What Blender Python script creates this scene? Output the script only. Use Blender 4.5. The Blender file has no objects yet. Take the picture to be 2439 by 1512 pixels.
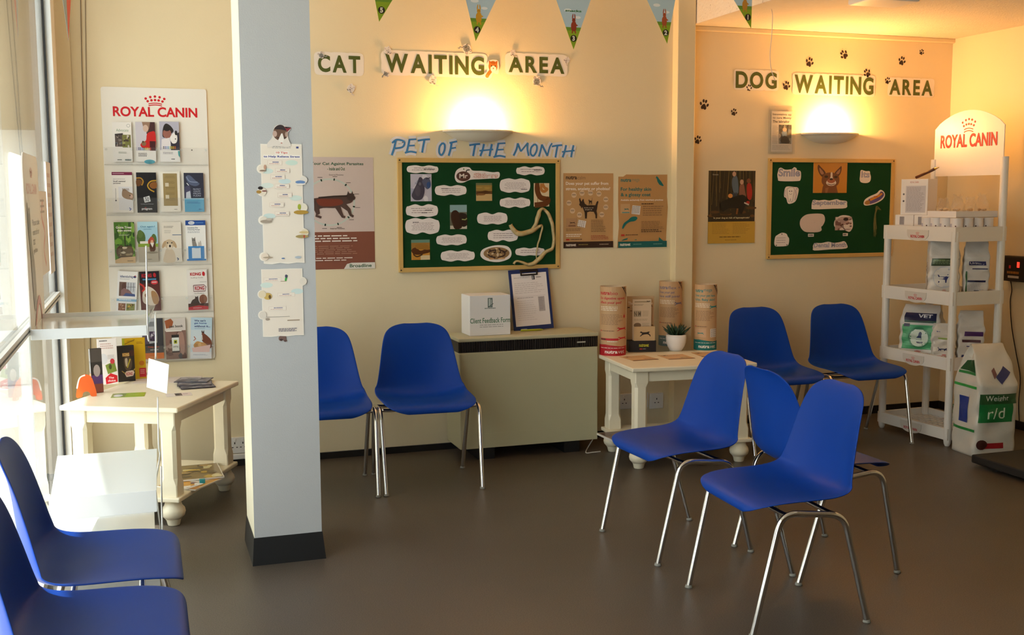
import bpy, bmesh, math, random
from mathutils import Vector, Matrix
from mathutils.geometry import tessellate_polygon

# ------------------------------------------------------------------ camera, world, sun, exposure
SC = bpy.context.scene
COL = SC.collection
F_PX, PITCH, ROLL, CAM_H, YAW = 2600.0, 0.110, 0.004, 1.389, 0.325
IW, IH = 2439, 1512


def cam_axes():
    ca, sa, cp, sp, cr, sr = (math.cos(YAW), math.sin(YAW), math.cos(PITCH), math.sin(PITCH), math.cos(ROLL), math.sin(ROLL))
    right0 = Vector((ca, -sa, 0)); fwd0 = Vector((sa, ca, 0)); up0 = Vector((0, 0, 1))
    fwd = fwd0 * cp - up0 * sp
    down = -(fwd0 * sp + up0 * cp)
    rx = right0 * cr + down * sr      # image +x
    dn = down * cr - right0 * sr      # image +y
    return rx, dn, fwd


RX, DN, FW = cam_axes()
cam_data = bpy.data.cameras.new('camera')
cam = bpy.data.objects.new('camera', cam_data)
COL.objects.link(cam)
cam_data.sensor_fit = 'HORIZONTAL'
cam_data.sensor_width = 36.0
cam_data.lens = 36.0 * F_PX / IW
cam_data.clip_start = 0.05
M4 = Matrix.Identity(4)
for i in range(3):
    M4[i][0], M4[i][1], M4[i][2] = RX[i], -DN[i], -FW[i]
M4.translation = Vector((0, 0, CAM_H))
cam.matrix_world = M4
SC.camera = cam

SC.view_settings.view_transform = 'Standard'
SC.view_settings.look = 'None'
SC.view_settings.gamma = 1.0
SC.view_settings.use_curve_mapping = False
SC.view_settings.exposure = 0.18
SC.cycles.use_denoising = True
SC.cycles.max_bounces = 8
SC.cycles.transparent_max_bounces = 16
SC.cycles.caustics_reflective = False
SC.cycles.caustics_refractive = False
SC.cycles.sample_clamp_indirect = 6.0

SKY = 5.0
world = bpy.data.worlds.new('sky')
SC.world = world
world.use_nodes = True
world.node_tree.nodes['Background'].inputs[0].default_value = (0.88, 0.95, 1.0, 1)
world.node_tree.nodes['Background'].inputs[1].default_value = SKY

sun_d = bpy.data.lights.new('sun', 'SUN')
sun_d.energy = 9.0
sun_d.angle = 0.012
sun_d.color = (1.0, 0.96, 0.88)
sun = bpy.data.objects.new('sun', sun_d)
COL.objects.link(sun)
sun.rotation_euler = Vector((1.0, 0.12, -1.7)).to_track_quat('-Z', 'Y').to_euler()
sun.location = (-4, 2, 6)

LAMP_W = 38.0
LAMP_COL = (1.0, 0.475, 0.14)

# ------------------------------------------------------------------ pixel <-> place helpers (photo frame 2439 x 1512)
EYE = Vector((0, 0, CAM_H))


def ray(px, py):
    return RX * ((px - IW / 2) / F_PX) + DN * ((py - IH / 2) / F_PX) + FW


def on_y(px, py, Y):
    r = ray(px, py); return EYE + r * (Y / r.y)


def on_x(px, py, X):
    r = ray(px, py); return EYE + r * (X / r.x)


def on_z(px, py, Z):
    r = ray(px, py); return EYE + r * ((Z - CAM_H) / r.z)


def wrect(x0, y0, x1, y1, Y):
    """centre X, centre Z, width, height of a pixel rectangle on the wall plane at depth Y"""
    a, b, c, d = on_y(x0, y0, Y), on_y(x1, y0, Y), on_y(x0, y1, Y), on_y(x1, y1, Y)
    xl, xr = (a.x + c.x) / 2, (b.x + d.x) / 2
    zt, zb = (a.z + b.z) / 2, (c.z + d.z) / 2
    return (xl + xr) / 2, (zt + zb) / 2, xr - xl, zt - zb


# ------------------------------------------------------------------ colour and materials
def s2l(v):
    v /= 255.0
    return v / 12.92 if v <= 0.04045 else ((v + 0.055) / 1.055) ** 2.4


def hx(s):
    return tuple(s2l(int(s[i:i + 2], 16)) for i in (0, 2, 4)) + (1.0,)


MATS = {}


def mat(name, col, rough=0.5, metal=0.0, spec=0.5, bump=0.0, bscale=80.0, vary=0.0, vscale=6.0, coat=0.0):
    if name in MATS:
        return MATS[name]
    m = bpy.data.materials.new(name)
    m.use_nodes = True
    nt = m.node_tree
    b = nt.nodes['Principled BSDF']
    c = hx(col) if isinstance(col, str) else col
    b.inputs['Base Color'].default_value = c
    b.inputs['Roughness'].default_value = rough
    b.inputs['Metallic'].default_value = metal
    b.inputs['Specular IOR Level'].default_value = spec
    b.inputs['Coat Weight'].default_value = coat
    tc = nt.nodes.new('ShaderNodeTexCoord')
    if vary > 0:
        n = nt.nodes.new('ShaderNodeTexNoise'); n.inputs['Scale'].default_value = vscale
        n.inputs['Detail'].default_value = 5
        nt.links.new(tc.outputs['Object'], n.inputs['Vector'])
        mx = nt.nodes.new('ShaderNodeMix'); mx.data_type = 'RGBA'
        mx.inputs['A'].default_value = tuple(max(0, x * (1 - vary)) for x in c[:3]) + (1,)
        mx.inputs['B'].default_value = tuple(min(1, x * (1 + vary)) for x in c[:3]) + (1,)
        nt.links.new(n.outputs['Fac'], mx.inputs['Factor'])
        nt.links.new(mx.outputs['Result'], b.inputs['Base Color'])
    if bump > 0:
        n2 = nt.nodes.new('ShaderNodeTexNoise'); n2.inputs['Scale'].default_value = bscale
        n2.inputs['Detail'].default_value = 4
        nt.links.new(tc.outputs['Object'], n2.inputs['Vector'])
        bp = nt.nodes.new('ShaderNodeBump'); bp.inputs['Strength'].default_value = bump
        bp.inputs['Distance'].default_value = 0.01
        nt.links.new(n2.outputs['Fac'], bp.inputs['Height'])
        nt.links.new(bp.outputs['Normal'], b.inputs['Normal'])
    MATS[name] = m
    return m


def print_mat(name='printed_paper', rough=0.55, bump=0.0, bscale=30.0, spec=0.4):
    if name in MATS:
        return MATS[name]
    m = mat(name, (1, 1, 1, 1), rough=rough, spec=spec, bump=bump, bscale=bscale)
    nt = m.node_tree
    a = nt.nodes.new('ShaderNodeAttribute'); a.attribute_name = 'Col'
    nt.links.new(a.outputs['Color'], nt.nodes['Principled BSDF'].inputs['Base Color'])
    return m


def clear_mat(name, tint=(1, 1, 1, 1), ior=1.45, extra=0.0, rough=0.02):
    """clear pane or acrylic: see-through with a Fresnel reflection"""
    if name in MATS:
        return MATS[name]
    m = bpy.data.materials.new(name); m.use_nodes = True
    nt = m.node_tree
    for n in list(nt.nodes):
        nt.nodes.remove(n)
    out = nt.nodes.new('ShaderNodeOutputMaterial')
    tr = nt.nodes.new('ShaderNodeBsdfTransparent'); tr.inputs[0].default_value = tint
    gl = nt.nodes.new('ShaderNodeBsdfGlossy'); gl.inputs['Roughness'].default_value = rough
    ge = nt.nodes.new('ShaderNodeNewGeometry')
    dt = nt.nodes.new('ShaderNodeVectorMath'); dt.operation = 'DOT_PRODUCT'
    nt.links.new(ge.outputs['Normal'], dt.inputs[0]); nt.links.new(ge.outputs['Incoming'], dt.inputs[1])

    def mth(op, a, b=None):
        n = nt.nodes.new('ShaderNodeMath'); n.operation = op
        for i, v in enumerate((a, b)):
            if v is None: continue
            if isinstance(v, (int, float)): n.inputs[i].default_value = v
            else: nt.links.new(v, n.inputs[i])
        return n.outputs[0]

    r0 = ((ior - 1) / (ior + 1)) ** 2
    cosine = mth('ABSOLUTE', dt.outputs['Value'])
    fr = mth('ADD', mth('MULTIPLY', mth('POWER', mth('SUBTRACT', 1.0, cosine), 5.0), 1 - r0), r0)
    mx = nt.nodes.new('ShaderNodeMixShader')
    nt.links.new(fr, mx.inputs[0])
    nt.links.new(tr.outputs[0], mx.inputs[1]); nt.links.new(gl.outputs[0], mx.inputs[2])
    last = mx
    if extra > 0:
        df = nt.nodes.new('ShaderNodeBsdfDiffuse'); df.inputs[0].default_value = (0.9, 0.92, 0.92, 1)
        m2 = nt.nodes.new('ShaderNodeMixShader'); m2.inputs[0].default_value = extra
        nt.links.new(mx.outputs[0], m2.inputs[1]); nt.links.new(df.outputs[0], m2.inputs[2])
        last = m2
    nt.links.new(last.outputs[0], out.inputs[0])
    MATS[name] = m
    return m


PRINT = print_mat()
GLOSSPRINT = print_mat('glossy_print', rough=0.28, spec=0.5)
BAGPRINT = print_mat('plastic_bag', rough=0.3, bump=0.35, bscale=28.0, spec=0.5)
WALL = mat('cream_wall_paint', (0.82, 0.70, 0.465, 1), rough=0.7, spec=0.25, bump=0.07, bscale=260, vary=0.03, vscale=2.0)
TRIMM = mat('cream_gloss_paint', (0.82, 0.69, 0.44, 1), rough=0.4, vary=0.03)
PILLARM = mat('pale_grey_paint', (0.50, 0.51, 0.52, 1), rough=0.55, bump=0.1, bscale=200)
CEILM = mat('white_ceiling_paint', (0.80, 0.74, 0.62, 1), rough=0.8, bump=0.5, bscale=120, vary=0.05, vscale=20)
BLACKM = mat('black_vinyl', '17181a', rough=0.45)
FURN = mat('cream_painted_wood', (0.84, 0.76, 0.58, 1), rough=0.42, bump=0.06, bscale=60, vary=0.06, vscale=9)
WHITEP = mat('white_plastic', (0.82, 0.80, 0.76, 1), rough=0.4, vary=0.03)
CHROME = mat('chrome', (0.72, 0.72, 0.72, 1), rough=0.16, metal=1.0, vary=0.04)
BLUE = mat('blue_polypropylene', (0.004, 0.046, 0.31, 1), rough=0.45, spec=0.18, bump=0.05, bscale=500, vary=0.05, vscale=5)
ACRYL = clear_mat('clear_acrylic', (0.93, 0.95, 0.95, 1), extra=0.14)
THINP = clear_mat('thin_clear_plastic', (.985, .985, .985, 1), ior=1.3, extra=.02)
PLASTER = mat('cream_plaster', (0.82, 0.76, 0.62, 1), rough=0.6, vary=0.03)
PINE = mat('pine_frame', (0.66, 0.42, 0.13, 1), rough=0.5, vary=0.12, vscale=14)
FELT = mat('green_felt', (0.010, 0.056, 0.020, 1), rough=0.95, spec=0.1, bump=0.3, bscale=600, vary=0.1)


# ------------------------------------------------------------------ object helpers
def tag(o, label=None, cat=None, group=None, kind=None):
    if label: o['label'] = label
    if cat: o['category'] = cat
    if group: o['group'] = group
    if kind: o['kind'] = kind
    return o


def thing(name, label, cat, loc=(0, 0, 0), rz=0.0, group=None):
    o = bpy.data.objects.new(name, None)
    o.empty_display_size = 0.05
    COL.objects.link(o)
    o.location = loc; o.rotation_euler = (0, 0, rz)
    return tag(o, label, cat, group)


def obj(name, bm, m, parent=None, smooth=False, loc=None, rot=None, mods=()):
    me = bpy.data.meshes.new(name)
    bmesh.ops.recalc_face_normals(bm, faces=bm.faces[:])
    bm.to_mesh(me); bm.free()
    for mm in (m if isinstance(m, (list, tuple)) else [m]):
        me.materials.append(mm)
    if smooth:
        me.polygons.foreach_set('use_smooth', [True] * len(me.polygons))
    o = bpy.data.objects.new(name, me)
    COL.objects.link(o)
    if parent is not None: o.parent = parent
    if loc is not None: o.location = loc
    if rot is not None: o.rotation_euler = rot
    for f in mods: f(o)
    return o


def struct(name, bm, m, parent=None, **k):
    o = obj(name, bm, m, parent, **k)
    if parent is None: o['kind'] = 'structure'
    return o


def bevel(w, seg=2):
    def f(o):
        b = o.modifiers.new('bevel', 'BEVEL'); b.width = w; b.segments = seg; b.limit_method = 'ANGLE'
    return f


def dup(root, loc, rz, label=None):
    r = root.copy(); COL.objects.link(r)
    r.location = loc; r.rotation_euler = (0, 0, rz)
    if label: r['label'] = label
    for ch in list(root.children):
        c = ch.copy(); COL.objects.link(c); c.parent = r
        for g in list(ch.children):
            d = g.copy(); COL.objects.link(d); d.parent = c
    return r


def box(bm, x0, x1, y0, y1, z0, z1, mtx=None):
    vs = [Vector((x, y, z)) for x in (x0, x1) for y in (y0, y1) for z in (z0, z1)]
    if mtx is not None: vs = [mtx @ v for v in vs]
    v = [bm.verts.new(p) for p in vs]
    for f in ((0, 1, 3, 2), (4, 6, 7, 5), (0, 4, 5, 1), (2, 3, 7, 6), (0, 2, 6, 4), (1, 5, 7, 3)):
        bm.faces.new([v[i] for i in f])
    return bm


def bx(x0, x1, y0, y1, z0, z1, mtx=None):
    return box(bmesh.new(), x0, x1, y0, y1, z0, z1, mtx)


def tube(bm, pts, r, n=10, caps=True):
    pts = [Vector(p) for p in pts]
    rings = []
    up = None
    for i, p in enumerate(pts):
        t = (pts[min(i + 1, len(pts) - 1)] - pts[max(i - 1, 0)]).normalized()
        if up is None:
            up = t.orthogonal().normalized()
        else:
            up = (up - t * up.dot(t)).normalized()
        sd = t.cross(up)
        rr = r[i] if isinstance(r, (list, tuple)) else r
        rings.append([bm.verts.new(p + (up * math.cos(a) + sd * math.sin(a)) * rr) for a in (2 * math.pi * k / n for k in range(n))])
    for a, b in zip(rings, rings[1:]):
        for k in range(n):
            bm.faces.new((a[k], a[(k + 1) % n], b[(k + 1) % n], b[k]))
    if caps:
        bm.faces.new(rings[0][::-1]); bm.faces.new(rings[-1])
    return bm


def tb(pts, r, n=10):
    return tube(bmesh.new(), pts, r, n)


def fillet(pts, rad, n=6):
    """round the corners of a polyline"""
    pts = [Vector(p) for p in pts]
    out = [pts[0]]
    for a, b, c in zip(pts, pts[1:], pts[2:]):
        d1, d2 = (a - b), (c - b)
        l = min(rad, d1.length * .49, d2.length * .49)
        p, q = b + d1.normalized() * l, b + d2.normalized() * l
        for i in range(n + 1):
            t = i / n
            out.append(p * (1 - t) ** 2 + b * 2 * t * (1 - t) + q * t ** 2)
    out.append(pts[-1])
    return out


def lathe(prof, n=28, cx=0.0, cy=0.0, bm=None):
    bm = bm or bmesh.new()
    rings = []
    for r, z in prof:
        if r < 1e-5:
            rings.append([bm.verts.new((cx, cy, z))])
        else:
            rings.append([bm.verts.new((cx + r * math.cos(2 * math.pi * k / n), cy + r * math.sin(2 * math.pi * k / n), z)) for k in range(n)])
    for a, b in zip(rings, rings[1:]):
        for k in range(n):
            k2 = (k + 1) % n
            if len(a) == 1 and len(b) == 1: continue
            if len(a) == 1: bm.faces.new((a[0], b[k2], b[k]))
            elif len(b) == 1: bm.faces.new((a[k], a[k2], b[0]))
            else: bm.faces.new((a[k], a[k2], b[k2], b[k]))
    return bm


# ------------------------------------------------------------------ lettering
_glyphs = {}


def glyph(s, bold=0.0):
    """flat faces of a piece of text, normalised to its own bounding box (x right 0..1, y up 0..1) plus aspect"""
    key = (s, round(bold, 3))
    if key in _glyphs: return _glyphs[key]
    cu = bpy.data.curves.new('lettering', 'FONT')
    cu.body = s; cu.size = 1.0; cu.resolution_u = 5 if len(s) < 12 else 2; cu.offset = bold; cu.fill_mode = 'FRONT'
    o = bpy.data.objects.new('lettering', cu)
    COL.objects.link(o)
    dg = bpy.context.evaluated_depsgraph_get()
    me = bpy.data.meshes.new_from_object(o.evaluated_get(dg), depsgraph=dg)
    vs = [v.co.copy() for v in me.vertices]
    fs = [tuple(p.vertices) for p in me.polygons]
    bpy.data.objects.remove(o); bpy.data.curves.remove(cu); bpy.data.meshes.remove(me)
    if not vs:
        _glyphs[key] = ([], [], 1.0); return _glyphs[key]
    x0, x1 = min(v.x for v in vs), max(v.x for v in vs)
    y0, y1 = min(v.y for v in vs), max(v.y for v in vs)
    w, h = max(x1 - x0, 1e-6), max(y1 - y0, 1e-6)
    out = ([((v.x - x0) / w, (v.y - y0) / h) for v in vs], fs, w / h)
    _glyphs[key] = out
    return out


EPS = 7e-5


class Sheet:
    """a flat printed thing: u runs right 0..1, v runs down 0..1 across w x h metres"""

    def __init__(s, w, h, base='f2eee6', th=0.0008, outline=None, corner=0.0):
        s.w, s.h, s.th = w, h, th
        s.faces = []          # (list of (u,v), colour, layer)
        s.layer = 0
        s.base = base
        if outline is None and corner > 0:
            outline = []
            cu, cv = corner / w, corner / h
            for (a, b, t0) in ((1 - cu, cv, -90), (1 - cu, 1 - cv, 0), (cu, 1 - cv, 90), (cu, cv, 180)):
                for k in range(6):
                    t = math.radians(t0 + 18 * k)
                    outline.append((a + cu * math.cos(t), b + cv * math.sin(t)))
        s.outline = outline or [(0, 0), (1, 0), (1, 1), (0, 1)]

    def tri(s, pts, c):
        s.layer += 1
        pts3 = [Vector((p[0] * s.w, -p[1] * s.h, 0)) for p in pts]
        for t in tessellate_polygon([pts3]):
            s.faces.append(([pts[i] for i in t], hx(c), s.layer))
        return s

    def poly(s, pts, c): return s.tri(pts, c)

    def rect(s, u0, v0, u1, v1, c):
        s.layer += 1
        s.faces.append(([(u0, v0), (u1, v0), (u1, v1), (u0, v1)], hx(c), s.layer)); return s

    def ell(s, cu, cv, ru, rv, c, n=20, rot=0.0):
        s.layer += 1
        pts = []
        for k in range(n):
            a = 2 * math.pi * k / n
            x, y = ru * s.w * math.cos(a), rv * s.h * math.sin(a)
            x, y = x * math.cos(rot) - y * math.sin(rot), x * math.sin(rot) + y * math.cos(rot)
            pts.append((cu + x / s.w, cv + y / s.h))
        s.faces.append((pts, hx(c), s.layer)); return s

    def circ(s, cu, cv, r, c, n=20):
        return s.ell(cu, cv, r / s.w, r / s.h, c, n)

    def text(s, t, u0, v0, u1, v1, c, bold=0.0, keep=False):
        s.layer += 1
        vs, fs, asp = glyph(t, bold)
        if keep:                       # keep the letters' own proportions, centred in the box
            bw, bh = (u1 - u0) * s.w, (v1 - v0) * s.h
            if bw / bh > asp:
                d = (bw - bh * asp) / s.w / 2; u0 += d; u1 -= d
            else:
                d = (bh - bw / asp) / s.h / 2; v0 += d; v1 -= d
        col = hx(c)
        for f in fs:
            s.faces.append(([(u0 + vs[i][0] * (u1 - u0), v1 - vs[i][1] * (v1 - v0)) for i in f], col, s.layer))
        return s

    def para(s, u0, v0, u1, v1, n, c, seed=1, fill=0.5, centre=False):
        """n lines of small print"""
        s.layer += 1
        rnd = random.Random(seed)
        col = hx(c)
        lh = (v1 - v0) / n
        for i in range(n):
            va = v0 + lh * i; vb = va + lh * fill
            end = u0 + (u1 - u0) * rnd.uniform(.72, 1.0)
            sh = (u1 - end) / 2 if centre else 0
            u = u0
            while u < end - 1e-6:
                wl = min(rnd.uniform(.06, .17) * (u1 - u0), end - u)
                s.faces.append(([(u + sh, va), (u + sh + wl, va), (u + sh + wl, vb), (u + sh, vb)], col, s.layer))
                u += wl + .022 * (u1 - u0)
        return s

    def stroke(s, pts, wd, c, layer=None):
        """a pen or brush line, width in metres"""
        if layer is None:
            s.layer += 1
        col = hx(c)
        P = [Vector((p[0] * s.w, p[1] * s.h)) for p in pts]
        L, R = [], []
        for i, p in enumerate(P):
            t = P[min(i + 1, len(P) - 1)] - P[max(i - 1, 0)]
            t = t.normalized() if t.length > 0 else Vector((1, 0))
            nrm = Vector((-t.y, t.x))
            ww = wd[min(i, len(wd) - 1)] if isinstance(wd, (list, tuple)) else wd
            L.append(p + nrm * ww / 2); R.append(p - nrm * ww / 2)
        uv = lambda q: (q.x / s.w, q.y / s.h)
        for i in range(len(P) - 1):
            s.faces.append(([uv(L[i]), uv(L[i + 1]), uv(R[i + 1]), uv(R[i])], col, s.layer + .013 * i))
        return s

    def photo(s, u0, v0, u1, v1, cols, seed=0, nb=14):
        """a photograph seen from afar: a ground tone with soft-edged patches"""
        rnd = random.Random(seed)
        s.rect(u0, v0, u1, v1, cols[0])
        for k in range(nb):
            c = cols[1 + k % (len(cols) - 1)]
            cu, cv = rnd.uniform(u0, u1), rnd.uniform(v0, v1)
            ru, rv = rnd.uniform(.06, .2) * (u1 - u0), rnd.uniform(.05, .16) * (v1 - v0)
            pts = []
            for i in range(11):
                a = 2 * math.pi * i / 11; q = rnd.uniform(.7, 1.2)
                pts.append((min(u1, max(u0, cu + ru * q * math.cos(a))), min(v1, max(v0, cv + rv * q * math.sin(a)))))
            s.layer += 1
            s.faces.append((pts, hx(c), s.layer))
        return s

    def build(s, name, parent=None, loc=(0, 0, 0), rot=(0, 0, 0), m=None, mapf=None, cuts=(0, 0), back=True):
        """origin at the middle of the sheet's back; the printed side looks towards -y"""
        bm = bmesh.new()
        lay = bm.loops.layers.float_color.new('Col')

        def put(pts, col, off):
            vs = [bm.verts.new(((u - .5) * s.w, -off, (.5 - v) * s.h)) for u, v in pts]
            try:
                f = bm.faces.new(vs)
            except ValueError:
                return
            for l in f.loops: l[lay] = col

        if s.base is not None:
            bc = hx(s.base)
            o3 = [Vector((u * s.w, -v * s.h, 0)) for u, v in s.outline]
            for t in tessellate_polygon([o3]):
                put([s.outline[i] for i in t], bc, s.th)
                if back: put([s.outline[i] for i in t][::-1], bc, 0)
            if back:
                n = len(s.outline)
                for i in range(n):
                    a, b = s.outline[i], s.outline[(i + 1) % n]
                    q = [((a[0] - .5) * s.w, -s.th, (.5 - a[1]) * s.h), ((b[0] - .5) * s.w, -s.th, (.5 - b[1]) * s.h),
                         ((b[0] - .5) * s.w, 0, (.5 - b[1]) * s.h), ((a[0] - .5) * s.w, 0, (.5 - a[1]) * s.h)]
                    f = bm.faces.new([bm.verts.new(p) for p in q])
                    for l in f.loops: l[lay] = bc
        for pts, col, ly in s.faces:
            put(pts, col, s.th + EPS * ly)
        nx, ny = cuts
        for k in range(1, nx):
            bmesh.ops.bisect_plane(bm, geom=bm.verts[:] + bm.edges[:] + bm.faces[:], plane_co=((k / nx - .5) * s.w, 0, 0), plane_no=(1, 0, 0))
        for k in range(1, ny):
            bmesh.ops.bisect_plane(bm, geom=bm.verts[:] + bm.edges[:] + bm.faces[:], plane_co=(0, 0, (k / ny - .5) * s.h), plane_no=(0, 0, 1))
        if mapf:
            for v in bm.verts:
                v.co = mapf(v.co.x / s.w + .5, .5 - v.co.z / s.h, -v.co.y)
        me = bpy.data.meshes.new(name)
        bm.to_mesh(me); bm.free()
        me.materials.append(m or PRINT)
        o = bpy.data.objects.new(name, me)
        COL.objects.link(o)
        if parent is not None: o.parent = parent
        o.location = loc; o.rotation_euler = rot
        return o


def smooth_loop(pts, n=4):
    """closed Catmull-Rom through points"""
    out = []
    k = len(pts)
    for i in range(k):
        p0, p1, p2, p3 = (pts[(i - 1) % k], pts[i], pts[(i + 1) % k], pts[(i + 2) % k])
        for j in range(n):
            t = j / n
            out.append(tuple(.5 * (2 * p1[d] + (p2[d] - p0[d]) * t + (2 * p0[d] - 5 * p1[d] + 4 * p2[d] - p3[d]) * t * t + (3 * p1[d] - p0[d] - 3 * p2[d] + p3[d]) * t ** 3) for d in (0, 1)))
    return out


def smooth_line(pts, n=6):
    out = []
    k = len(pts)
    for i in range(k - 1):
        p0, p1, p2, p3 = pts[max(i - 1, 0)], pts[i], pts[i + 1], pts[min(i + 2, k - 1)]
        for j in range(n):
            t = j / n
            out.append(tuple(.5 * (2 * p1[d] + (p2[d] - p0[d]) * t + (2 * p0[d] - 5 * p1[d] + 4 * p2[d] - p3[d]) * t * t + (3 * p1[d] - p0[d] - 3 * p2[d] + p3[d]) * t ** 3) for d in range(len(p1))))
    out.append(tuple(pts[-1]))
    return out


def crown_logo(s, u0, v0, u1, v1, c):
    """five-pointed crown of dots over a double bow"""
    w, h = u1 - u0, v1 - v0
    r = .062 * w * s.w
    for i, (x, y) in enumerate(((.06, .30), (.28, .14), (.5, .08), (.72, .14), (.94, .30))):
        s.circ(u0 + x * w, v0 + y * h, r, c, 14)
    for x, y in ((.15, .56), (.33, .46), (.5, .43), (.67, .46), (.85, .56)):
        s.circ(u0 + x * w, v0 + y * h, r, c, 14)
    for dy in (.74, .92):
        s.stroke([(u0 + (.18 + .64 * t) * w, v0 + (dy + .10 - .4 * (.25 - (t - .5) ** 2)) * h) for t in [k / 10 for k in range(11)]], .045 * w * s.w, c)


def royal(s, u0, v0, u1, v1, c='c8141e', crown=True):
    if crown:
        crown_logo(s, u0 + (u1 - u0) * .375, v0, u0 + (u1 - u0) * .625, v0 + (v1 - v0) * .47, c)
        s.text('ROYAL CANIN', u0, v0 + (v1 - v0) * .53, u1, v1, c, .028)
    else:
        s.text('ROYAL CANIN', u0, v0, u1, v1, c, .03)


DOG = [(.0, .30), (.06, .20), (.13, .17), (.17, .06), (.24, .02), (.25, .14), (.30, .26), (.42, .34), (.66, .33), (.84, .34), (.90, .18), (.97, .12), (1.0, .18), (.95, .34), (.93, .50),
       (.90, .62), (.94, .78), (.93, .98), (.85, .98), (.84, .82), (.76, .66), (.56, .64), (.42, .68), (.40, .98), (.31, .98), (.29, .70), (.22, .52), (.15, .36), (.06, .38)]
RUN = [(.0, .40), (.06, .24), (.16, .22), (.24, .34), (.48, .34), (.66, .32), (.80, .24), (.97, .30), (.86, .36), (.82, .50), (.95, .66), (1.0, .90), (.93, .92), (.86, .72), (.68, .60), (.42, .64), (.24, .72),
       (.06, .92), (.0, .86), (.14, .66), (.20, .50), (.10, .42)]
CATS = [(.0, .04), (.05, .0), (.08, .30), (.16, .46), (.40, .42), (.66, .44), (.78, .36), (.80, .24), (.86, .30), (.92, .30), (.96, .24), (.98, .42), (.93, .52), (.84, .56), (.88, .78), (.96, .98), (.88, .98), (.76, .70),
        (.70, .98), (.62, .98), (.60, .66), (.36, .66), (.30, .80), (.36, .98), (.26, .98), (.20, .74), (.10, .98), (.02, .98), (.10, .66), (.06, .46), (.0, .24)]


def shape(s, pts, u0, v0, u1, v1, c, flip=False):
    s.poly([((u1 - p[0] * (u1 - u0)) if flip else (u0 + p[0] * (u1 - u0)), v0 + p[1] * (v1 - v0)) for p in pts], c)

# ------------------------------------------------------------------ the setting
D1, D2, XL, XR, YF, ZC, ZS = 5.752, 5.80, -0.39, 4.91, -3.0, 2.75, 2.37

fl = mat('speckled_vinyl_floor', (0.115, 0.092, 0.072, 1), rough=0.38, spec=0.5, bump=0.10, bscale=900)
_nt = fl.node_tree
_tc = _nt.nodes.new('ShaderNodeTexCoord')
_n1 = _nt.nodes.new('ShaderNodeTexNoise'); _n1.inputs['Scale'].default_value = 260; _n1.inputs['Detail'].default_value = 2
_n2 = _nt.nodes.new('ShaderNodeTexNoise'); _n2.inputs['Scale'].default_value = 2.2; _n2.inputs['Detail'].default_value = 6
_r1 = _nt.nodes.new('ShaderNodeValToRGB')
_r1.color_ramp.elements[0].position = .34; _r1.color_ramp.elements[0].color = (0.060, 0.048, 0.038, 1)
_r1.color_ramp.elements[1].position = .68; _r1.color_ramp.elements[1].color = (0.132, 0.108, 0.088, 1)
_mx = _nt.nodes.new('ShaderNodeMix'); _mx.data_type = 'RGBA'; _mx.blend_type = 'MULTIPLY'; _mx.inputs['Factor'].default_value = .55
_r2 = _nt.nodes.new('ShaderNodeValToRGB')
_r2.color_ramp.elements[0].position = .3; _r2.color_ramp.elements[0].color = (0.72, 0.70, 0.68, 1)
_r2.color_ramp.elements[1].position = .7; _r2.color_ramp.elements[1].color = (1, 1, 1, 1)
for n_ in (_n1, _n2): _nt.links.new(_tc.outputs['Object'], n_.inputs['Vector'])
_nt.links.new(_n1.outputs['Fac'], _r1.inputs[0]); _nt.links.new(_n2.outputs['Fac'], _r2.inputs[0])
_nt.links.new(_r1.outputs[0], _mx.inputs['A']); _nt.links.new(_r2.outputs[0], _mx.inputs['B'])
_nt.links.new(_mx.outputs['Result'], _nt.nodes['Principled BSDF'].inputs['Base Color'])

struct('floor', bx(-0.45, XR + .1, YF, D2 + .1, -0.1, 0), fl)
struct('wall_back', bx(-0.45, 3.0, D1, D2 + .15, 0, ZC), WALL)
struct('wall_alcove', bx(3.0, XR + .1, D2, D2 + .15, 0, ZC), WALL)
struct('wall_right', bx(XR, XR + .1, YF, D2, 0, ZC), WALL)
struct('wall_front', bx(-0.45, XR + .1, YF - .1, YF, 0, ZC), mat('dark_brown_unseen_wall', (0.24, 0.16, 0.09, 1), rough=.6))  # unseen wall behind the camera; dark finish invented to cut bounced light
struct('ceiling', bx(-0.45, XR + .1, YF, D2 + .1, ZC, ZC + .1), CEILM)
struct('ceiling.001', bx(3.05, XR, YF, D2, ZS, ZC), CEILM)
# pilaster on the back wall and the flaking fascia of the lowered ceiling
struct('trim_1', bx(2.917, 3.03, 5.69, D2, 0, ZC), TRIMM, mods=[bevel(.004)])
fas = mat('flaking_white_paint', (0.80, 0.74, 0.66, 1), rough=0.8, bump=0.9, bscale=70)
_nt = fas.node_tree
_tc = _nt.nodes.new('ShaderNodeTexCoord'); _n1 = _nt.nodes.new('ShaderNodeTexNoise'); _n1.inputs['Scale'].default_value = 55; _n1.inputs['Detail'].default_value = 3
_r1 = _nt.nodes.new('ShaderNodeValToRGB'); _r1.color_ramp.elements[0].position = .27; _r1.color_ramp.elements[0].color = (0.30, 0.22, 0.16, 1)
_r1.color_ramp.elements[1].position = .33; _r1.color_ramp.elements[1].color = (0.82, 0.76, 0.68, 1)
_nt.links.new(_tc.outputs['Object'], _n1.inputs['Vector']); _nt.links.new(_n1.outputs['Fac'], _r1.inputs[0])
_nt.links.new(_r1.outputs[0], _nt.nodes['Principled BSDF'].inputs['Base Color'])
struct('trim_2', bx(3.035, 3.05, YF, D2 - .012, ZS - .004, ZC), fas)
struct('trim_3', bx(3.05, XR, D2 - .022, D2, ZS - .028, ZS), TRIMM, mods=[bevel(.006)])
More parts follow.
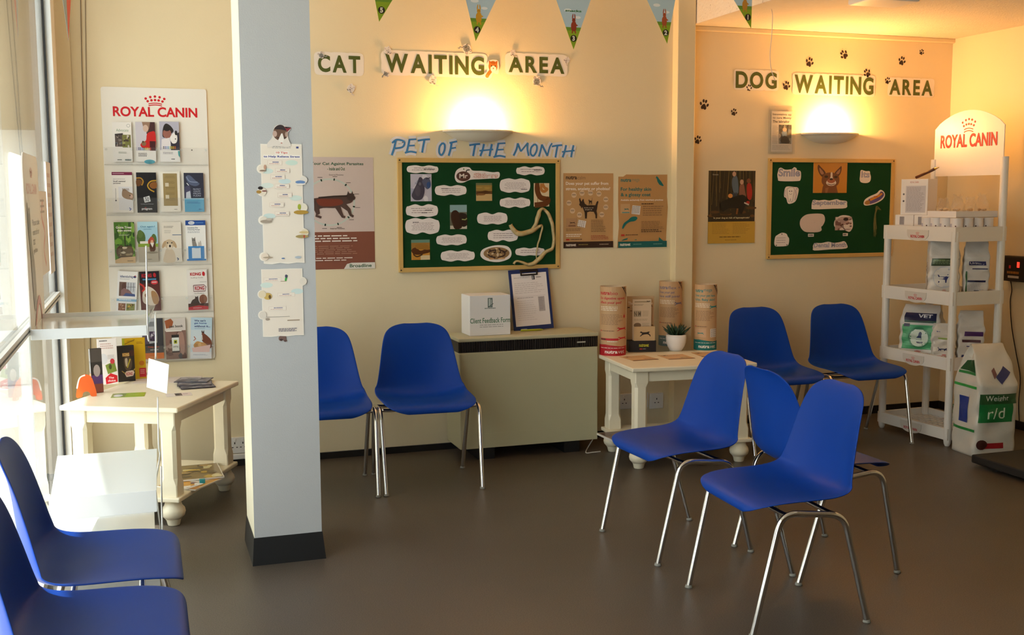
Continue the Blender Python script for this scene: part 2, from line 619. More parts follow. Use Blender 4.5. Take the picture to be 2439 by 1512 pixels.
# boxed strip in the window corner of the back wall
struct('trim_4', bx(-0.36, on_y(190, 600, D1).x, D1 - .012, D1, 0, ZC), WALL)
for nm, a in (('baseboard_back', (-.36, 2.917, D1 - .012, D1, 0, .035)), ('baseboard_alcove', (3.03, XR, D2 - .012, D2, 0, .05)),
              ('baseboard_right', (XR - .012, XR, YF, D2 - .012, 0, .05))):
    struct(nm, bx(*a), BLACKM)
# pillar with a black vinyl plinth
pbm = bx(.357, .612, 4.135, 4.45, .09, ZC)
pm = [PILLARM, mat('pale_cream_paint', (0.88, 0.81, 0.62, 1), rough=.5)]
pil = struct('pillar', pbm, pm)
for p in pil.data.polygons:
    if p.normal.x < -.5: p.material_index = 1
q = bmesh.new()
lo = [q.verts.new(v) for v in ((.346, 4.118, 0), (.624, 4.118, 0), (.624, 4.462, 0), (.346, 4.462, 0))]
hi = [q.verts.new(v) for v in ((.3545, 4.132, .104), (.6145, 4.132, .104), (.6145, 4.4525, .104), (.3545, 4.4525, .104))]
q.faces.new(lo[::-1]); q.faces.new(hi)
for k in range(4): q.faces.new((lo[k], lo[(k + 1) % 4], hi[(k + 1) % 4], hi[k]))
struct('baseboard_pillar', q, BLACKM)

# shop window along the left wall
WFR = mat('white_window_frame', (0.86, 0.86, 0.84, 1), rough=0.35)
GASK = mat('black_gasket', '0d0d10', rough=0.5)
GLASS = clear_mat('window_glass', (0.97, 0.99, 0.98, 1), ior=1.5)
struct('wall_left', bx(-.49, XL, YF, D1, 2.66, ZC), WALL)
struct('wall_left.001', bx(-.49, XL, YF, .4, 0, 2.66), WALL)  # unseen solid stretch, put in to cut daylight and darken the right side
YW = .4
ys = [YW, 2.2, 5.5]
win = bmesh.new()
box(win, -.45, -.36, 5.5, D1, 0, 2.66)
for y in (2.2,): box(win, -.45, -.36, y - .03, y + .03, 0, 2.66)
box(win, -.45, -.36, YW, 5.5, 2.6, 2.66)
box(win, -.45, -.375, YW, 5.5, 0, .05)
box(win, -.42, -.378, YW, 5.5, .928, .958)
wo = struct('window_1', win, WFR)
gk = bmesh.new()
box(gk, -.399, -.3875, 5.485, 5.5, .05, 2.6)
box(gk, -.40, -.3772, YW, 5.485, .938, .944)
struct('gasket', gk, GASK, wo)
for a, b in zip(ys, ys[1:]):
    for z0, z1 in ((.05, .928), (.958, 2.6)):
        struct('pane', bx(-.398, -.392, a + (.03 if a > YW else 0), b - (.03 if b < 5 else .022), z0, z1), GLASS, wo)

# outside: pavement, canopy over the shop front, the house across the street
struct('pavement_outside', bx(-14, -.46, -8, 30, -.12, -.02), mat('pale_paving', (0.55, 0.53, 0.50, 1), rough=.8, vary=.1, vscale=3))
struct('canopy_outside', bx(-1.64, -.46, -6, 9, 2.85, 2.95), mat('canopy_board', (0.62, 0.58, 0.50, 1), rough=.8))
struct('building_outside', bx(-15, -14, -10, 40, -.02, 6.5), mat('street_render', (0.70, 0.62, 0.50, 1), rough=.9, vary=.08, vscale=1))
struct('backdrop_outside.001', bx(-12, -.6, 9.0, 9.5, -.02, 1.9), mat('white_backdrop_lower', (0.85, 0.84, 0.80, 1), rough=.8))  # invented neighbour building; its white base keeps the lower glass bright
struct('backdrop_outside.002', bx(-12, -.6, 8.8, 9.5, 1.9, 8.0), mat('beige_backdrop_upper', (0.34, 0.28, 0.20, 1), rough=.9, vary=.08, vscale=1))  # upper part of the invented neighbour, beige to dim the upper glass


# ------------------------------------------------------------------ wall lamps
def sconce(px, py, Y, label):
    c = on_y(px, py, Y)
    t = thing('wall_lamp', label, 'lamp', (c.x, Y, c.z), 0, 'plaster uplighters')
    bm = bmesh.new()
    n, prof = 24, [(.05, -.062), (.10, -.055), (.14, -.041), (.172, -.022), (.186, -.012), (.197, -.011), (.199, 0.0), (.188, 0.0), (.165, -.018), (.128, -.034), (.085, -.048), (.04, -.054)]
    rings = []
    for r, z in prof:
        rings.append([bm.verts.new((r * math.cos(math.pi * k / n), -.62 * r * math.sin(math.pi * k / n) - .001, z)) for k in range(n + 1)])
    for a, b in zip(rings, rings[1:]):
        for k in range(n): bm.faces.new((a[k], a[k + 1], b[k + 1], b[k]))
    bm.faces.new(rings[0]); bm.faces.new(rings[-1][::-1])
    obj('bowl', bm, PLASTER, t, smooth=True)
    bulbm = bmesh.new()
    bmesh.ops.create_uvsphere(bulbm, u_segments=14, v_segments=9, radius=.018, matrix=Matrix.Translation((0, -.055, -.022)))
    bm_ = bpy.data.materials.get('warm_bulb')
    if bm_ is None:
        bm_ = bpy.data.materials.new('warm_bulb'); bm_.use_nodes = True
        nt = bm_.node_tree; nt.nodes.remove(nt.nodes['Principled BSDF'])
        em = nt.nodes.new('ShaderNodeEmission'); em.inputs[0].default_value = LAMP_COL + (1,); em.inputs[1].default_value = 25
        nt.links.new(em.outputs[0], nt.nodes['Material Output'].inputs[0])
    b = obj('bulb', bulbm, bm_, t, smooth=True)
    b.visible_shadow = True
    ld = bpy.data.lights.new('bulb_light', 'POINT')
    ld.energy = LAMP_W; ld.color = LAMP_COL; ld.shadow_soft_size = .028
    lo_ = bpy.data.objects.new('bulb_light', ld)
    COL.objects.link(lo_); lo_.parent = t; lo_.location = (0, -.058, .018)
    return t


sconce(1138, 311, D1, 'cream plaster uplighter glowing under the word WAITING of the cat sign')
sconce(1974, 318, D2, 'cream plaster uplighter glowing under the word WAITING of the dog sign')


# ------------------------------------------------------------------ chairs
def chair_shell():
    # side profile: (forward, height, half width, curl of the edges towards the sitter)
    pr = [(.186, .374, .120, .000), (.1905, .385, .155, .000), (.188, .397, .182, .000), (.178, .408, .202, .000), (.158, .415, .216, .001), (.112, .418, .226, .006), (.05, .414, .230, .014),
          (-.03, .405, .232, .024), (-.10, .396, .232, .036), (-.150, .398, .229, .048), (-.185, .414, .224, .056), (-.203, .442, .217, .058), (-.211, .485, .208, .054),
          (-.216, .545, .197, .045), (-.221, .605, .187, .034), (-.227, .660, .177, .024), (-.234, .700, .166, .015), (-.240, .724, .151, .009), (-.2465, .742, .127, .005), (-.252, .752, .095, .003), (-.256, .757, .055, .002)]
    NU = 16
    bm = bmesh.new()
    rows = []
    for i, (y, z, w, cl) in enumerate(pr):
        a, b = pr[max(i - 1, 0)], pr[min(i + 1, len(pr) - 1)]
        ty, tz = b[0] - a[0], b[1] - a[1]
        l = math.hypot(ty, tz)
        ny, nz = -tz / l, ty / l        # normal
        if nz < 0 and i < 10: ny, nz = -ny, -nz
        if i >= 10 and ny < 0: ny, nz = -ny, -nz
        if i < 4: ny, nz = 0, 1
        row = []
        for k in range(NU + 1):
            u = -1 + 2 * k / NU
            u = math.copysign(abs(u) ** .85, u)
            d = cl * (abs(u) ** 2.4)
            row.append(bm.verts.new((u * w, y + ny * d, z + nz * d)))
        rows.append(row)
    for a, b in zip(rows, rows[1:]):
        for k in range(NU): bm.faces.new((a[k], a[k + 1], b[k + 1], b[k]))
    return bm


def shell_mods(o):
    s = o.modifiers.new('thick', 'SOLIDIFY'); s.thickness = .006; s.offset = -1
    u = o.modifiers.new('sub', 'SUBSURF'); u.levels = 1; u.render_levels = 2


def make_chair(label, loc, rz, group):
    t = thing('stacking_chair', label, 'chair', loc, rz, group)
    obj('seat_shell', chair_shell(), BLUE, t, smooth=True, mods=[shell_mods])
    for sx in (-1, 1):
        pts = fillet([(sx * .232, .201, .006), (sx * .240, .112, .396), (sx * .240, -.112, .374), (sx * .230, -.217, .006)], .055, 8)
        n = len(pts)
        ia, ib = 9, n - 10             # straight run of the rail between the bends
        obj('leg', tube(bmesh.new(), pts[:ia + 1], .0105, 12, False), CHROME, t, smooth=True)
        obj('seat_rail', tube(bmesh.new(), pts[ia:ib + 1], .0105, 12, False), CHROME, t, smooth=True)
        obj('leg', tube(bmesh.new(), pts[ib:], .0105, 12, False), CHROME, t, smooth=True)
    legs = [c for c in t.children if c.name.startswith('leg')]
    spots = [(-.232, .201), (-.230, -.217), (.232, .201), (.230, -.217)]
    for lg, (x, y) in zip(legs, spots):
        obj('foot_cap', lathe([(0, 0), (.0122, 0), (.0138, .002), (.0124, .005), (.0112, .011), (0, .011)], 14, x, y), mat('grey_rubber', '8a8880', rough=.6), lg, smooth=True)
    for y, z in ((.085, .386), (-.085, .376)):
        obj('cross_bar', tb(fillet([(-.240, y, z), (-.20, y, z - .004), (.20, y, z - .004), (.240, y, z)], .02, 4), .008, 8), CHROME, t, smooth=True)
    return t


GA, GB, GC, GD = 'chairs on the cat side of the room', 'chairs back to back on the open floor', 'chairs against the dog-side wall', 'chairs with their backs to the shop window'
ch0 = make_chair('blue chair against the cream wall, beside the storage heater', (1.275, 5.104, 0), math.radians(-3) + math.pi, GA)
for lab, x, y, ang, g in (
        ('blue chair half hidden behind the grey pillar', .772, 5.122, math.radians(-2.6) + math.pi, GA),
        ('blue chair on the open floor in front of the leaflet table, facing the window', 1.985, 3.863, math.pi / 2 + math.radians(3.4), GB),
        ('blue chair nearest the camera on the open floor, its front leg cut by the frame', 1.990, 3.133, math.pi / 2 - math.radians(2.3), GB),
        ('blue chair facing the pet food rack, its back wedged between two other chairs', 2.402, 3.492, -math.pi / 2 - math.radians(.7), GB),
        ('dark blue chair by the wall under the woodland dog poster, left of its pair', 3.288, 5.20, math.pi - math.radians(1), GC),
        ('dark blue chair by the wall under the dental noticeboard, beside the white rack', 3.822, 5.195, math.pi - math.radians(.7), GC),
        ('blue chair by the shop window, farther of two, beside the clear acrylic stand', -.122, 3.085, -math.pi / 2, GD),
        ('blue chair by the shop window, nearer of two, cut by the lower left corner', -.122, 2.583, -math.pi / 2, GD)):
    c = dup(ch0, (x, y, 0), ang, lab); c['group'] = g


# ------------------------------------------------------------------ tables with bun feet
def bun_table(label, loc, rz, w, d, ztop, shelf_z):
    t = thing('side_table', label, 'table', loc, rz)
    th = .022
    obj('table_top', bx(-w / 2, w / 2, -d / 2, d / 2, ztop - th, ztop), FURN, t, mods=[bevel(.006, 3)])
    ins, lw = .035, .036
    a, b = w / 2 - ins - .012, d / 2 - ins - .012
    for y in (-b, b): obj('apron', bx(-a, a, y - .009, y + .009, ztop - th - .055, ztop - th + .001), FURN, t)
    for x in (-a, a): obj('apron', bx(x - .009, x + .009, -b, b, ztop - th - .055, ztop - th + .001), FURN, t)
    obj('shelf', bx(-w / 2 + .012, w / 2 - .012, -d / 2 + .012, d / 2 - .012, shelf_z - .02, shelf_z), FURN, t, mods=[bevel(.005, 2)])
    for sx in (-1, 1):
        for sy in (-1, 1):
            cx, cy = sx * (w / 2 - ins - lw * .8), sy * (d / 2 - ins - lw * .8)
            bm = bmesh.new()
            z0, z1 = shelf_z - .001, ztop - th + .001
            prof = [(z0, lw), (z0 + .050, lw), (z0 + .080, lw * .945), (z1 - .085, lw * .945), (z1 - .06, lw), (z1, lw)]
            rings = []
            for z, r in prof:
                ch = .004 if r == lw else .013
                rings.append([bm.verts.new((cx + px, cy + py, z)) for px, py in ((r, r - ch), (r - ch, r), (-r + ch, r), (-r, r - ch), (-r, -r + ch), (-r + ch, -r), (r - ch, -r), (r, -r + ch))])
            for p, q_ in zip(rings, rings[1:]):
                for k in range(8): bm.faces.new((p[k], p[(k + 1) % 8], q_[(k + 1) % 8], q_[k]))
            bm.faces.new(rings[0][::-1]); bm.faces.new(rings[-1])
            obj('leg', bm, FURN, t)
            zb = shelf_z - .02
            obj('bun_foot', lathe([(0, 0), (.024, 0), (.026, .004), (.030, .022), (.033, .026), (.033, .030), (.036, .031), (.047, .043), (.051, .058), (.048, .073), (.038, .086), (.030, zb), (0, zb)], 26, cx, cy), FURN, t, smooth=True)
    return t


LT_R = math.radians(-26)
LT_Z = .52
lt_c = Vector((.107, 4.69, 0)) + Matrix.Rotation(LT_R, 3, 'Z') @ Vector((-.2625, .3425, 0))
bun_table('cream bun-footed table covered in pet leaflets by the shop window', (lt_c.x, lt_c.y, 0), LT_R, .525, .685, LT_Z, .13)
T2_R = math.radians(-4)
T2_Z = .53
t2_c = Vector((2.303, 4.945, 0)) + Matrix.Rotation(T2_R, 3, 'Z') @ Vector((.345, .26, 0))
bun_table('cream bun-footed table with three brown paper tubes, beside the storage heater', (t2_c.x, t2_c.y, 0), T2_R, .69, .52, T2_Z, .13)

# ------------------------------------------------------------------ storage heater
hy0, hy1 = 5.44, 5.70
ha, hb = on_y(1093, 802, hy0), on_y(1425, 797, hy0)
hx0, hx1, hz1 = ha.x, hb.x, .655
HM = mat('pale_olive_enamel', (0.50, 0.46, 0.29, 1), rough=.5, vary=.04, vscale=3)
ht = thing('storage_heater', 'pale olive storage heater with a black grille along its top edge', 'heater', ((hx0 + hx1) / 2, (hy0 + hy1) / 2, 0))
hw, hd = (hx1 - hx0) / 2, (hy1 - hy0) / 2
obj('casing', bx(-hw, hw, -hd, hd, .062, .578), HM, ht, mods=[bevel(.008, 3)])
obj('top_cover', bx(-hw - .003, hw + .003, -hd - .003, hd, .634, hz1), HM, ht, mods=[bevel(.006, 3)])
g = bx(-hw, hw, -hd + .008, hd, .578, .634)
obj('grille', g, BLACKM, ht)
sl = bmesh.new()
for k in range(60):
    x = -hw + .004 + k * (2 * hw - .008) / 60
    box(sl, x, x + .006, -hd + .001, -hd + .009, .579, .633)
obj('grille_slats', sl, mat('dark_brown_plastic', '231c1a', rough=.45), ht)
obj('seam_panel', bx(-hw + .004, hw - .004, -hd - .0015, -hd + .004, .064, .142), HM, ht)
for sx in (-.62, .62):
    obj('heater_leg', bx(sx * hw - .045, sx * hw + .045, -hd + .01, hd - .02, 0, .064), BLACKM, ht)
bd = Sheet(.05, .008, base='b8b4a8', th=.001)
bd.build('maker_plate', ht, (hw - .10, -hd - .0002, .606))

# ------------------------------------------------------------------ paper on the cat-side wall
def pinned(sheet_fn, name, label, cat, rect, Y, base='f2eee6', group=None, rot=0.0, outline=None, th=.0008, m=None, gap=.0006, corner=0.0):
    """a sheet fixed flat on the wall at depth Y; rect = pixel rectangle"""
    cx, cz, w, h = wrect(*rect, Y)
    s = Sheet(w, h, base=base, th=th, outline=outline, corner=corner)
    sheet_fn(s)
    o = s.build(name, loc=(cx, Y - gap, cz), rot=(0, rot, 0), m=m)
    return tag(o, label, cat, group)


def cut_word(word, rect, Y, label, ink, paper, group, bold=.035, pad=.026, wob=0.0, lean=0.0):
    """a word cut out of paper: dark letters on one pale cut-out strip"""
    cx, cz, w, h = wrect(*rect, Y)
    t = thing('paper_lettering', label, 'wall lettering', (cx, Y - .0008, cz), 0, group)
    n = len(word)
    widths = [glyph(c, bold)[2] for c in word]
    gap = .16
    tot = sum(widths) + gap * (n - 1)
    s = Sheet(w, h, base=None); b = Sheet(w, h, base=None)
    x = 0.0
    pu, pv = pad / w, pad / h
    for i, c in enumerate(word):
        u0, u1 = x / tot, (x + widths[i]) / tot
        dv = wob * math.sin(i * 2.1 + 1)
        s.text(c, u0, dv, u1, 1 + dv, ink, bold)
        b.layer = 0
        o = smooth_loop([(u0 - pu * .55, dv - pv * .3), ((u0 + u1) / 2, dv - pv * .62), (u1 + pu * .55, dv - pv * .3), (u1 + pu * .72, dv + .5), (u1 + pu * .5, dv + 1 + pv * .3), ((u0 + u1) / 2, dv + 1 + pv * .55), (u0 - pu * .5, dv + 1 + pv * .3), (u0 - pu * .72, dv + .5)], 4)
        b.layer = i % 3
        b.poly(o, paper)
        x += widths[i] + gap
    b.th = .0004; s.th = .0012
    b.build('paper_backing', t)
    s.build('letters', t)
    return t


OLIVE, CREAMP = '4d5a22', 'efe6da'
g = 'cut-out words on the cat-side wall'
cut_word('CAT', (757, 132, 858, 173), D1, 'cut-out word CAT in olive letters, first word of the cat sign', OLIVE, CREAMP, g)
cut_word('WAITING', (917, 131, 1153, 176), D1, 'cut-out word WAITING in olive letters between CAT and AREA', OLIVE, CREAMP, g)
cut_word('AREA', (1211, 135, 1344, 174), D1, 'cut-out word AREA in olive letters at the end of the cat sign', OLIVE, CREAMP, g)
g = 'cut-out words on the dog-side wall'
cut_word('DOG', (1752, 171, 1850, 211), D2, 'cut-out word DOG in olive letters, first word of the dog sign', OLIVE, CREAMP, g, pad=.016)
cut_word('WAITING', (1892, 181, 2080, 224), D2, 'cut-out word WAITING in olive letters above the dog-side lamp', OLIVE, CREAMP, g, pad=.016)
cut_word('AREA', (2118, 190, 2221, 227), D2, 'cut-out word AREA in olive letters at the end of the dog sign', OLIVE, CREAMP, g, pad=.016)


def brush_word(strokes, rect, label):
    """hand-lettered brush word in blue on a cut-out white strip; strokes in letter boxes"""
    cx, cz, w, h = wrect(*rect, D1)
    t = thing('brush_lettering', label, 'wall lettering', (cx, D1 - .0008, cz), 0, 'blue brush words over the noticeboard')
    a, b, d = Sheet(w, h, base=None), Sheet(w, h, base=None), Sheet(w, h, base=None)
    for pts, wd in strokes:
        p = smooth_line(pts, 4) if len(pts) > 2 else pts
        b.stroke(p, .036, 'e9e6ea')
        q = p
        d.stroke(q, wd * .72 + .0022, '1f4a86')
        a.stroke(q, wd * .72, '4289c4')
    b.th, d.th, a.th = .0004, .0016, .0028
    b.build('paper_backing', t); d.build('letter_outline', t); a.build('letters', t)
    return t


def letters_brush(word, boxes):
    L = {
        'P': [([(.34, .06), (.22, .5), (.02, 1.0)], .012), ([(.06, .22), (.42, .0), (.98, .12), (.86, .46), (.28, .56)], .010)],
        'E': [([(.42, .0), (.30, .5), (.16, .98)], .012), ([(.36, .02), (.98, -.02)], .008), ([(.26, .48), (.84, .44)], .008), ([(.02, 1.0), (.5, .90), (.98, .98)], .010)],
        'T': [([(.02, .12), (.5, .04), (1.0, .0)], .010), ([(.56, .05), (.46, .5), (.36, 1.0)], .012)],
        'O': [([(.60, .02), (.18, .30), (.10, .78), (.44, .98), (.82, .62), (.88, .18), (.60, .02)], .011)],
        'F': [([(.46, .04), (.36, .5), (.16, 1.0)], .012), ([(.26, .1), (.98, -.02)], .010), ([(.40, .48), (.86, .42)], .008)],
        'H': [([(.36, .0), (.26, .5), (.10, 1.0)], .012), ([(.92, .0), (.82, .5), (.74, 1.0)], .012), ([(.04, .56), (1.0, .44)], .008)],
        'M': [([(.28, .06), (.20, .5), (.02, .98)], .012), ([(.28, .06), (.46, .66)], .011), ([(.46, .66), (.88, .02)], .009), ([(.88, .02), (.86, .5), (.94, .98)], .012)],
        'N': [([(.26, .1), (.18, .5), (.04, 1.0)], .011), ([(.26, .1), (.66, .94)], .012), ([(.66, .94), (.82, .3), (1.0, .0)], .009)],
    }
    out = []
    for c, (x0, y0, x1, y1) in zip(word, boxes):
        for pts, wd in L[c]:
            out.append(([(x0 + p[0] * (x1 - x0), y0 + p[1] * (y1 - y0)) for p in pts], wd))
    return out


def bw(word, px, rect, label):
    """px: letter boxes in photo pixels"""
    x0, y0, x1, y1 = rect
    boxes = [((a - x0) / (x1 - x0), (b - y0) / (y1 - y0), (c - x0) / (x1 - x0), (d - y0) / (y1 - y0)) for a, b, c, d in px]
    brush_word(letters_brush(word, boxes), rect, label)


bw('PET', [(932, 333, 963, 370), (963, 332, 992, 364), (994, 331, 1024, 363)], (932, 331, 1024, 370), 'blue brush-lettered word PET on cut white paper')
bw('OF', [(1044, 340, 1061, 370), (1064, 337, 1089, 371)], (1044, 337, 1089, 371), 'blue brush-lettered word OF on cut white paper')
bw('THE', [(1117, 343, 1143, 372), (1140, 343, 1174, 372), (1174, 341, 1204, 374)], (1117, 341, 1204, 374), 'blue brush-lettered word THE on cut white paper')
bw('MONTH', [(1222, 340, 1261, 372), (1261, 343, 1280, 372), (1281, 341, 1314, 373), (1313, 345, 1338, 375), (1336, 345, 1368, 374)], (1222, 340, 1368, 375), 'blue brush-lettered word MONTH on cut white paper')


# mice and the ginger cat cut out round the cat sign
def mouse(px, py, size, ang, body, label, tail=1):
    c = on_y(px, py, D1)
    w = size
    s = Sheet(w, w, base='ece4dc', th=.001, outline=smooth_loop([(.18, .30), (.30, .06), (.52, .14), (.74, .08), (.84, .34), (.88, .62), (.74, .90), (.48, .98), (.22, .86), (.10, .58)], 4))
    s.ell(.5, .60, .30, .30, body, 22)
    s.ell(.28, .28, .12, .13, body, 14); s.ell(.70, .28, .12, .13, body, 14)
    s.ell(.28, .28, .07, .08, 'd9c4bc', 12); s.ell(.70, .28, .07, .08, 'd9c4bc', 12)
    s.ell(.40, .50, .035, .045, '2a2724', 8); s.ell(.58, .50, .035, .045, '2a2724', 8)
    s.stroke([(.40, .70), (.5, .75), (.60, .70)], .003, '3a3430')
    s.ell(.49, .62, .04, .03, '6a4a46', 8)
    for e in (-1, 1):
        s.stroke([(.49 + e * .30, .82), (.49 + e * .18, .90), (.49 + e * .10, .84)], .003, '4a4440')
    s.stroke(smooth_line([(.78, .82), (.95, 1.0), (1.06, .92), (1.16, 1.02)], 4), .005, 'd8ccc4' if body > 'a' else body)
    o = s.build('paper_mouse', loc=(c.x, D1 - .0045, c.z), rot=(0, ang, 0))
    tag(o, label, 'paper cut-out', 'paper mice round the cat sign')


GREYM, PALEM = '8d8f8c', 'e2d8d0'
for a in ((764, 131, .040, -.5, GREYM, 'grey paper mouse on the C of CAT, by the pillar edge'),
          (836, 210, .050, .6, PALEM, 'pale paper mouse on bare wall below the word CAT'),
          (923, 120, .048, -.3, PALEM, 'pale paper mouse above the W of the cat sign'),
          (920, 177, .036, 1.9, GREYM, 'small grey paper mouse under the W of the cat sign'),
          (1031, 190, .054, .2, PALEM, 'pale paper mouse below the T of the cat sign'),
          (1112, 118, .062, 2.6, GREYM, 'large grey paper mouse above the N, tip of the green pennant'),
          (1221, 126, .040, .1, PALEM, 'small pale paper mouse above the first A of AREA'),
          (1278, 192, .060, .1, GREYM, 'grey paper mouse below the E of AREA'),
          (1350, 143, .040, .9, PALEM, 'pale paper mouse after the last A of AREA')):
    mouse(*a)
cx_ = on_y(1170, 165, D1)
s = Sheet(.085, .105, base='efe6da', th=.001, outline=smooth_loop([(.30, .10), (.62, .02), (.95, .08), (1.0, .5), (.92, .74), (.62, .70), (.46, .95), (.18, 1.0), (.0, .80), (.20, .62), (.16, .34)], 4))
s.ell(.60, .36, .30, .28, 'c9762c', 20); s.ell(.62, .48, .20, .16, 'f4ece2', 16)
s.poly([(.34, .26), (.32, .06), (.50, .14)], 'b5601e'); s.poly([(.72, .14), (.90, .06), (.88, .28)], 'b5601e')
s.ell(.50, .34, .04, .035, '2a1c10', 8); s.ell(.74, .34, .04, .035, '2a1c10', 8); s.ell(.62, .46, .04, .03, '9a4a3a', 8)
s.stroke([(.44, .60), (.30, .74), (.20, .86)], .018, 'c9762c'); s.ell(.2, .86, .12, .09, 'd98a3e', 12)
for k in range(3): s.stroke([(.5 + .1 * k, .13), (.52 + .09 * k, .25)], .003, '8a4312')
o = s.build('paper_cat', loc=(cx_.x, D1 - .0045, cx_.z)); tag(o, 'ginger and white paper cat peeking out after the word WAITING', 'paper cut-out')


# the parasite poster behind the pillar
def broadline(s):
    s.rect(0, 0, 1, .665, 'd6c4bc'); s.rect(0, .665, 1, 1, '8c5746')
    s.text('Protect Your Cat Against Parasites', .02, .045, .875, .078, '1f5a3c', .02)
    s.text('- Inside and Out', .42, .088, .64, .118, '1f5a3c', .02)
    s.text('External Parasites', .44, .150, .62, .163, '4a3a36')
    import math as _m
    ring = [(.44 + .31 * _m.cos(a), .40 + .205 * _m.sin(a)) for a in [2 * _m.pi * k / 40 for k in range(41)]]
    s.stroke(ring, .009, 'c9cfc4')
    for k in range(12):
        a = 2 * _m.pi * k / 12 + .2
        s.ell(.44 + .31 * _m.cos(a), .40 + .205 * _m.sin(a), .017, .007, '2f4034', 8, a)
        s.rect(.44 + .36 * _m.cos(a) - .03, .40 + .235 * _m.sin(a), .44 + .36 * _m.cos(a) + .03, .40 + .235 * _m.sin(a) + .005, '7a6a64')
    # the striding cat
    s.poly(smooth_loop([(.30, .36), (.46, .345), (.62, .34), (.70, .33), (.745, .345), (.72, .40), (.64, .42), (.52, .45), (.36, .45), (.24, .47), (.18, .43), (.20, .375)], 4), '5a4640')
    s.poly(smooth_loop([(.28, .375), (.45, .37), (.58, .375), (.60, .415), (.48, .435), (.32, .43)], 4), '7d3f30')
    s.poly([(.655, .34), (.672, .30), (.69, .322), (.715, .322), (.725, .298), (.74, .335), (.765, .36), (.752, .378), (.70, .39), (.66, .375)], '4a3a36')
    for p in ([(.20, .42), (.12, .46), (.10, .50), (.16, .535)], [(.27, .45), (.29, .50), (.27, .52), (.33, .535)], [(.54, .44), (.57, .49), (.60, .53), (.63, .533)], [(.60, .42), (.68, .47), (.70, .515), (.735, .53)]):
        s.stroke(p, [.030, .020, .014, .012], '5a4640')
    s.stroke(smooth_line([(.20, .385), (.13, .36), (.12, .28), (.15, .20), (.19, .185)], 5), .016, '5a4640')
    s.stroke([(.30, .36), (.5, .348), (.66, .345)], .008, '3a2e2a')
    s.text('Internal Parasites', .44, .628, .62, .641, '4a3a36')
    s.para(.03, .695, .82, .765, 3, 'efe4da', 4, .42)
    s.para(.03, .79, .80, .875, 5, 'b58a76', 5, .3)
    s.para(.03, .895, .76, .935, 2, 'e6d6ca', 6, .4)
    s.poly([(.60, 1), (.64, .955), (.70, .945), (1, .945), (1, 1)], 'e9e4da')
    s.text('Broadline', .675, .957, .955, .987, '2a5a3a', .02)


pinned(broadline, 'parasite_poster', 'purple-grey and brown cat parasite poster partly hidden behind the pillar', 'poster', (701, 374, 891, 641), D1, 'd6c4bc', m=GLOSSPRINT)

# ------------------------------------------------------------------ the long kitten leaflet on the pillar
PY = 4.135


def tips_upper(s):
    s.rect(.02, .01, .98, .99, 'efe4d6')
    s.para(.22, .02, .78, .04, 2, '8a8a92', 3, .4, True)
    s.rect(.86, .020, .92, .036, '4a4f86')
    s.rect(.34, .060, .68, .088, 'f6efe6'); s.text('10 Tips', .37, .064, .65, .083, 'd2503c', .02)
    s.rect(.06, .090, .96, .122, 'f6efe6'); s.text('to Help Relieve Stress', .07, .096, .94, .117, '2d3f94', .03)
    for (u, v, c) in ((.74, .155, 'd0e4d8'), (.14, .225, 'd4e4de'), (.56, .31, 'cfe2e4'), (.14, .345, 'dce6de'), (.82, .45, 'd6e4dc'), (.17, .60, 'd2e3e0')):
        s.ell(u, v, .15, .022, c)
    for k, (u, v) in enumerate(((.34, .155), (.52, .22), (.40, .275), (.50, .35), (.56, .425), (.36, .505), (.48, .58))):
        s.rect(u - .18, v - .018, u + .17, v + .02, 'd9c3b6'); s.rect(u - .174, v - .0165, u + .164, v + .0185, 'f2e7da')
        s.para(u - .06, v - .008, u + .10, v + .001, 1, '4a4f8a', k, .8); s.para(u - .14, v + .006, u + .14, v + .014, 1, 'c99a90', k + 9, .6)


KCIRC = [(623, 402, 'ece0d0', 0), (727, 428, 'e8e2da', 1), (623, 456, 'e9dccb', 0), (726, 494, 'ece4d2', 1), (624, 523, 'e6dccd', 0), (727, 554, 'e8dcc4', 1), (624, 610, 'ead9c8', 0),
         (726, 671, 'e9dfd2', 1), (622, 699, 'e6d6b8', 0), (622, 748, 'e2d8cc', 0)]


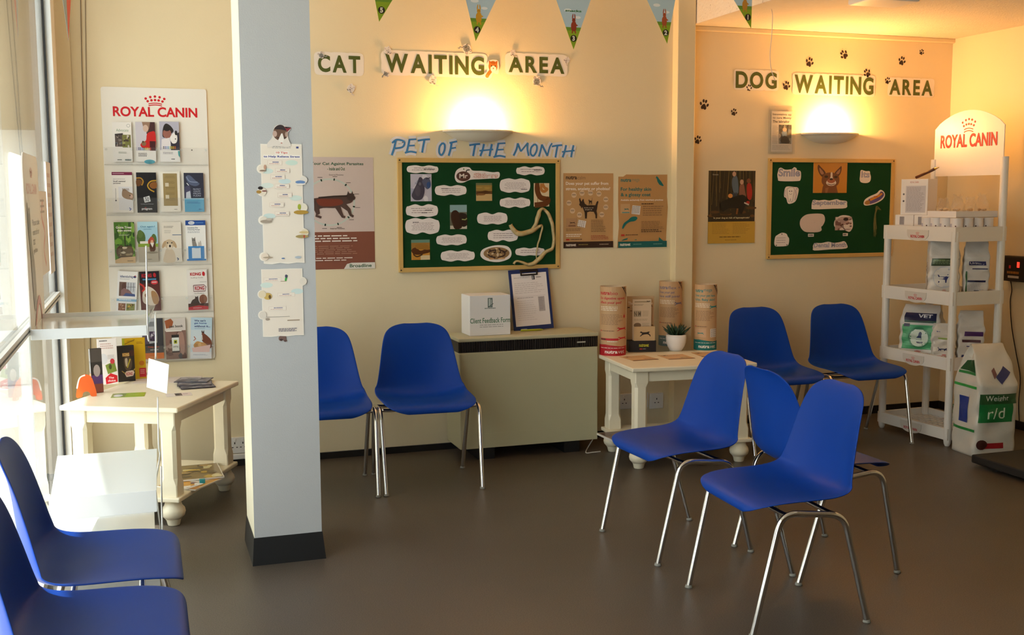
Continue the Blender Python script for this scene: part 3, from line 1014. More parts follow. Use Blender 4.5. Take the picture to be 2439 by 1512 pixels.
def tips_sheet(x0, y0, x1, y1, circ, label, lower):
    cx, cz, w, h = wrect(x0, y0, x1, y1, PY)
    out = [(0, 0), (.3, .003), (.7, -.003), (1, 0)]
    rt = sorted([c for c in circ if c[3] == 1], key=lambda c: c[1]); lf = sorted([c for c in circ if c[3] == 0], key=lambda c: -c[1])
    rr = .0165
    for px_, py_, col, side in rt:
        v = (py_ - y0) / (y1 - y0)
        out += [(1, v - rr * 1.0 / h)] + [(1 + rr * .95 * math.cos(a) / w, v + rr * math.sin(a) / h) for a in [math.radians(d) for d in range(-75, 76, 15)]] + [(1, v + rr / h)]
    out += [(1, 1)] + [(.8 - .2 * k, 1 + (.006 if k % 2 else -.004)) for k in range(4)] + [(0, 1)]
    for px_, py_, col, side in lf:
        v = (py_ - y0) / (y1 - y0)
        out += [(0, v + rr / h)] + [(-rr * .95 * math.cos(a) / w, v + rr * math.sin(a) / h) for a in [math.radians(d) for d in range(75, -76, -15)]] + [(0, v - rr / h)]
    s = Sheet(w, h, base='f3ebdf', th=.001, outline=out)
    if lower:
        s.rect(.02, .01, .98, .99, 'efe3d5')
        for (u, v, c) in ((.12, .235, 'd6e4dc'), (.86, .34, 'd2e3e0')): s.ell(u, v, .15, .04, c)
        for k, (u, v) in enumerate(((.28, .155), (.60, .385), (.38, .585))):
            s.rect(u - .22, v - .03, u + .20, v + .03, 'dccabc'); s.rect(u - .214, v - .027, u + .194, v + .027, 'f1e6d9')
            s.para(u - .10, v - .014, u + .12, v - .002, 1, '4a4f8a', k, .8); s.para(u - .18, v + .008, u + .17, v + .018, 1, 'c99a90', k + 9, .6)
        s.poly([(.56, .175), (.58, .11), (.62, .09), (.64, .10), (.61, .16), (.60, .185)], '3fae4a'); s.ell(.60, .11, .03, .025, '4a4664'); s.rect(.46, .18, .60, .186, '8a6a4a')
        s.rect(.1, .705, .66, .712, 'a39a90'); s.rect(.60, .76, .90, .775, 'a8927c'); s.ell(.12, .74, .05, .02, 'a89a8c')
        s.para(.38, .885, .86, .94, 3, '54506a', 6, .45)
        s.ell(.14, .40, .10, .05, 'cfae62'); s.ell(.19, .41, .03, .03, '6a4f2a')
    else:
        tips_upper(s)
        s.ell(.94, .755 * .43, .0, .0, 'efe4d6')
    for px_, py_, col, side in circ:
        u, v = (px_ - x0) / (x1 - x0), (py_ - y0) / (y1 - y0)
        s.circ(u + (.03 if side == 0 else -.03), v, rr * .84, col)
    if not lower:
        def at(px_, py_): return (px_ - x0) / (x1 - x0), (py_ - y0) / (y1 - y0)
        for (px_, py_, rx, ry, c) in ((633, 398, 3, 6, 'c79c86'), (628, 406, 8, 2, '8a7462'), (716, 433, 12, 4, '6e8fc0'), (716, 438, 13, 2, 'eee8e0'), (621, 447, 6, 4, '2c2624'), (617, 456, 6, 4, 'a9823c'), (630, 454, 6, 1.5, '7a3a36'),
                                      (712, 492, 4, 7, 'a8b43c'), (716, 505, 18, 5, 'b5903c'), (632, 526, 14, 4, 'a89a8a'), (640, 521, 8, 3, 'c9bcae'), (722, 553, 12, 3, 'd9c08a'), (717, 563, 16, 4, 'ac9660'), (722, 563, 2, 4, 'b04a36'),
                                      (634, 612, 12, 2, 'b5a48e'), (670, 615, 4, 1.5, '5a7ab0'), (706, 613, 8, 3, 'b9c4cf')):
            u, v = at(px_, py_); s.ell(u, v, rx / (x1 - x0), ry / (y1 - y0), c, 12)
    o = s.build('cat_tips_leaflet', loc=(cx, PY - .0012, cz)); tag(o, label, 'leaflet', 'two torn halves of the long leaflet on the pillar')


tips_sheet(624, 343, 722, 627, [c for c in KCIRC if c[1] < 630], 'long cat-stress tips leaflet on the pillar, torn along its lower edge', False)
tips_sheet(624, 640, 722, 800, [c for c in KCIRC if c[1] > 640], 'shorter lower half of the cat tips leaflet with two cat feet below', True)
kc = wrect(636, 297, 695, 349, PY)
s = Sheet(kc[2], kc[3], base='e6ddd4', th=.0009, outline=smooth_loop([(.18, .62), (.24, .36), (.30, .12), (.48, .0), (.68, .03), (.96, .16), (.84, .36), (.86, .66), (.94, .98), (.5, 1.0), (.30, .98), (.02, 1.06), (.0, .86)], 4))
s.poly(smooth_loop([(.26, .52), (.28, .2), (.46, .02), (.66, .04), (.82, .3), (.80, .56), (.62, .7), (.42, .7)], 4), '6e5142')
s.poly(smooth_loop([(.30, .2), (.46, .02), (.66, .05), (.78, .26), (.55, .22)], 4), '33282a')
s.poly([(.70, .10), (.98, .14), (.82, .32)], '8a2f38'); s.poly([(.72, .08), (.98, .12), (.90, .15), (.76, .17)], '2c2226')
s.ell(.31, .42, .09, .14, 'c6a79a', 14); s.ell(.78, .44, .06, .12, 'b59a8c', 14)
s.poly([(.57, .40), (.62, .40), (.68, .66), (.62, .84), (.54, .84), (.44, .70)], 'f2ebe4'); s.ell(.57, .84, .04, .03, 'c08a80', 10)
s.ell(.44, .60, .05, .02, '2a2020', 10, .4); s.ell(.70, .60, .04, .02, '2a2020', 10, -.4)
o = s.build('paper_kitten', loc=(kc[0], PY - .0032, kc[1])); tag(o, 'brown and white paper kitten looking down from the top of the pillar leaflet', 'paper cut-out')
kf = wrect(664, 800, 684, 814, PY)
s = Sheet(kf[2], kf[3], base='7a5f58', th=.0009, outline=smooth_loop([(.1, .0), (.8, .0), (.9, .6), (1.0, .9), (.7, 1.0), (.5, .7), (.3, .85), (.0, .6)], 3)); s.ell(.3, .6, .2, .15, '3a2c2a'); s.ell(.75, .85, .14, .1, '4a3836')
o = s.build('paper_cat_feet', loc=(kf[0], PY - .0008, kf[1])); tag(o, 'paper cat feet dangling under the lower leaflet on the pillar', 'paper cut-out')


# ------------------------------------------------------------------ noticeboards
def noticeboard(rect, Y, label, fr_px):
    cx, cz, w, h = wrect(*rect, Y)
    fw = fr_px
    t = thing('noticeboard', label, 'noticeboard', (cx, Y, cz - h / 2))
    bm = bmesh.new()
    for a in ((-w / 2, w / 2, -.018, 0, h - fw, h), (-w / 2, w / 2, -.018, 0, 0, fw), (-w / 2, -w / 2 + fw, -.018, 0, fw, h - fw), (w / 2 - fw, w / 2, -.018, 0, fw, h - fw)): box(bm, *a)
    obj('frame', bm, PINE, t, mods=[bevel(.002, 2)])
    obj('felt_panel', bx(-w / 2 + fw - .001, w / 2 - fw + .001, -.011, -.002, fw - .001, h - fw + .001), FELT, t)
    for sx in (-1, 1):
        for z in (.012, h - .012):
            bm = bmesh.new()
            bmesh.ops.create_cone(bm, cap_ends=True, segments=10, radius1=.0042, radius2=.0042, depth=.003, matrix=Matrix.Translation((sx * (w / 2 - .011), -.0185, z)) @ Matrix.Rotation(math.pi / 2, 4, 'X'))
            obj('corner_screw', bm, mat('dark_screw', '4a3c2c', rough=.4, metal=.6), t)
    return t


noticeboard((947, 377.5, 1331, 643.5), D1, 'pine-framed green noticeboard with the pet of the month display', .024)
noticeboard((1826, 378, 2124, 613), D2, 'pine-framed green noticeboard with the dental month display, partly behind the white rack', .024)
NB1, NB2 = D1 - .0112, D2 - .0112


def bpx(x, y):          # pixel on the enlarged view of the first board
    return 940 + x / 5.6, 380 + y / 5.6


def cloud(px4, outline, label, nl, seed, dark=None, group='handwritten-shape notes on the pet of the month board', title=None):
    x0, y0 = bpx(px4[0], px4[1]); x1, y1 = bpx(px4[2], px4[3])
    cx, cz, w, h = wrect(x0, y0, x1, y1, NB1)
    s = Sheet(w, h, base='efe6e4', th=.0007, outline=smooth_loop(outline, 4))
    s.para(.14, .30, .88, .80, nl, 'a8989a', seed, .32, True)
    if dark:
        for (u0, v0, u1, v1) in dark: s.para(u0, v0, u1, v1, 1, '3c3436', seed + 1, .8)
    o = s.build('cloud_note', loc=(cx, NB1 - .0008, cz))
    return tag(o, label, 'note', group)


def lobes(k, seed, top=.10, bot=.10):
    """wavy cloud outline with k lobes along the top and bottom"""
    rnd = random.Random(seed)
    pts = [(0, .5), (.03, .2)]
    n = 2 * k
    for i in range(n + 1):
        u = .10 + .80 * i / n
        pts.append((u, (.0 if i % 2 else top * rnd.uniform(.7, 1.6))))
    pts += [(.97, .2), (1, .5), (.97, .8)]
    for i in range(n + 1):
        u = .90 - .80 * i / n
        pts.append((u, 1 - (.0 if i % 2 else bot * rnd.uniform(.7, 1.6))))
    pts.append((.03, .8))
    return pts


N = 'on the pet board'
for px4, k, nl, seed, dark, lab in (
        ((160, 76, 582, 182), 2, 2, 1, [(.54, .44, .90, .56)], 'wavy white note in the top left corner, above the rabbit-dark photo, ' + N),
        ((1620, 90, 2000, 210), 2, 2, 2, [(.62, .36, .98, .48)], 'pointed white note in the top right corner ' + N),
        ((535, 340, 958, 482), 2, 3, 3, [(.20, .30, .48, .38)], 'wavy white note right of the grey pet photo ' + N),
        ((1400, 250, 1808, 442), 2, 6, 4, [(.70, .74, .92, .80)], 'largest upper white note with six lines, left of the tall photo, ' + N),
        ((1400, 505, 1808, 645), 2, 4, 5, None, 'wavy white note under the six-line note ' + N),
        ((148, 595, 578, 765), 2, 3, 6, [(.60, .44, .86, .52), (.48, .64, .70, .72)], 'white note with bold words below the grey pet photo ' + N),
        ((140, 778, 600, 995), 2, 6, 7, [(.22, .24, .44, .29)], 'biggest white note at the left edge, six lines, ' + N),
        ((1098, 705, 1504, 866), 2, 4, 8, None, 'white note in the middle, right of the dark upright photo, ' + N),
        ((553, 998, 960, 1144), 2, 4, 9, None, 'white note below the dark upright photo ' + N),
        ((1240, 935, 1645, 1095), 2, 3, 10, None, 'white note partly under the shed snake skin ' + N),
        ((613, 1208, 1068, 1358), 2, 5, 11, None, 'white note at the bottom, left of the oval snake picture, ' + N),
        ((1608, 1172, 2000, 1282), 2, 2, 12, None, 'narrow white note crossed by the hanging skin, bottom right ' + N)):
    cloud(px4, lobes(k, seed), lab, nl, seed, dark)


def pet_photo(px4, fn, label, name='photo_print'):
    x0, y0 = bpx(px4[0], px4[1]); x1, y1 = bpx(px4[2], px4[3])
    cx, cz, w, h = wrect(x0, y0, x1, y1, NB1)
    s = Sheet(w, h, base='e8e2de', th=.0007)
    fn(s)
    o = s.build(name, loc=(cx, NB1 - .0008, cz), m=GLOSSPRINT)
    return tag(o, label, 'photo', 'photographs on the pet of the month board')


def ph1(s):
    s.photo(.0, .0, 1, 1, ['c4c0d0', 'd6d2de', 'a8a8c0', 'e0dde6', '9fa6b8'], 3)
    s.poly(smooth_loop([(.12, .62), (.30, .34), (.42, .12), (.56, .16), (.64, .36), (.66, .66), (.52, .92), (.2, .95), (.04, .8)], 4), '4a4656')
    s.poly(smooth_loop([(.55, .25), (.74, .12), (.92, .2), (.96, .42), (.80, .56), (.62, .42)], 4), '5d6078'); s.ell(.86, .40, .10, .12, '38558a')
    s.ell(.34, .62, .13, .2, '5a5462'); s.ell(.44, .36, .06, .06, '79757c'); s.stroke([(.74, .18), (.94, .13)], .004, '2e2c38')


def ph2(s):
    s.rect(0, 0, 1, 1, 'cfae78'); s.rect(0, 0, 1, .12, '6f7350'); s.rect(0, .12, 1, .45, 'a38446'); s.rect(0, .45, 1, .62, '6e4e2c')
    s.poly(smooth_loop([(.02, .55), (.3, .48), (.6, .42), (.92, .52), (.6, .6), (.3, .66), (.05, .7)], 3), '5a3a22'); s.ell(.3, .64, .28, .06, '8b6136'); s.ell(.2, .25, .2, .04, 'b4954f'); s.ell(.7, .28, .2, .05, 'b4954f')


def ph3(s):
    s.rect(0, 0, 1, 1, 'e0cdaa'); s.stroke([(.26, .1), (.24, .95)], .004, 'a2793f')
    s.stroke(smooth_line([(.22, .0), (.24, .35), (.42, .6), (.75, .68), (.92, .7), (.82, .86), (.4, .92), (.05, .94)], 5), [.024, .026, .028, .030, .030], '6b3c1e')
    s.stroke(smooth_line([(.5, .02), (.48, .26), (.66, .36), (.86, .26), (.7, .2), (.56, .02)], 5), .016, 'b8793a')


def ph4(s):
    s.rect(0, 0, 1, 1, '6d6b5a'); s.rect(0, 0, 1, .30, '8fb0b6'); s.rect(0, .86, 1, 1, 'c9c3b4')
    s.poly(smooth_loop([(.05, .5), (.12, .28), (.36, .22), (.55, .36), (.6, .6), (.7, .94), (.3, 1.0), (.14, .8)], 4), '3f2a20')
    s.poly(smooth_loop([(.55, .36), (.8, .34), (1.0, .44), (1.0, .84), (.72, .9), (.6, .66)], 4), '332823'); s.stroke([(.7, .6), (.9, .62), (1.0, .56)], .006, '9aa86a')


def ph5(s):
    s.rect(0, 0, 1, 1, 'c98f3c'); s.rect(0, 0, 1, .2, '6c9080'); s.rect(0, .15, 1, .45, 'a2783a')
    s.poly(smooth_loop([(.0, .5), (.25, .38), (.5, .55), (.9, .42), (1.0, .62), (.7, .7), (.4, .75), (.1, .7)], 4), '5a331c'); s.poly(smooth_loop([(.2, .28), (.5, .2), (.9, .28), (.95, .5), (.6, .48), (.3, .46)], 3), '9c7030')
    s.rect(.5, .78, 1, 1, 'd9c39a'); s.stroke(smooth_line([(.1, .72), (.3, .84), (.6, .74)], 5), .006, '3c2413')


pet_photo((212, 193, 492, 556), ph1, 'grey-blue photo of a dark coiled pet at the upper left ' + N)
pet_photo((1085, 312, 1298, 550), ph2, 'small sandy snake photo under the title card')
pet_photo((1855, 314, 2060, 625), ph3, 'tall pale photo of a brown snake on a branch, ' + N)
pet_photo((738, 604, 962, 925), ph4, 'upright photo of a dark brown animal in the middle ' + N)
pet_photo((222, 1068, 468, 1336), ph5, 'square amber photo of a snake in the lower left corner ' + N)
# title and oval python
x0, y0 = bpx(800, 100); x1, y1 = bpx(1402, 312)
cx, cz, w, h = wrect(x0, y0, x1, y1, NB1)
s = Sheet(w, h, base='efe6e4', th=.0007, outline=smooth_loop([(.0, .62), (.04, .22), (.16, .02), (.32, .02), (.40, .22), (.62, .24), (.84, .32), (.97, .30), (1.0, .48), (.96, .70), (.80, .72), (.56, .76), (.34, .80), (.18, .98), (.05, .94)], 4))
s.ell(.19, .58, .155, .31, '5a3830', 24); s.text('Mr', .10, .42, .285, .70, 'e8dcd4', .03)
s.stroke(smooth_line([(.25, .34), (.27, .20), (.33, .18)], 4), .006, '3a4038'); s.circ(.20, .13, .004, '4c7a34', 8)
s.text('Slithers', .41, .36, .96, .70, 'c98a80', .05); s.text('Slithers', .413, .37, .957, .69, 'f0dfd8', .0)
tag(s.build('title_card', loc=(cx, NB1 - .0008, cz)), 'white cut-out title card with a red-brown round emblem ' + N, 'title card')
x0, y0 = bpx(1142, 1142); x1, y1 = bpx(1556, 1366)
cx, cz, w, h = wrect(x0, y0, x1, y1, NB1)
s = Sheet(w, h, base='efe8e4', th=.0007, outline=smooth_loop([(.0, .55), (.06, .26), (.28, .08), (.55, .0), (.85, .06), (.98, .3), (1.0, .6), (.9, .84), (.6, 1.0), (.28, .94), (.08, .78)], 4))
s.ell(.52, .48, .42, .37, '9a7a52', 28)
rnd = random.Random(5)
for k in range(22):
    a = rnd.uniform(0, 6.28); r = rnd.uniform(.15, .95)
    s.ell(.52 + .38 * r * math.cos(a), .48 + .32 * r * math.sin(a), rnd.uniform(.025, .06), rnd.uniform(.03, .07), ('4a3026', 'c7a878', '3a2620', 'd9c3a0')[k % 4], 9, a)
for a0 in (.2, 1.7, 3.4, 5.0): s.stroke([(.52 + .28 * math.cos(a0 + t * .25), .5 + .22 * math.sin(a0 + t * .25)) for t in range(6)], .007, '3c261e')
s.ell(.36, .80, .09, .05, 'cfa070'); s.ell(.68, .80, .12, .05, 'd9b080')
tag(s.build('oval_picture', loc=(cx, NB1 - .0008, cz)), 'oval cut-out picture of a patterned python ' + N, 'picture')

# the shed snake skin pinned to the board
SKIN = mat('shed_skin', (0.55, 0.42, 0.20, 1), rough=.45, vary=.35, vscale=40, bump=.4, bscale=150)
sk = bmesh.new()


def ribbon(bm, px, widths, dy):
    P = [on_y(*bpx(*p), NB1 - dy[min(i, len(dy) - 1)]) for i, p in enumerate(px)]
    L = [(v.x, v.y, v.z) for v in P]
    L = smooth_line(L, 5)
    W = smooth_line([(a,) for a in widths], 5)
    prev = None
    for i, p in enumerate(L):
        p = Vector(p)
        a, b = Vector(L[max(i - 1, 0)]), Vector(L[min(i + 1, len(L) - 1)])
        t = (b - a).normalized()
        n = t.cross(Vector((0, -1, 0))).normalized()
        w_ = W[i][0] / 2
        wv = .003 * math.sin(i * .9)
        row = [bm.verts.new(p + n * w_ * k + Vector((0, -.010 * (1 - k * k) + wv, 0))) for k in (-1, -.5, 0, .5, 1)]
        if prev:
            for j in range(4): bm.faces.new((prev[j], prev[j + 1], row[j + 1], row[j]))
        prev = row


ribbon(sk, [(1545, 865), (1580, 930), (1650, 985), (1740, 980), (1850, 940), (1930, 890), (1965, 880), (1960, 950), (1930, 1060), (1905, 1150), (1890, 1240), (1885, 1330)], [.022, .026, .030, .029, .027, .018, .012, .012, .011, .009, .006, .003], [.004, .006, .012, .014, .012, .009, .006])
ribbon(sk, [(1830, 960), (1880, 860), (1910, 770), (1930, 700), (1970, 655), (2030, 700), (2080, 790), (2110, 920), (2120, 1060), (2105, 1180), (2020, 1230), (1930, 1320), (1860, 1380), (1780, 1400), (1700, 1370), (1620, 1355), (1590, 1395)], [.024, .020, .026, .022, .014, .018, .020, .018, .016, .018, .020, .024, .024, .018, .013, .011, .013], [.006, .008, .010, .010, .004, .010, .012, .012, .012])
o = obj('snake_skin', sk, SKIN, smooth=True, mods=[lambda o_: setattr(o_.modifiers.new('thick', 'SOLIDIFY'), 'thickness', .0008)])
tag(o, 'shed snake skin looped over the right side of the pet of the month board', 'snake skin')


# ------------------------------------------------------------------ brown paper posters
def nutracalm(s):
    s.text('nutra', .05, .035, .27, .082, '3c2a1c', .03); s.text('calm', .28, .035, .44, .082, '8a6a48')
    s.text('Does your pet suffer from', .05, .115, .90, .168, 'f4e9dc', .02); s.text('stress, anxiety or phobias?', .05, .185, .94, .238, 'f4e9dc', .02)
    for u, v in ((.21, .29), (.37, .265), (.54, .262), (.71, .275), (.85, .35), (.85, .455), (.77, .555), (.32, .555), (.18, .50), (.11, .395)):
        s.circ(u, v, .0155, 'dcbf9c'); s.para(u - .045, v - .012, u + .045, v + .012, 2, '54402e', int(u * 90), .5, True)
    shape(s, DOG, .31, .335, .70, .61, '3a281c'); s.poly([(.31, .345), (.33, .325), (.345, .36), (.40, .42), (.36, .47), (.33, .42)], '3a281c')
    shape(s, CATS, .50, .325, .575, .42, '3a281c', True)
    s.text('Quality you can', .41, .455, .60, .470, 'efe2d2'); s.text('trust in', .43, .478, .57, .493, 'efe2d2')
    s.rect(.055, .60, .26, .72, 'b98f66'); shape(s, RUN, .12, .64, .24, .68, '5a3c28'); s.rect(.10, .69, .24, .71, '8a5f42')
    s.poly([(.30, .62), (.455, .64), (.43, .73), (.27, .705)], 'ece2d8')
    for i in range(4):
        for j in range(4): s.ell(.305 + .035 * i - .006 * j, .638 + .022 * j + .004 * i, .009, .007, '8a7a70', 6)
    s.para(.55, .625, .86, .80, 8, '8a6846', 3, .32); s.para(.55, .835, .92, .90, 3, 'b0563e', 4, .4); s.para(.05, .74, .38, .78, 2, '8a6846', 5, .4)
    s.para(.05, .81, .38, .86, 2, 'efdfca', 6, .5); s.rect(.05, .875, .12, .895, 'c23a2c'); s.para(.14, .878, .42, .892, 1, '5c4030', 7, .7)
    s.rect(0, .915, 1, 1, '38241a'); s.text('nutravet', .05, .94, .25, .975, 'f2e6d8', .02); s.para(.30, .95, .54, .964, 1, '9a8a4e', 8, .7); s.para(.72, .95, .94, .964, 1, 'b8a894', 9, .7)


def nutracoat(s):
    T = '16706c'
    s.text('nutra', .05, .055, .26, .10, T, .03); s.text('mega', .27, .060, .43, .108, '7a8a70')
    s.poly([(.77, .03), (.82, .05), (.87, .09), (.93, .15), (.91, .16), (.84, .14), (.80, .10)], T); s.poly([(.76, .05), (.78, .02), (.83, .05)], T)
    s.text('For healthy skin', .05, .175, .67, .238, T, .02); s.text('& a glossy coat', .05, .250, .66, .312, T, .02)
    s.text('Available exclusively from veterinary practices', .05, .335, .92, .366, 'f4e9dc', .02)
    s.rect(.05, .40, .24, .53, 'cba274'); shape(s, RUN, .12, .455, .22, .49, T); s.rect(.08, .51, .23, .526, '6a9a94')
    s.poly([(.29, .42), (.455, .43), (.44, .55), (.27, .535)], 'ece6e0')
    for i in range(5):
        for j in range(5): s.ell(.306 + .03 * i - .004 * j, .438 + .021 * j, .008, .007, '2c3030', 6)
    s.para(.47, .395, .80, .412, 1, '4a3424', 1, .7); s.para(.50, .43, .94, .58, 5, '9a734e', 2, .35); s.para(.47, .64, .95, .76, 6, '8f6944', 3, .32); s.para(.47, .755, .92, .80, 2, '5c4230', 4, .5)
    s.poly(smooth_loop([(.08, .72), (.12, .66), (.20, .62), (.27, .58), (.36, .575), (.39, .60), (.34, .635), (.24, .645), (.16, .68), (.10, .74)], 3), T)
    s.rect(.06, .815, .13, .84, 'c23a2c'); s.para(.15, .82, .42, .834, 1, '5c4030', 6, .7)
    s.poly([(.06, .90), (.12, .88), (.20, .865), (.18, .89), (.10, .90)], T); s.poly([(.32, .895), (.38, .885), (.37, .90)], T); s.poly([(.84, .86), (.90, .90), (.93, .915), (.83, .915)], T)
    s.rect(0, .915, 1, 1, '12605f'); s.text('nutravet', .04, .938, .25, .975, 'f2ece0', .02); s.para(.31, .95, .52, .962, 1, '7aa8a0', 8, .7); s.para(.72, .95, .94, .962, 1, '8ab4ac', 9, .7)


pinned(nutracalm, 'brown_paper_poster', 'brown paper poster with a dark dog silhouette and a dark brown foot band', 'poster', (1341.5, 412.5, 1460, 590), D1, 'c69a66')
pinned(nutracoat, 'brown_paper_poster', 'brown paper poster with teal dogs, torn top corner and a teal foot band', 'poster', (1472, 415.5, 1588, 589), D1, 'c0905a',
       outline=[(.0, .03), (.10, .03), (.16, .0), (.6, .004), (1, .0), (1.0, .3), (1.02, .45), (1.0, .7), (.985, 1), (.5, .995), (-.015, 1), (.02, .7), (.0, .4)])


def woodland(s):
    s.rect(0, 0, 1, .70, '33281c')
    rnd = random.Random(2)
    for k in range(40):
        u = rnd.uniform(0, 1); s.stroke([(u, 0), (u + rnd.uniform(-.04, .04), rnd.uniform(.2, .6))], rnd.uniform(.002, .007), rnd.choice(['4a3b26', '241c14', '5a4c2e', '3e3a22', '6a5630']))
    for k in range(14): s.ell(rnd.uniform(.02, .98), rnd.uniform(.50, .68), rnd.uniform(.05, .14), .02, rnd.choice(['5a3a1e', '3a2614', '6a4622']), 9)
    s.text('Dementia', .08, .045, .20, .062, 'cfc6b4')
    s.poly(smooth_loop([(.50, .10), (.58, .07), (.62, .14), (.63, .30), (.54, .31), (.49, .20)], 3), '5b6874'); s.ell(.535, .045, .04, .035, 'c29a80', 12)
    s.stroke([(.53, .30), (.52, .42)], .014, '3c4454'); s.stroke([(.58, .30), (.59, .42)], .014, '3c4454')
    s.poly(smooth_loop([(.66, .20), (.74, .18), (.78, .30), (.80, .40), (.70, .44), (.65, .32)], 3), '8a5a48'); s.ell(.70, .155, .04, .035, 'c29a80', 12)
    s.poly(smooth_loop([(.82, .18), (.90, .18), (.93, .32), (.90, .40), (.83, .38), (.81, .28)], 3), 'a8231f'); s.ell(.85, .14, .045, .035, '7a4a34', 12)
    s.ell(.46, .345, .05, .03, 'd89048', 12); s.poly(smooth_loop([(.25, .44), (.45, .38), (.72, .33), (.82, .40), (.76, .52), (.70, .60), (.60, .52), (.42, .52), (.30, .56)], 3), '120f10')
    s.ell(.84, .44, .04, .025, 'b02a22', 10); s.stroke([(.62, .52), (.60, .60)], .012, '7a4a24'); s.stroke([(.76, .44), (.86, .47)], .008, 'c8c0b4')
    s.text('Is your dog at risk of leptospirosis?', .11, .635, .88, .665, 'e8dcae', .015)
    s.rect(0, .70, 1, 1, 'c9a03c'); s.para(.08, .725, .46, .88, 8, 'a67f2e', 3, .3); s.para(.52, .725, .90, .88, 8, 'a67f2e', 4, .3); s.para(.24, .905, .74, .93, 1, '7a5a20', 5, .5); s.para(.36, .95, .62, .965, 1, '8a6a28', 6, .5)


pinned(woodland, 'dog_walk_poster', 'dark woodland dog-walking poster with a mustard yellow lower part', 'poster', (1686.5, 406.5, 1797.5, 579), D2, 'c9a03c', m=GLOSSPRINT)


# ------------------------------------------------------------------ dental month items on the second board
def cpx(x, y):          # pixel on the enlarged view of the second board
    return 1820 + x / 6.047, 370 + y / 6.047


def on_board2(px4, name, label, cat, fn, outline=None, base='e9e0d8', group=None, m=None):
    x0, y0 = cpx(px4[0], px4[1]); x1, y1 = cpx(px4[2], px4[3])
    cx, cz, w, h = wrect(x0, y0, x1, y1, NB2)
    s = Sheet(w, h, base=base, th=.0007, outline=outline)
    fn(s)
    o = s.build(name, loc=(cx, NB2 - .0008, cz), m=m)
    return tag(o, label, cat, group)


M_ = 'on the dental month board'


def outlined(s, t, u0, v0, u1, v1, c, c2='e9e0d8'):
    s.text(t, u0, v0, u1, v1, c, .03)
    s.text(t, u0 + .004, v0 + .01, u1 - .004, v1 - .01, c2, -.012)


on_board2((190, 170, 530, 370), 'word_card', 'white card with the outlined word Smile ' + M_, 'word card', lambda s: outlined(s, 'Smile', .04, .10, .96, .68, '7d84a4', 'b4b4c4'),
          smooth_loop([(.02, .35), (.06, .10), (.16, .04), (.32, .18), (.60, .14), (.70, .0), (.80, .08), (.82, .2), (.97, .28), (1.0, .55), (.98, .9), (.85, 1.0), (.12, 1.0), (.03, .85), (.0, .55)], 3), group='outlined word cards on the dental month board')
on_board2((1378, 208, 1536, 396), 'word_card', 'small white card with the word Its ' + M_, 'word card', lambda s: outlined(s, 'Its', .10, .10, .90, .60, '7d84a4', 'c4c0cc'),
          smooth_loop([(.08, .02), (.5, .10), (.86, .10), (.92, .30), (1.0, .55), (.95, .85), (.7, 1.0), (.2, .98), (.0, .8), (.02, .4)], 3), group='outlined word cards on the dental month board')
on_board2((684, 630, 1192, 774), 'word_card', 'long white card with the word September under the dog portrait', 'word card', lambda s: outlined(s, 'September', .02, .10, .98, .72, '7d84a4', 'b9b6c4'),
          smooth_loop([(.01, .3), (.05, .06), (.2, .12), (.36, .06), (.5, .14), (.70, .0), (.80, .12), (.98, .2), (1.0, .5), (.97, .90), (.6, .96), (.06, 1.0), (.0, .8)], 3), group='outlined word cards on the dental month board')
on_board2((704, 1240, 1190, 1364), 'word_card', 'long white card with the words Dental Month at the board foot', 'word card', lambda s: outlined(s, 'Dental Month', .02, .14, .98, .68, '7d84a4', 'b9b6c4'),
          smooth_loop([(.0, .4), (.06, .14), (.24, .16), (.44, .02), (.60, .16), (.78, .10), (.92, .0), (1.0, .4), (.98, .84), (.5, .92), (.04, 1.0), (.0, .7)], 3), group='outlined word cards on the dental month board')


def dogface(s):
    s.rect(0, 0, 1, 1, 'c8862a')
    B, Dk = '7a4a2a', '5c3620'
    s.poly([(.26, 1), (.28, .82), (.34, .62), (.66, .62), (.70, .82), (.74, 1)], B)
    s.poly(smooth_loop([(.14, .08), (.22, .16), (.36, .34), (.28, .48), (.18, .38), (.12, .2)], 3), Dk); s.poly(smooth_loop([(.82, .12), (.74, .20), (.62, .36), (.72, .46), (.80, .36), (.83, .22)], 3), Dk)
    s.poly(smooth_loop([(.17, .18), (.25, .26), (.31, .36), (.25, .40), (.19, .32)], 3), 'a87858'); s.poly(smooth_loop([(.79, .22), (.72, .28), (.67, .36), (.73, .39), (.78, .33)], 3), 'a87858')
    s.poly(smooth_loop([(.26, .48), (.36, .36), (.52, .33), (.66, .37), (.76, .48), (.76, .68), (.64, .80), (.40, .80), (.26, .68)], 4), B)
    s.poly(smooth_loop([(.51, .34), (.56, .34), (.57, .5), (.64, .58), (.68, .68), (.60, .76), (.46, .76), (.38, .68), (.42, .58), (.50, .5)], 3), 'e4d6c8')
    s.ell(.53, .60, .12, .08, 'a85e3c', 16); s.ell(.53, .55, .05, .035, '3a241a', 12); s.ell(.38, .47, .055, .04, '3a2416', 12); s.ell(.66, .48, .055, .04, '3a2416', 12)
    s.stroke([(.42, .71), (.53, .74), (.64, .71)], .004, '4a2c20'); s.poly([(.36, .84), (.46, .82), (.42, 1.0), (.36, 1.0)], '94623e')


on_board2((706, 100, 1192, 540), 'dog_portrait', 'orange-backed portrait of a brown dog at the top of the dental month board', 'picture', dogface, m=GLOSSPRINT)


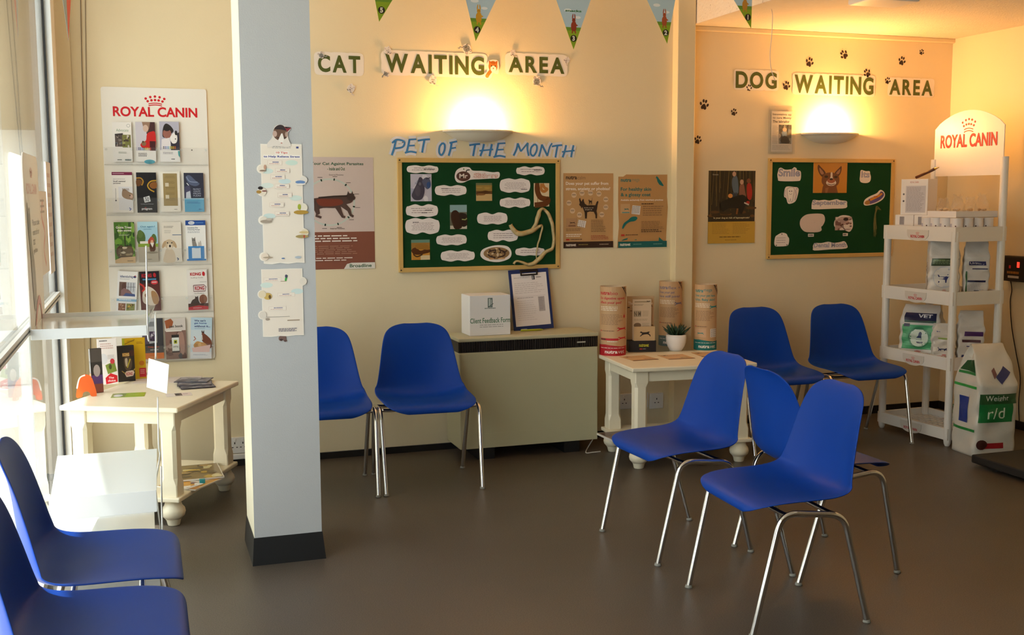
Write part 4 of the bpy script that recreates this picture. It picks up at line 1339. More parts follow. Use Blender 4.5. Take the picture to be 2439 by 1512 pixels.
def toothfn(s):
    s.poly(smooth_loop([(.2, .12), (.4, .04), (.62, .06), (.70, .2), (.66, .5), (.62, .8), (.52, .94), (.44, .7), (.36, .94), (.26, .7), (.20, .4)], 3), 'f2ede4')
    s.stroke(smooth_line([(.22, .14), (.42, .06), (.64, .08), (.70, .24), (.64, .56), (.58, .86), (.5, .9), (.45, .7), (.38, .9), (.30, .8), (.24, .5), (.2, .24), (.22, .14)], 3), .0022, '6f6a78')
    s.circ(.38, .28, .004, '6f6a78', 8); s.circ(.52, .28, .004, '6f6a78', 8); s.stroke([(.36, .42), (.45, .48), (.56, .42)], .002, '6f6a78')
    s.stroke([(.78, .2), (.84, .5), (.76, .8)], .004, '9a8fa8'); s.stroke([(.08, .2), (.04, .5), (.14, .6)], .003, '9a8fa8'); s.ell(.87, .14, .07, .06, 'c8b8c8', 10)


on_board2((284, 446, 494, 694), 'paper_tooth', 'white paper tooth with a smiling face ' + M_, 'paper cut-out', toothfn, smooth_loop([(.02, .3), (.1, .06), (.3, .0), (.7, .04), (.9, .06), (1.0, .2), (.92, .6), (.78, .88), (.5, 1.0), (.28, .98), (.16, .68), (.02, .6)], 3))


def tubefn(s):
    s.poly(smooth_loop([(.20, .66), (.36, .50), (.62, .36), (.74, .22), (.80, .10), (.90, .14), (.96, .32), (.86, .54), (.66, .74), (.40, .88), (.26, .90)], 3), '5a4a86')
    s.poly([(.28, .58), (.46, .46), (.68, .32), (.84, .18), (.90, .26), (.74, .44), (.50, .60), (.32, .72)], 'd08a2a')
    s.poly(smooth_loop([(.04, .84), (.12, .70), (.24, .66), (.30, .78), (.26, .92), (.12, .94)], 3), 'a97a3c'); s.para(.48, .40, .70, .52, 1, 'b04a2c', 3, .6)


on_board2((1434, 498, 1736, 720), 'paper_toothpaste', 'purple and orange paper toothpaste tube ' + M_, 'paper cut-out', tubefn, smooth_loop([(.0, .88), (.06, .62), (.3, .40), (.6, .22), (.72, .04), (.82, .0), (.96, .14), (1.0, .38), (.88, .64), (.6, .86), (.3, .98), (.08, 1.0)], 3))
on_board2((508, 842, 872, 1106), 'speech_shape', 'blank pale rounded cut-out above the smaller caption ' + M_, 'paper cut-out', lambda s: s.stroke([(.55, .5), (.62, .46), (.6, .42)], .001, 'b0a8a4'),
          smooth_loop([(.02, .6), (.04, .3), (.2, .08), (.42, .0), (.85, .0), (.98, .14), (1.0, .4), (.92, .64), (.86, .72), (.88, .9), (.72, 1.0), (.3, .99), (.12, .86)], 3), 'd9c8bc')


def teethfn(s):
    s.photo(.06, .1, .94, .9, ['b09a94', '7a5a54', 'd8ccc8', '5a403c', 'c4a8a0', 'e4dad4'], 8, 22)
    s.ell(.62, .24, .14, .10, '33282a', 12); s.poly([(.5, .55), (.66, .6), (.84, .5), (.8, .74), (.62, .84), (.5, .72)], 'e4dcd4'); s.stroke([(.46, .5), (.5, .8), (.62, .9)], .004, '6a4a40')


on_board2((1004, 862, 1274, 1100), 'teeth_photo', 'rounded cut-out photo of a dirty set of teeth ' + M_, 'photo', teethfn, smooth_loop([(.0, .5), (.06, .28), (.3, .04), (.6, .0), (.9, .1), (1.0, .4), (1.0, .75), (.85, 1.0), (.62, .92), (.45, .8), (.2, .8), (.04, .68)], 3))
on_board2((632, 1128, 714, 1170), 'caption_strip', 'tiny caption strip under the blank rounded cut-out', 'caption', lambda s: s.para(.1, .25, .9, .75, 1, '6a6064', 2, 1.0))
on_board2((1132, 1120, 1204, 1160), 'caption_strip', 'tiny caption strip under the teeth photo', 'caption', lambda s: s.para(.1, .25, .9, .75, 1, '6a6064', 3, 1.0))
on_board2((146, 1114, 358, 1310), 'ruled_note', 'white ruled note in the lower corner ' + M_, 'note', lambda s: (s.para(.14, .36, .92, .86, 3, '8a8084', 3, .2), s.circ(.5, .10, .004, '3a342c', 8), s.circ(.14, .92, .004, '3a342c', 8), s.circ(.86, .90, .004, '3a342c', 8)),
          smooth_loop([(.0, .7), (.06, .3), (.2, .16), (.5, .0), (.8, .08), (.9, .28), (1.0, .45), (.97, .85), (.8, .98), (.2, 1.0), (.04, .92)], 3))
# hay-coloured tuft pinned at the right edge
tuft = bmesh.new()
tp = on_y(2096, 500, NB2 - .004)
rnd = random.Random(4)
for k in range(26):
    a = rnd.uniform(-.4, .4)
    p = [(0, -rnd.uniform(0, .012), 0), (-.030 - rnd.uniform(0, .012), -.008 - rnd.uniform(0, .010), .012 + a * .03), (-.045 + a * .02, -.012, -.05 - rnd.uniform(0, .03)), (-.038 + a * .03, -.008, -.10 - rnd.uniform(0, .07))]
    tube(tuft, smooth_line(p, 4), .0007, 4)
o = obj('dried_tuft', tuft, mat('dry_olive_fibre', (0.20, 0.18, 0.06, 1), rough=.7), loc=tuple(tp)); tag(o, 'olive tuft of dry fibres hanging at the edge ' + M_, 'tuft')

# clear leaflet holder above the second board
hcx, hcz, hw_, hh_ = wrect(1830, 254, 1889, 366, D2)
t = thing('wall_leaflet_holder', 'clear plastic holder with one newspaper cutting above the dental month board', 'leaflet holder', (hcx, D2 - .001, hcz))
bm = bmesh.new()
box(bm, -hw_ / 2, hw_ / 2, -.003, -.001, -hh_ / 2, hh_ / 2); box(bm, -hw_ / 2, hw_ / 2, -.022, -.0205, -hh_ / 2, hh_ * .42); box(bm, -hw_ / 2, hw_ / 2, -.022, -.001, -hh_ / 2 - .0015, -hh_ / 2)
box(bm, -hw_ / 2 - .0015, -hw_ / 2, -.022, -.001, -hh_ / 2, hh_ * .42); box(bm, hw_ / 2, hw_ / 2 + .0015, -.022, -.001, -hh_ / 2, hh_ * .42)
obj('clear_pocket', bm, THINP, t)


def cutting(s):
    for i, tx in enumerate(('Innovative op', 'to cure Monty', 'The labrador')): s.text(tx, .06, .05 + .085 * i, .93 - .08 * (i == 2), .115 + .085 * i, '3c3834', .02)
    s.photo(.36, .33, .95, .80, ['5a5648', '3a3a30', '8a8878', '28241e', 'a89c88', '4a5a6a'], 4, 16)
    s.ell(.62, .55, .12, .10, '6f86a0', 12); s.ell(.62, .45, .10, .05, 'c8a890', 10); s.poly(smooth_loop([(.45, .7), (.6, .6), (.8, .66), (.85, .78), (.5, .78)], 3), '2a1e18')
    s.para(.05, .36, .32, .82, 12, 'a8a296', 4, .35); s.para(.05, .84, .95, .97, 4, 'b0aa9e', 5, .35)


s = Sheet(hw_ * .86, hh_ * .86, base='d8d0c0', th=.0006); cutting(s)
tag(s.build('newspaper_cutting', loc=(hcx + .004, D2 - .006, hcz - hh_ * .03)), 'newspaper cutting about a labrador in the clear wall holder', 'newspaper cutting')

# paw prints
PAW = '2e1c18'


def paw(px, py, size, ang, label):
    c = on_y(px, py, D2)
    s = Sheet(size, size, base=None)
    s.th = .0008
    s.poly(smooth_loop([(.50, .42), (.70, .58), (.80, .82), (.68, .98), (.50, .92), (.32, .98), (.20, .82), (.30, .58)], 4), PAW)
    for u, v, a in ((.12, .48, -.4), (.36, .16, -.12), (.64, .16, .12), (.88, .48, .4)): s.ell(u, v, .115, .17, PAW, 14, a)
    o = s.build('paw_print', loc=(c.x, D2 - .0004, c.z), rot=(0, ang, 0))
    tag(o, label, 'wall sticker', 'paw print stickers round the dog sign')


for a in ((1677, 249, .060, .2, 'biggest dark paw print, alone at the far left above a smaller one'), (1748, 267, .042, .3, 'small paw print between the biggest one and the newspaper cutting'),
          (1662, 333, .048, .3, 'paw print half hidden by the edge of the wall pilaster'), (1784, 209, .038, .15, 'paw print overlapping the D and O of DOG'),
          (1873, 204, .052, .25, 'paw print between the words DOG and WAITING'), (1928, 148, .056, .35, 'paw print above the W of the dog sign WAITING'),
          (2010, 130, .056, -.9, 'paw print tilted over backwards, highest above the lamp'), (2065, 174, .052, -.7, 'paw print just above the G of WAITING'),
          (2114, 192, .042, .3, 'small paw print touching the A of AREA'), (2148, 145, .054, .3, 'paw print above the R of AREA'),
          (2195, 124, .036, .5, 'smallest paw print, high in the corner by the side wall')):
    paw(*a)


# ------------------------------------------------------------------ bunting
def pennant(px, tip, half_l, half_r, num, label, Y, pic=None, tilt=0.0, text=None):
    """tip = pixel of the point; half_l/half_r = pixel of the sides at the frame's top edge"""
    p = on_y(tip[0], tip[1], Y); l = on_y(half_l, 0, Y); r = on_y(half_r, 0, Y)
    H = .27
    k = H / max(.02, ((l.z + r.z) / 2 - p.z))
    lx, rx = p.x + (l.x - p.x) * k, p.x + (r.x - p.x) * k
    w = rx - lx
    cx = (lx + rx) / 2
    tu = (p.x - lx) / w
    s = Sheet(w, H, base='7fa82e', th=.0006, outline=[(0, 0), (1, 0), (tu, 1)])
    e = lambda v, f: (tu * v + (1 - v) * f)

    def band(v0, v1, c): s.poly([(e(v0, 0), v0), (e(v0, 1), v0), (e(v1, 1), v1), (e(v1, 0), v1)], c)
    band(0, .62, 'bcd6e2')
    s.ell(e(.3, .3), .3, .10, .03, 'eef4f6', 12); s.ell(e(.42, .7), .42, .08, .025, 'eef4f6', 12)
    band(.60, .70, '6f9a2c'); band(.66, 1.0, '8fae20')
    if pic:
        c = pic; a = e(.60, .52)
        s.poly(smooth_loop([(a - .05, .66), (a - .07, .56), (a - .03, .50), (a + .04, .50), (a + .07, .57), (a + .05, .66)], 3), c)
        s.ell(a, .475, .045, .042, c, 14); s.ell(a - .03, .405, .014, .05, c, 10, .15); s.ell(a + .03, .405, .014, .05, c, 10, -.15)
        s.stroke([(a - .03, .66), (a - .04, .71)], .006, c); s.stroke([(a + .03, .66), (a + .05, .71)], .006, c); s.stroke([(a + .05, .55), (a + .10, .57)], .006, c)
        s.circ(a - .015, .47, .0018, '2a2018', 6); s.circ(a + .018, .47, .0018, '2a2018', 6)
    if text: s.text(text, e(.30, .2), .285, e(.30, .8), .325, '3a7a44', .03)
    nc = (e(.80, .5), .80)
    s.circ(nc[0], nc[1], .0165, '2a2116', 20); s.text(num, nc[0] - .010 / w, nc[1] - .012 / H, nc[0] + .010 / w, nc[1] + .012 / H, 'e8e4d2', .05, True)
    zc = p.z + H / 2
    o = s.build('bunting_flag', loc=(cx, Y, zc), rot=(0, 0, tilt))
    tag(o, label, 'bunting flag', 'numbered green pennants hung across the room')
    return (cx, Y, p.z + H)


BY = 5.15
tops = [pennant(0, (903, 52), 893, 934, '5', 'green pennant numbered 5, nearest the grey pillar', BY, None),
        pennant(0, (1133, 98), 1109, 1180, '4', 'green pennant numbered 4 with a yellow rabbit', BY, 'd9a024'),
        pennant(0, (1366, 118), 1324, 1406, '3', 'green pennant numbered 3 with a red rabbit and the word snacks', BY, '9a3a1c', 0, 'snacks'),
        pennant(0, (1589, 104), 1540, 1608, '2', 'green pennant numbered 2 with a rabbit and a red ball, by the pilaster', BY, 'b0542a'),
        pennant(0, (1789, 68), 1747, 1791, '1', 'green pennant numbered 1, in front of the lowered ceiling', 4.9, 'c98a2a')]
# cord carrying the pennants
pts = [(tops[0][0] - .5, BY - .2, tops[0][2] + .18)] + [(a, b + .002, c + .002) for a, b, c in tops] + [(3.034, 4.7, 2.60)]
o = obj('hanging_string', tb(smooth_line(pts, 5), .0015, 5), mat('white_cord', 'dcd6cc', rough=.8)); tag(o, 'thin white cord strung above the numbered pennants', 'cord')


# ------------------------------------------------------------------ wall leaflet rack and its leaflets
bx0, bz0, bw_, bh_ = wrect(254, 210, 502, 859, D1)
t = thing('leaflet_rack', 'white wall leaflet rack with a red crown logo and clear pockets', 'leaflet rack', (bx0, D1 - .001, bz0))
s = Sheet(bw_, bh_, base='f0ebe0', th=.006, corner=.012)
royal(s, .105, .028, .905, .104, 'd0141e')
s.circ(.84, .222, .0035, '6a6460', 10)
bp_ = s.build('back_panel', t, m=GLOSSPRINT)
rows_px = [(388, 336), (507, 455), (627, 574), (741, 690), (857, 805)]
for yb, yk in rows_px:
    zb = on_y(380, yb, D1 - .02).z - bz0
    pk = bmesh.new()
    box(pk, -bw_ / 2 + .004, bw_ / 2 - .004, -.034, -.0062, zb - .012, zb - .008)
    box(pk, -bw_ / 2 + .004, bw_ / 2 - .004, -.0355, -.034, zb - .012, zb + .075)
    obj('clear_pocket', pk, THINP, t)
    kb = bmesh.new()
    for k in range(5):
        bmesh.ops.create_cone(kb, cap_ends=True, segments=12, radius1=.0055, radius2=.0055, depth=.005, matrix=Matrix.Translation((-bw_ / 2 + .014 + k * (bw_ - .028) / 4, -.0385, zb + .064)) @ Matrix.Rotation(math.pi / 2, 4, 'X'))
    obj('pocket_studs', kb, ACRYL, t)


def leaflet(px4, fn, label, base='eeeae4', lean=0.0, dy=0.0, name='leaflet', th=.007):
    Y = D1 - .016 - dy
    cx, cz, w, h = wrect(*px4, Y)
    s = Sheet(w * .97, h * .985, base=base, th=th)
    fn(s)
    o = s.build(name, loc=(cx, Y, cz), rot=(0, lean, 0), m=GLOSSPRINT)
    return tag(o, label, 'leaflet', 'leaflets in the clear pockets of the wall rack')


R_ = 'of the wall rack'


def l11(s):
    s.text('Advocate', .20, .17, .84, .24, '7a9a78'); s.circ(.84, .09, .008, '8a8f94'); s.circ(.84, .09, .0065, 'eeeae4')
    s.photo(.12, .30, .54, .62, ['5a4e48', '8a8078', '3a3030', 'a89a90', '6a7078'], 2); s.photo(.50, .32, .94, .64, ['7a7a40', '4a3a34', 'a0a060', 'cfc8bc', '5a4638'], 3)
    s.poly([(.12, .30), (.54, .28), (.54, .32), (.12, .34)], '3c3434'); s.para(.28, .75, .80, .80, 2, '8f9a8c', 3, .4); s.para(.20, .94, .5, .965, 1, '4a5a56', 4, .8); s.rect(.60, .935, .92, .97, '6a7a78')


def l12(s):
    s.rect(0, 0, 1, .72, 'cfcad2'); s.rect(.56, 0, 1, .30, '4a2c2a'); s.poly([(.34, .0), (.76, 0), (.7, .16), (.6, .26), (.44, .2)], '9a7a64'); s.ell(.52, .16, .14, .09, 'd6b8a6', 14)
    s.poly(smooth_loop([(.58, .30), (.80, .24), (1, .26), (1, .60), (.7, .66), (.36, .66), (.22, .58), (.34, .5), (.52, .46)], 3), 'c9241f'); s.rect(.70, .48, 1, .72, '4a1a1c'); s.ell(.40, .54, .12, .06, '8a6a4a', 12); s.ell(.36, .50, .05, .03, '5a4430', 8)
    for i in range(8):
        for j in range(2): s.circ(.14 + .085 * i, .655 + .035 * j, .0028, ['2a3a7a', '3a5aa0', '4a8ad0', '3a8a4a', 'b8c030', 'e8d020', 'e89020', 'd84020'][i], 8)
    s.rect(0, .72, 1, 1, 'f2eee8'); s.para(.10, .78, .66, .88, 3, '5a5654', 3, .5); s.ell(.66, 1.0, .28, .055, '4aa0b4', 16)


def l13(s):
    s.rect(0, 0, 1, .71, 'b8b6c6'); s.poly(smooth_loop([(.14, .36), (.2, .14), (.34, .05), (.56, .10), (.72, .22), (.6, .3), (.3, .4)], 3), '2c2624'); s.ell(.38, .30, .22, .12, '9a6458', 16); s.ell(.38, .17, .18, .07, '2a2422', 12)
    s.poly([(.10, .44), (.5, .4), (.6, .7), (.05, .71)], 'e8e2e4'); s.poly([(.55, .4), (1, .26), (1, .71), (.55, .71)], '33303e'); s.poly(smooth_loop([(.52, .42), (.62, .32), (.82, .26), (.9, .4), (.84, .52), (.64, .54)], 3), 'eeeae6'); s.ell(.84, .28, .07, .06, '2a2626', 10); s.circ(.80, .43, .003, '201c1c', 8)
    for i in range(8):
        for j in range(2): s.circ(.18 + .085 * i, .63 + .035 * j, .0028, ['2a3a4a', '3a5aa0', '4a8ad0', '3aa0c0', 'b8c030', 'e8d020', 'e8b020', 'e07020'][i], 8)
    s.rect(0, .71, 1, 1, 'f4f1ee'); s.para(.14, .76, .78, .82, 2, '8a8890', 3, .45); s.poly([(.9, .73), (1, .73), (1, .9), (.92, .84)], '3aa0a0'); s.para(.55, .92, .78, .95, 1, '4a4a54', 4, .8)


def l21(s):
    s.rect(0, 0, 1, .075, '7a1a44'); s.rect(.04, .03, .6, .042, 'd8b8c4'); s.para(.06, .165, .66, .185, 1, 'b0aab0', 2, .7); s.text('Small mammal', .06, .205, .66, .245, '4a464c', .02); s.text('parasites', .06, .26, .42, .30, '4a464c', .02)
    s.rect(.30, .36, 1, .94, 'e2e2e6'); s.poly(smooth_loop([(.46, .56), (.5, .44), (.62, .42), (.74, .46), (.86, .5), (1.0, .54), (1.0, .68), (.86, .68), (.66, .66), (.52, .62)], 3), '9a8068'); s.ell(.92, .60, .08, .05, 'c9a898', 10); s.circ(.86, .58, .003, '2a2020', 8)
    for k in range(7): s.stroke([(.52 + .05 * k, .46), (.49 + .05 * k, .40)], .002, '7a6450')
    s.stroke([(.16, .40), (.16, .72)], .0016, 'a0a0a8'); s.circ(.16, .70, .004, '6a6a74', 8); s.stroke([(.80, .88), (.88, .91), (.82, .95)], .004, '2c4a9a')


def l22(s):
    s.rect(0, 0, 1, 1, '18171b'); s.stroke(smooth_line([(.0, .14), (.22, .14), (.34, .22), (.26, .32)], 4), .006, 'b8882c'); s.poly(smooth_loop([(.0, .18), (.2, .18), (.3, .26), (.14, .34), (.0, .32)], 3), '6a4420')
    s.stroke(smooth_line([(1, .20), (.72, .22), (.56, .32), (.66, .42), (.88, .48)], 4), .006, 'c2962c'); s.poly(smooth_loop([(1, .24), (.76, .25), (.64, .33), (.78, .40), (1, .38)], 3), '8a5624')
    s.poly([(.32, .62), (.62, .58), (.68, .72), (.38, .75)], 'e4e6e8'); s.text('50', .40, .61, .60, .72, '5a6068', .02); s.text('The Easy Flea Treatment', .17, .775, .82, .80, 'c8ccd0'); s.text('program', .22, .89, .74, .945, 'e2dede', .03); s.poly([(.36, .88), (.42, .86), (.46, .89)], 'c83a2c')


def l23(s):
    s.rect(0, 0, 1, 1, 'efe9dc'); s.rect(.14, .045, .86, .85, '9a8456'); s.rect(.16, .055, .84, .84, 'a08a5c')
    for k in range(5): s.para(.24, .10 + .14 * k, .76, .17 + .14 * k, 3, '7c683e', k, .35, True)
    s.rect(.24, .28, .42, .37, 'd6cab2'); s.rect(.24, .58, .42, .67, 'd6cab2'); s.para(.66, .93, .86, .95, 1, '8a8478', 3, .8)


def l24(s):
    s.rect(0, 0, 1, .65, '2f3244'); s.poly(smooth_loop([(.1, .1), (.3, .06), (.6, .2), (.8, .28), (.6, .34), (.3, .3), (.16, .2)], 3), '56607c'); s.stroke(smooth_line([(.14, .1), (.3, .22), (.7, .24)], 4), .004, '8a98b4')
    s.poly([(.04, .36), (.28, .3), (.36, .5), (.3, .65), (.04, .65)], '4a4a66'); s.poly([(.10, .50), (.30, .46), (.34, .65), (.08, .65)], 'c4cad6'); s.stroke([(.14, .26), (.24, .32)], .004, 'dfe4ec')
    for k, tx in enumerate(('PROTECT', 'YOUR PET', 'FROM', 'FLEAS')): s.text(tx, .46, .40 + .055 * k, .84, .44 + .055 * k, 'b8c0d4')
    s.rect(0, .65, 1, 1, '5aa6cc'); s.rect(0, .655, 1, .675, 'a8d2e4'); s.para(.12, .74, .84, .80, 2, '3a7ab0', 4, .5); s.text('Bayer', .72, .92, .90, .95, '1c3a7a', .02)


def l31(s):
    s.rect(0, 0, 1, 1, '5c8a34'); s.photo(0, 0, 1, .88, ['4f7c2c', '6fa03c', '3a6024', '86b04a', '2e4a20', '5a8a34'], 9, 30)
    s.poly(smooth_loop([(.08, .66), (.28, .56), (.5, .6), (.76, .58), (.92, .7), (.8, .86), (.4, .88), (.12, .82)], 3), '5a4a32'); s.photo(.18, .60, .86, .82, ['6a5a40', '3a3022', '9a8a6a', 'cfc4ac', '4a3a2a'], 4, 12); s.stroke([(.5, .3), (.52, .6)], .004, '3a2c20')
    s.text('Gotta Treat', .10, .10, .88, .155, 'f2f2e8', .03); s.text('them worms', .16, .175, .84, .23, 'f2f2e8', .03); s.para(.24, .30, .76, .34, 2, 'dce6c4', 2, .4)
    s.poly([(0, .92), (.3, .86), (1, .84), (1, 1), (0, 1)], 'd2b48c'); s.para(.6, .94, .92, .96, 1, '6a5a44', 5, .8)


def l32(s):
    s.rect(0, 0, 1, 1, 'a8d4ea'); s.rect(0, 0, 1, .14, 'b8e0f0'); s.ell(.16, .40, .22, .18, '4f6a34', 16); s.ell(.12, .30, .14, .1, '5f7a3c', 12); s.ell(.80, .44, .14, .14, '55703a', 14); s.poly([(.50, .46), (.66, .36), (.84, .46), (.84, .56), (.5, .56)], 'b04a34'); s.rect(.1, .48, .5, .54, 'efe9e2')
    s.rect(0, .54, 1, .62, '8aa83c'); s.rect(0, .62, 1, 1, 'b8b0a0'); s.poly(smooth_loop([(.60, .50), (.72, .42), (.84, .5), (.86, .7), (.62, .74), (.56, .62)], 3), '5a3826'); s.ell(.70, .44, .10, .06, 'c2503c', 12); s.ell(.70, .50, .08, .05, 'e0a888', 12); s.poly([(.60, .52), (.80, .52), (.72, .64)], 'ece6e0')
    s.text('Out again?', .14, .10, .88, .15, '4a8ab4', .02); s.para(.30, .18, .80, .20, 1, '6aa0c0', 4, .7); s.ell(.70, .76, .3, .03, '8f8878', 14); s.para(.46, .92, .72, .94, 1, '6a6458', 3, .8)


def l33(s):
    s.rect(0, 0, 1, 1, 'e6e0d4'); s.para(.12, .10, .62, .16, 2, '8a847c', 2, .45); s.para(.14, .20, .56, .29, 4, 'a8a298', 3, .3); s.rect(.54, .315, 1, .33, '2c5a8a')
    s.poly(smooth_loop([(.12, .78), (.24, .66), (.50, .68), (.64, .80), (.62, 1.0), (.06, 1.0)], 3), 'd8c8b0'); s.ell(.37, .55, .26, .12, 'd2bfa0', 18); s.ell(.10, .56, .08, .10, 'c2a682', 12, .4); s.ell(.64, .56, .08, .10, 'c2a682', 12, -.4); s.ell(.38, .62, .13, .08, 'e6dac6', 14); s.ell(.40, .60, .055, .035, '2c2420', 10)
    s.ell(.28, .52, .035, .018, '2c2420', 8); s.ell(.50, .52, .035, .018, '2c2420', 8); s.stroke([(.74, .90), (.82, .93), (.76, .96)], .005, '33507a')


def l34(s):
    s.rect(0, 0, 1, 1, 'f2f2f0'); s.rect(0, 0, 1, .12, '1c4a9a'); s.ell(.30, .06, .16, .042, 'eef0f4', 16); s.text('Milbemax', .18, .045, .42, .075, '2a5aa0'); s.rect(.5, .045, .9, .075, '4a7ac0')
    s.text('Intestinal Pet', .10, .165, .62, .20, '4a5a7a', .02); s.text('Cleaning Range', .10, .215, .72, .25, '4a5a7a', .02); s.para(.10, .275, .86, .32, 2, '8a90a0', 3, .4)
    s.poly(smooth_loop([(.30, .42), (.34, .44), (.42, .44), (.46, .41), (.48, .52), (.54, .62), (.5, .66), (.34, .66), (.30, .52)], 3), '8a8680'); s.poly(smooth_loop([(.62, .52), (.66, .56), (.72, .50), (.76, .56), (.76, .66), (.60, .66)], 3), 'c4c0bc'); s.circ(.35, .49, .0025, '2a2a2a', 6); s.circ(.43, .49, .0025, '2a2a2a', 6)
    s.rect(.10, .64, .90, .98, '3a8ad0'); s.rect(.28, .68, .72, .94, 'dce8f4'); s.rect(.02, .96, .98, 1, '2a78c4'); s.para(.42, .68, .72, .70, 1, '8ab0d4', 3, .8)


def l41(s):
    s.rect(0, 0, 1, 1, 'f0f0f0'); s.text('identichip', .12, .10, .80, .18, '26407a', .02); s.circ(.86, .13, .006, '2a3c74'); s.circ(.88, .11, .003, 'c23a34'); s.para(.12, .19, .62, .205, 1, '9aa0ac', 2, .7)
    s.rect(.10, .27, .92, .62, 'c8ccd4'); s.rect(.10, .27, .45, .62, '6a5248'); s.ell(.34, .38, .12, .09, '5a3c34', 12); s.poly([(.34, .42), (.6, .46), (.86, .6), (.2, .62), (.2, .48)], '8a6a6a'); s.poly([(.44, .54), (.9, .56), (.92, .62), (.3, .62)], '4a5a8a')
    for k in range(3): s.stroke([(.54 + .14 * k, .28), (.54 + .14 * k, .5)], .002, '5a6068')
    s.stroke([(.5, .39), (.92, .38)], .002, '5a6068'); s.rect(0, .69, 1, .75, '8ab4d4'); s.para(.12, .70, .88, .73, 1, 'e8f0f8', 3, .7); s.photo(.10, .80, .46, .98, ['8a5a3a', 'a8745a', '6a4430', 'c8a888'], 2); s.photo(.50, .80, .92, .98, ['8a8a4a', 'd0a838', '5a4a2c', '6a8a3a'], 3)


def l42(s):
    s.rect(0, 0, 1, 1, '5c2a26'); s.rect(0, 0, 1, .30, '241c22'); s.text('KONG', .12, .06, .62, .15, 'c0232c', .05); s.poly(smooth_loop([(.72, .14), (.70, .08), (.76, .04), (.84, .08), (.82, .15)], 3), 'c0232c'); s.rect(.16, .185, .84, .22, '4a90c0'); s.ell(.74, .28, .18, .055, 'd23a44', 16); s.para(.62, .265, .86, .295, 1, 'f0d8d8', 2, .8)
    s.poly(smooth_loop([(.12, .55), (.3, .38), (.6, .42), (.84, .56), (.92, .74), (.7, .86), (.36, .84), (.12, .76)], 4), 'd9cec0'); s.poly(smooth_loop([(.56, .5), (.76, .52), (.9, .66), (.86, .82), (.66, .82), (.56, .66)], 3), 'a9825a'); s.stroke(smooth_line([(.0, .3), (.16, .36), (.22, .44), (.1, .5)], 4), .008, 'c8362e'); s.ell(.3, .6, .09, .05, '8a6a50', 10)


def l43(s):
    s.rect(0, 0, 1, 1, 'ece8e4'); s.text('KONG', .16, .07, .70, .15, 'b82a34', .05); s.poly(smooth_loop([(.78, .15), (.76, .09), (.82, .05), (.90, .09), (.88, .16)], 3), 'c0232c'); s.text('Stuffing Guide', .18, .185, .80, .22, '6a4a4a')
    s.stroke([(.62, .31), (.96, .31)], .0012, '6a6a6a'); s.stroke([(.30, .39), (.82, .38), (.92, .43), (.88, .54), (.30, .54), (.30, .39)], .0035, '6a2a2c'); s.text('KONG', .36, .41, .84, .51, 'b8404a', .05); s.text('Cat Products', .32, .575, .82, .605, '5a5454')
    s.ell(.76, .74, .20, .12, '8a5236', 16); s.poly(smooth_loop([(.10, .92), (.2, .76), (.34, .72), (.36, .66), (.42, .68), (.50, .66), (.52, .76), (.6, .92)], 3), '3a2620'); s.rect(0, .84, 1, .96, '4a2a22'); s.poly([(0, .93), (.5, .89), (1, .92), (1, 1), (0, 1)], 'c22434'); s.para(.24, .945, .78, .962, 1, 'e8c0c4', 3, .8)


def l51(s):
    s.rect(0, 0, 1, 1, '3c3c42'); s.poly([(.26, .0), (.70, .0), (.70, .60), (.32, .62)], 'b9bcc0'); s.rect(.28, .08, .58, .2, '7a7e84'); s.photo(.34, .32, .68, .56, ['4a3a54', 'c8c4cc', '7a6a84', '2a2630'], 3); s.poly([(0, .2), (.26, .2), (.30, .62), (0, .66)], '5a5064'); s.text('Keep calm', .26, .68, .78, .73, 'c8522c', .03); s.text('and worm', .36, .75, .74, .79, 'dcdce0', .02)
    s.rect(0, .85, 1, 1, 'e0761c'); s.ell(.5, .96, .2, .03, 'e89a5c')


def l52(s):
    s.rect(0, 0, 1, 1, '8a6a5c'); s.rect(0, 0, 1, .3, 'd8d0ca'); s.poly([(.0, .05), (.3, .0), (.42, .08), (.34, .22), (.06, .24)], 'a05a34'); s.text('pet book', .22, .16, .88, .24, '4a4440', .03); s.photo(0, .32, 1, 1, ['8a6a60', 'a88a80', '6a4a40', '4a4a4c', 'c0a498', '5a3a30'], 3, 20); s.rect(.04, .29, .8, .32, 'e8e2da')
    s.rect(.30, .40, .66, .84, '2a2628'); s.rect(.31, .47, .65, .80, 'e8ece8'); s.rect(.40, .53, .56, .62, 'b0b82c'); s.ell(.48, .575, .05, .025, '2e3418', 10); s.text('petlog', .36, .67, .60, .72, '5a5e5a', .02); s.poly(smooth_loop([(.66, .4), (.86, .36), (.92, .7), (.84, .9), (.7, .8)], 3), 'b08a7c')


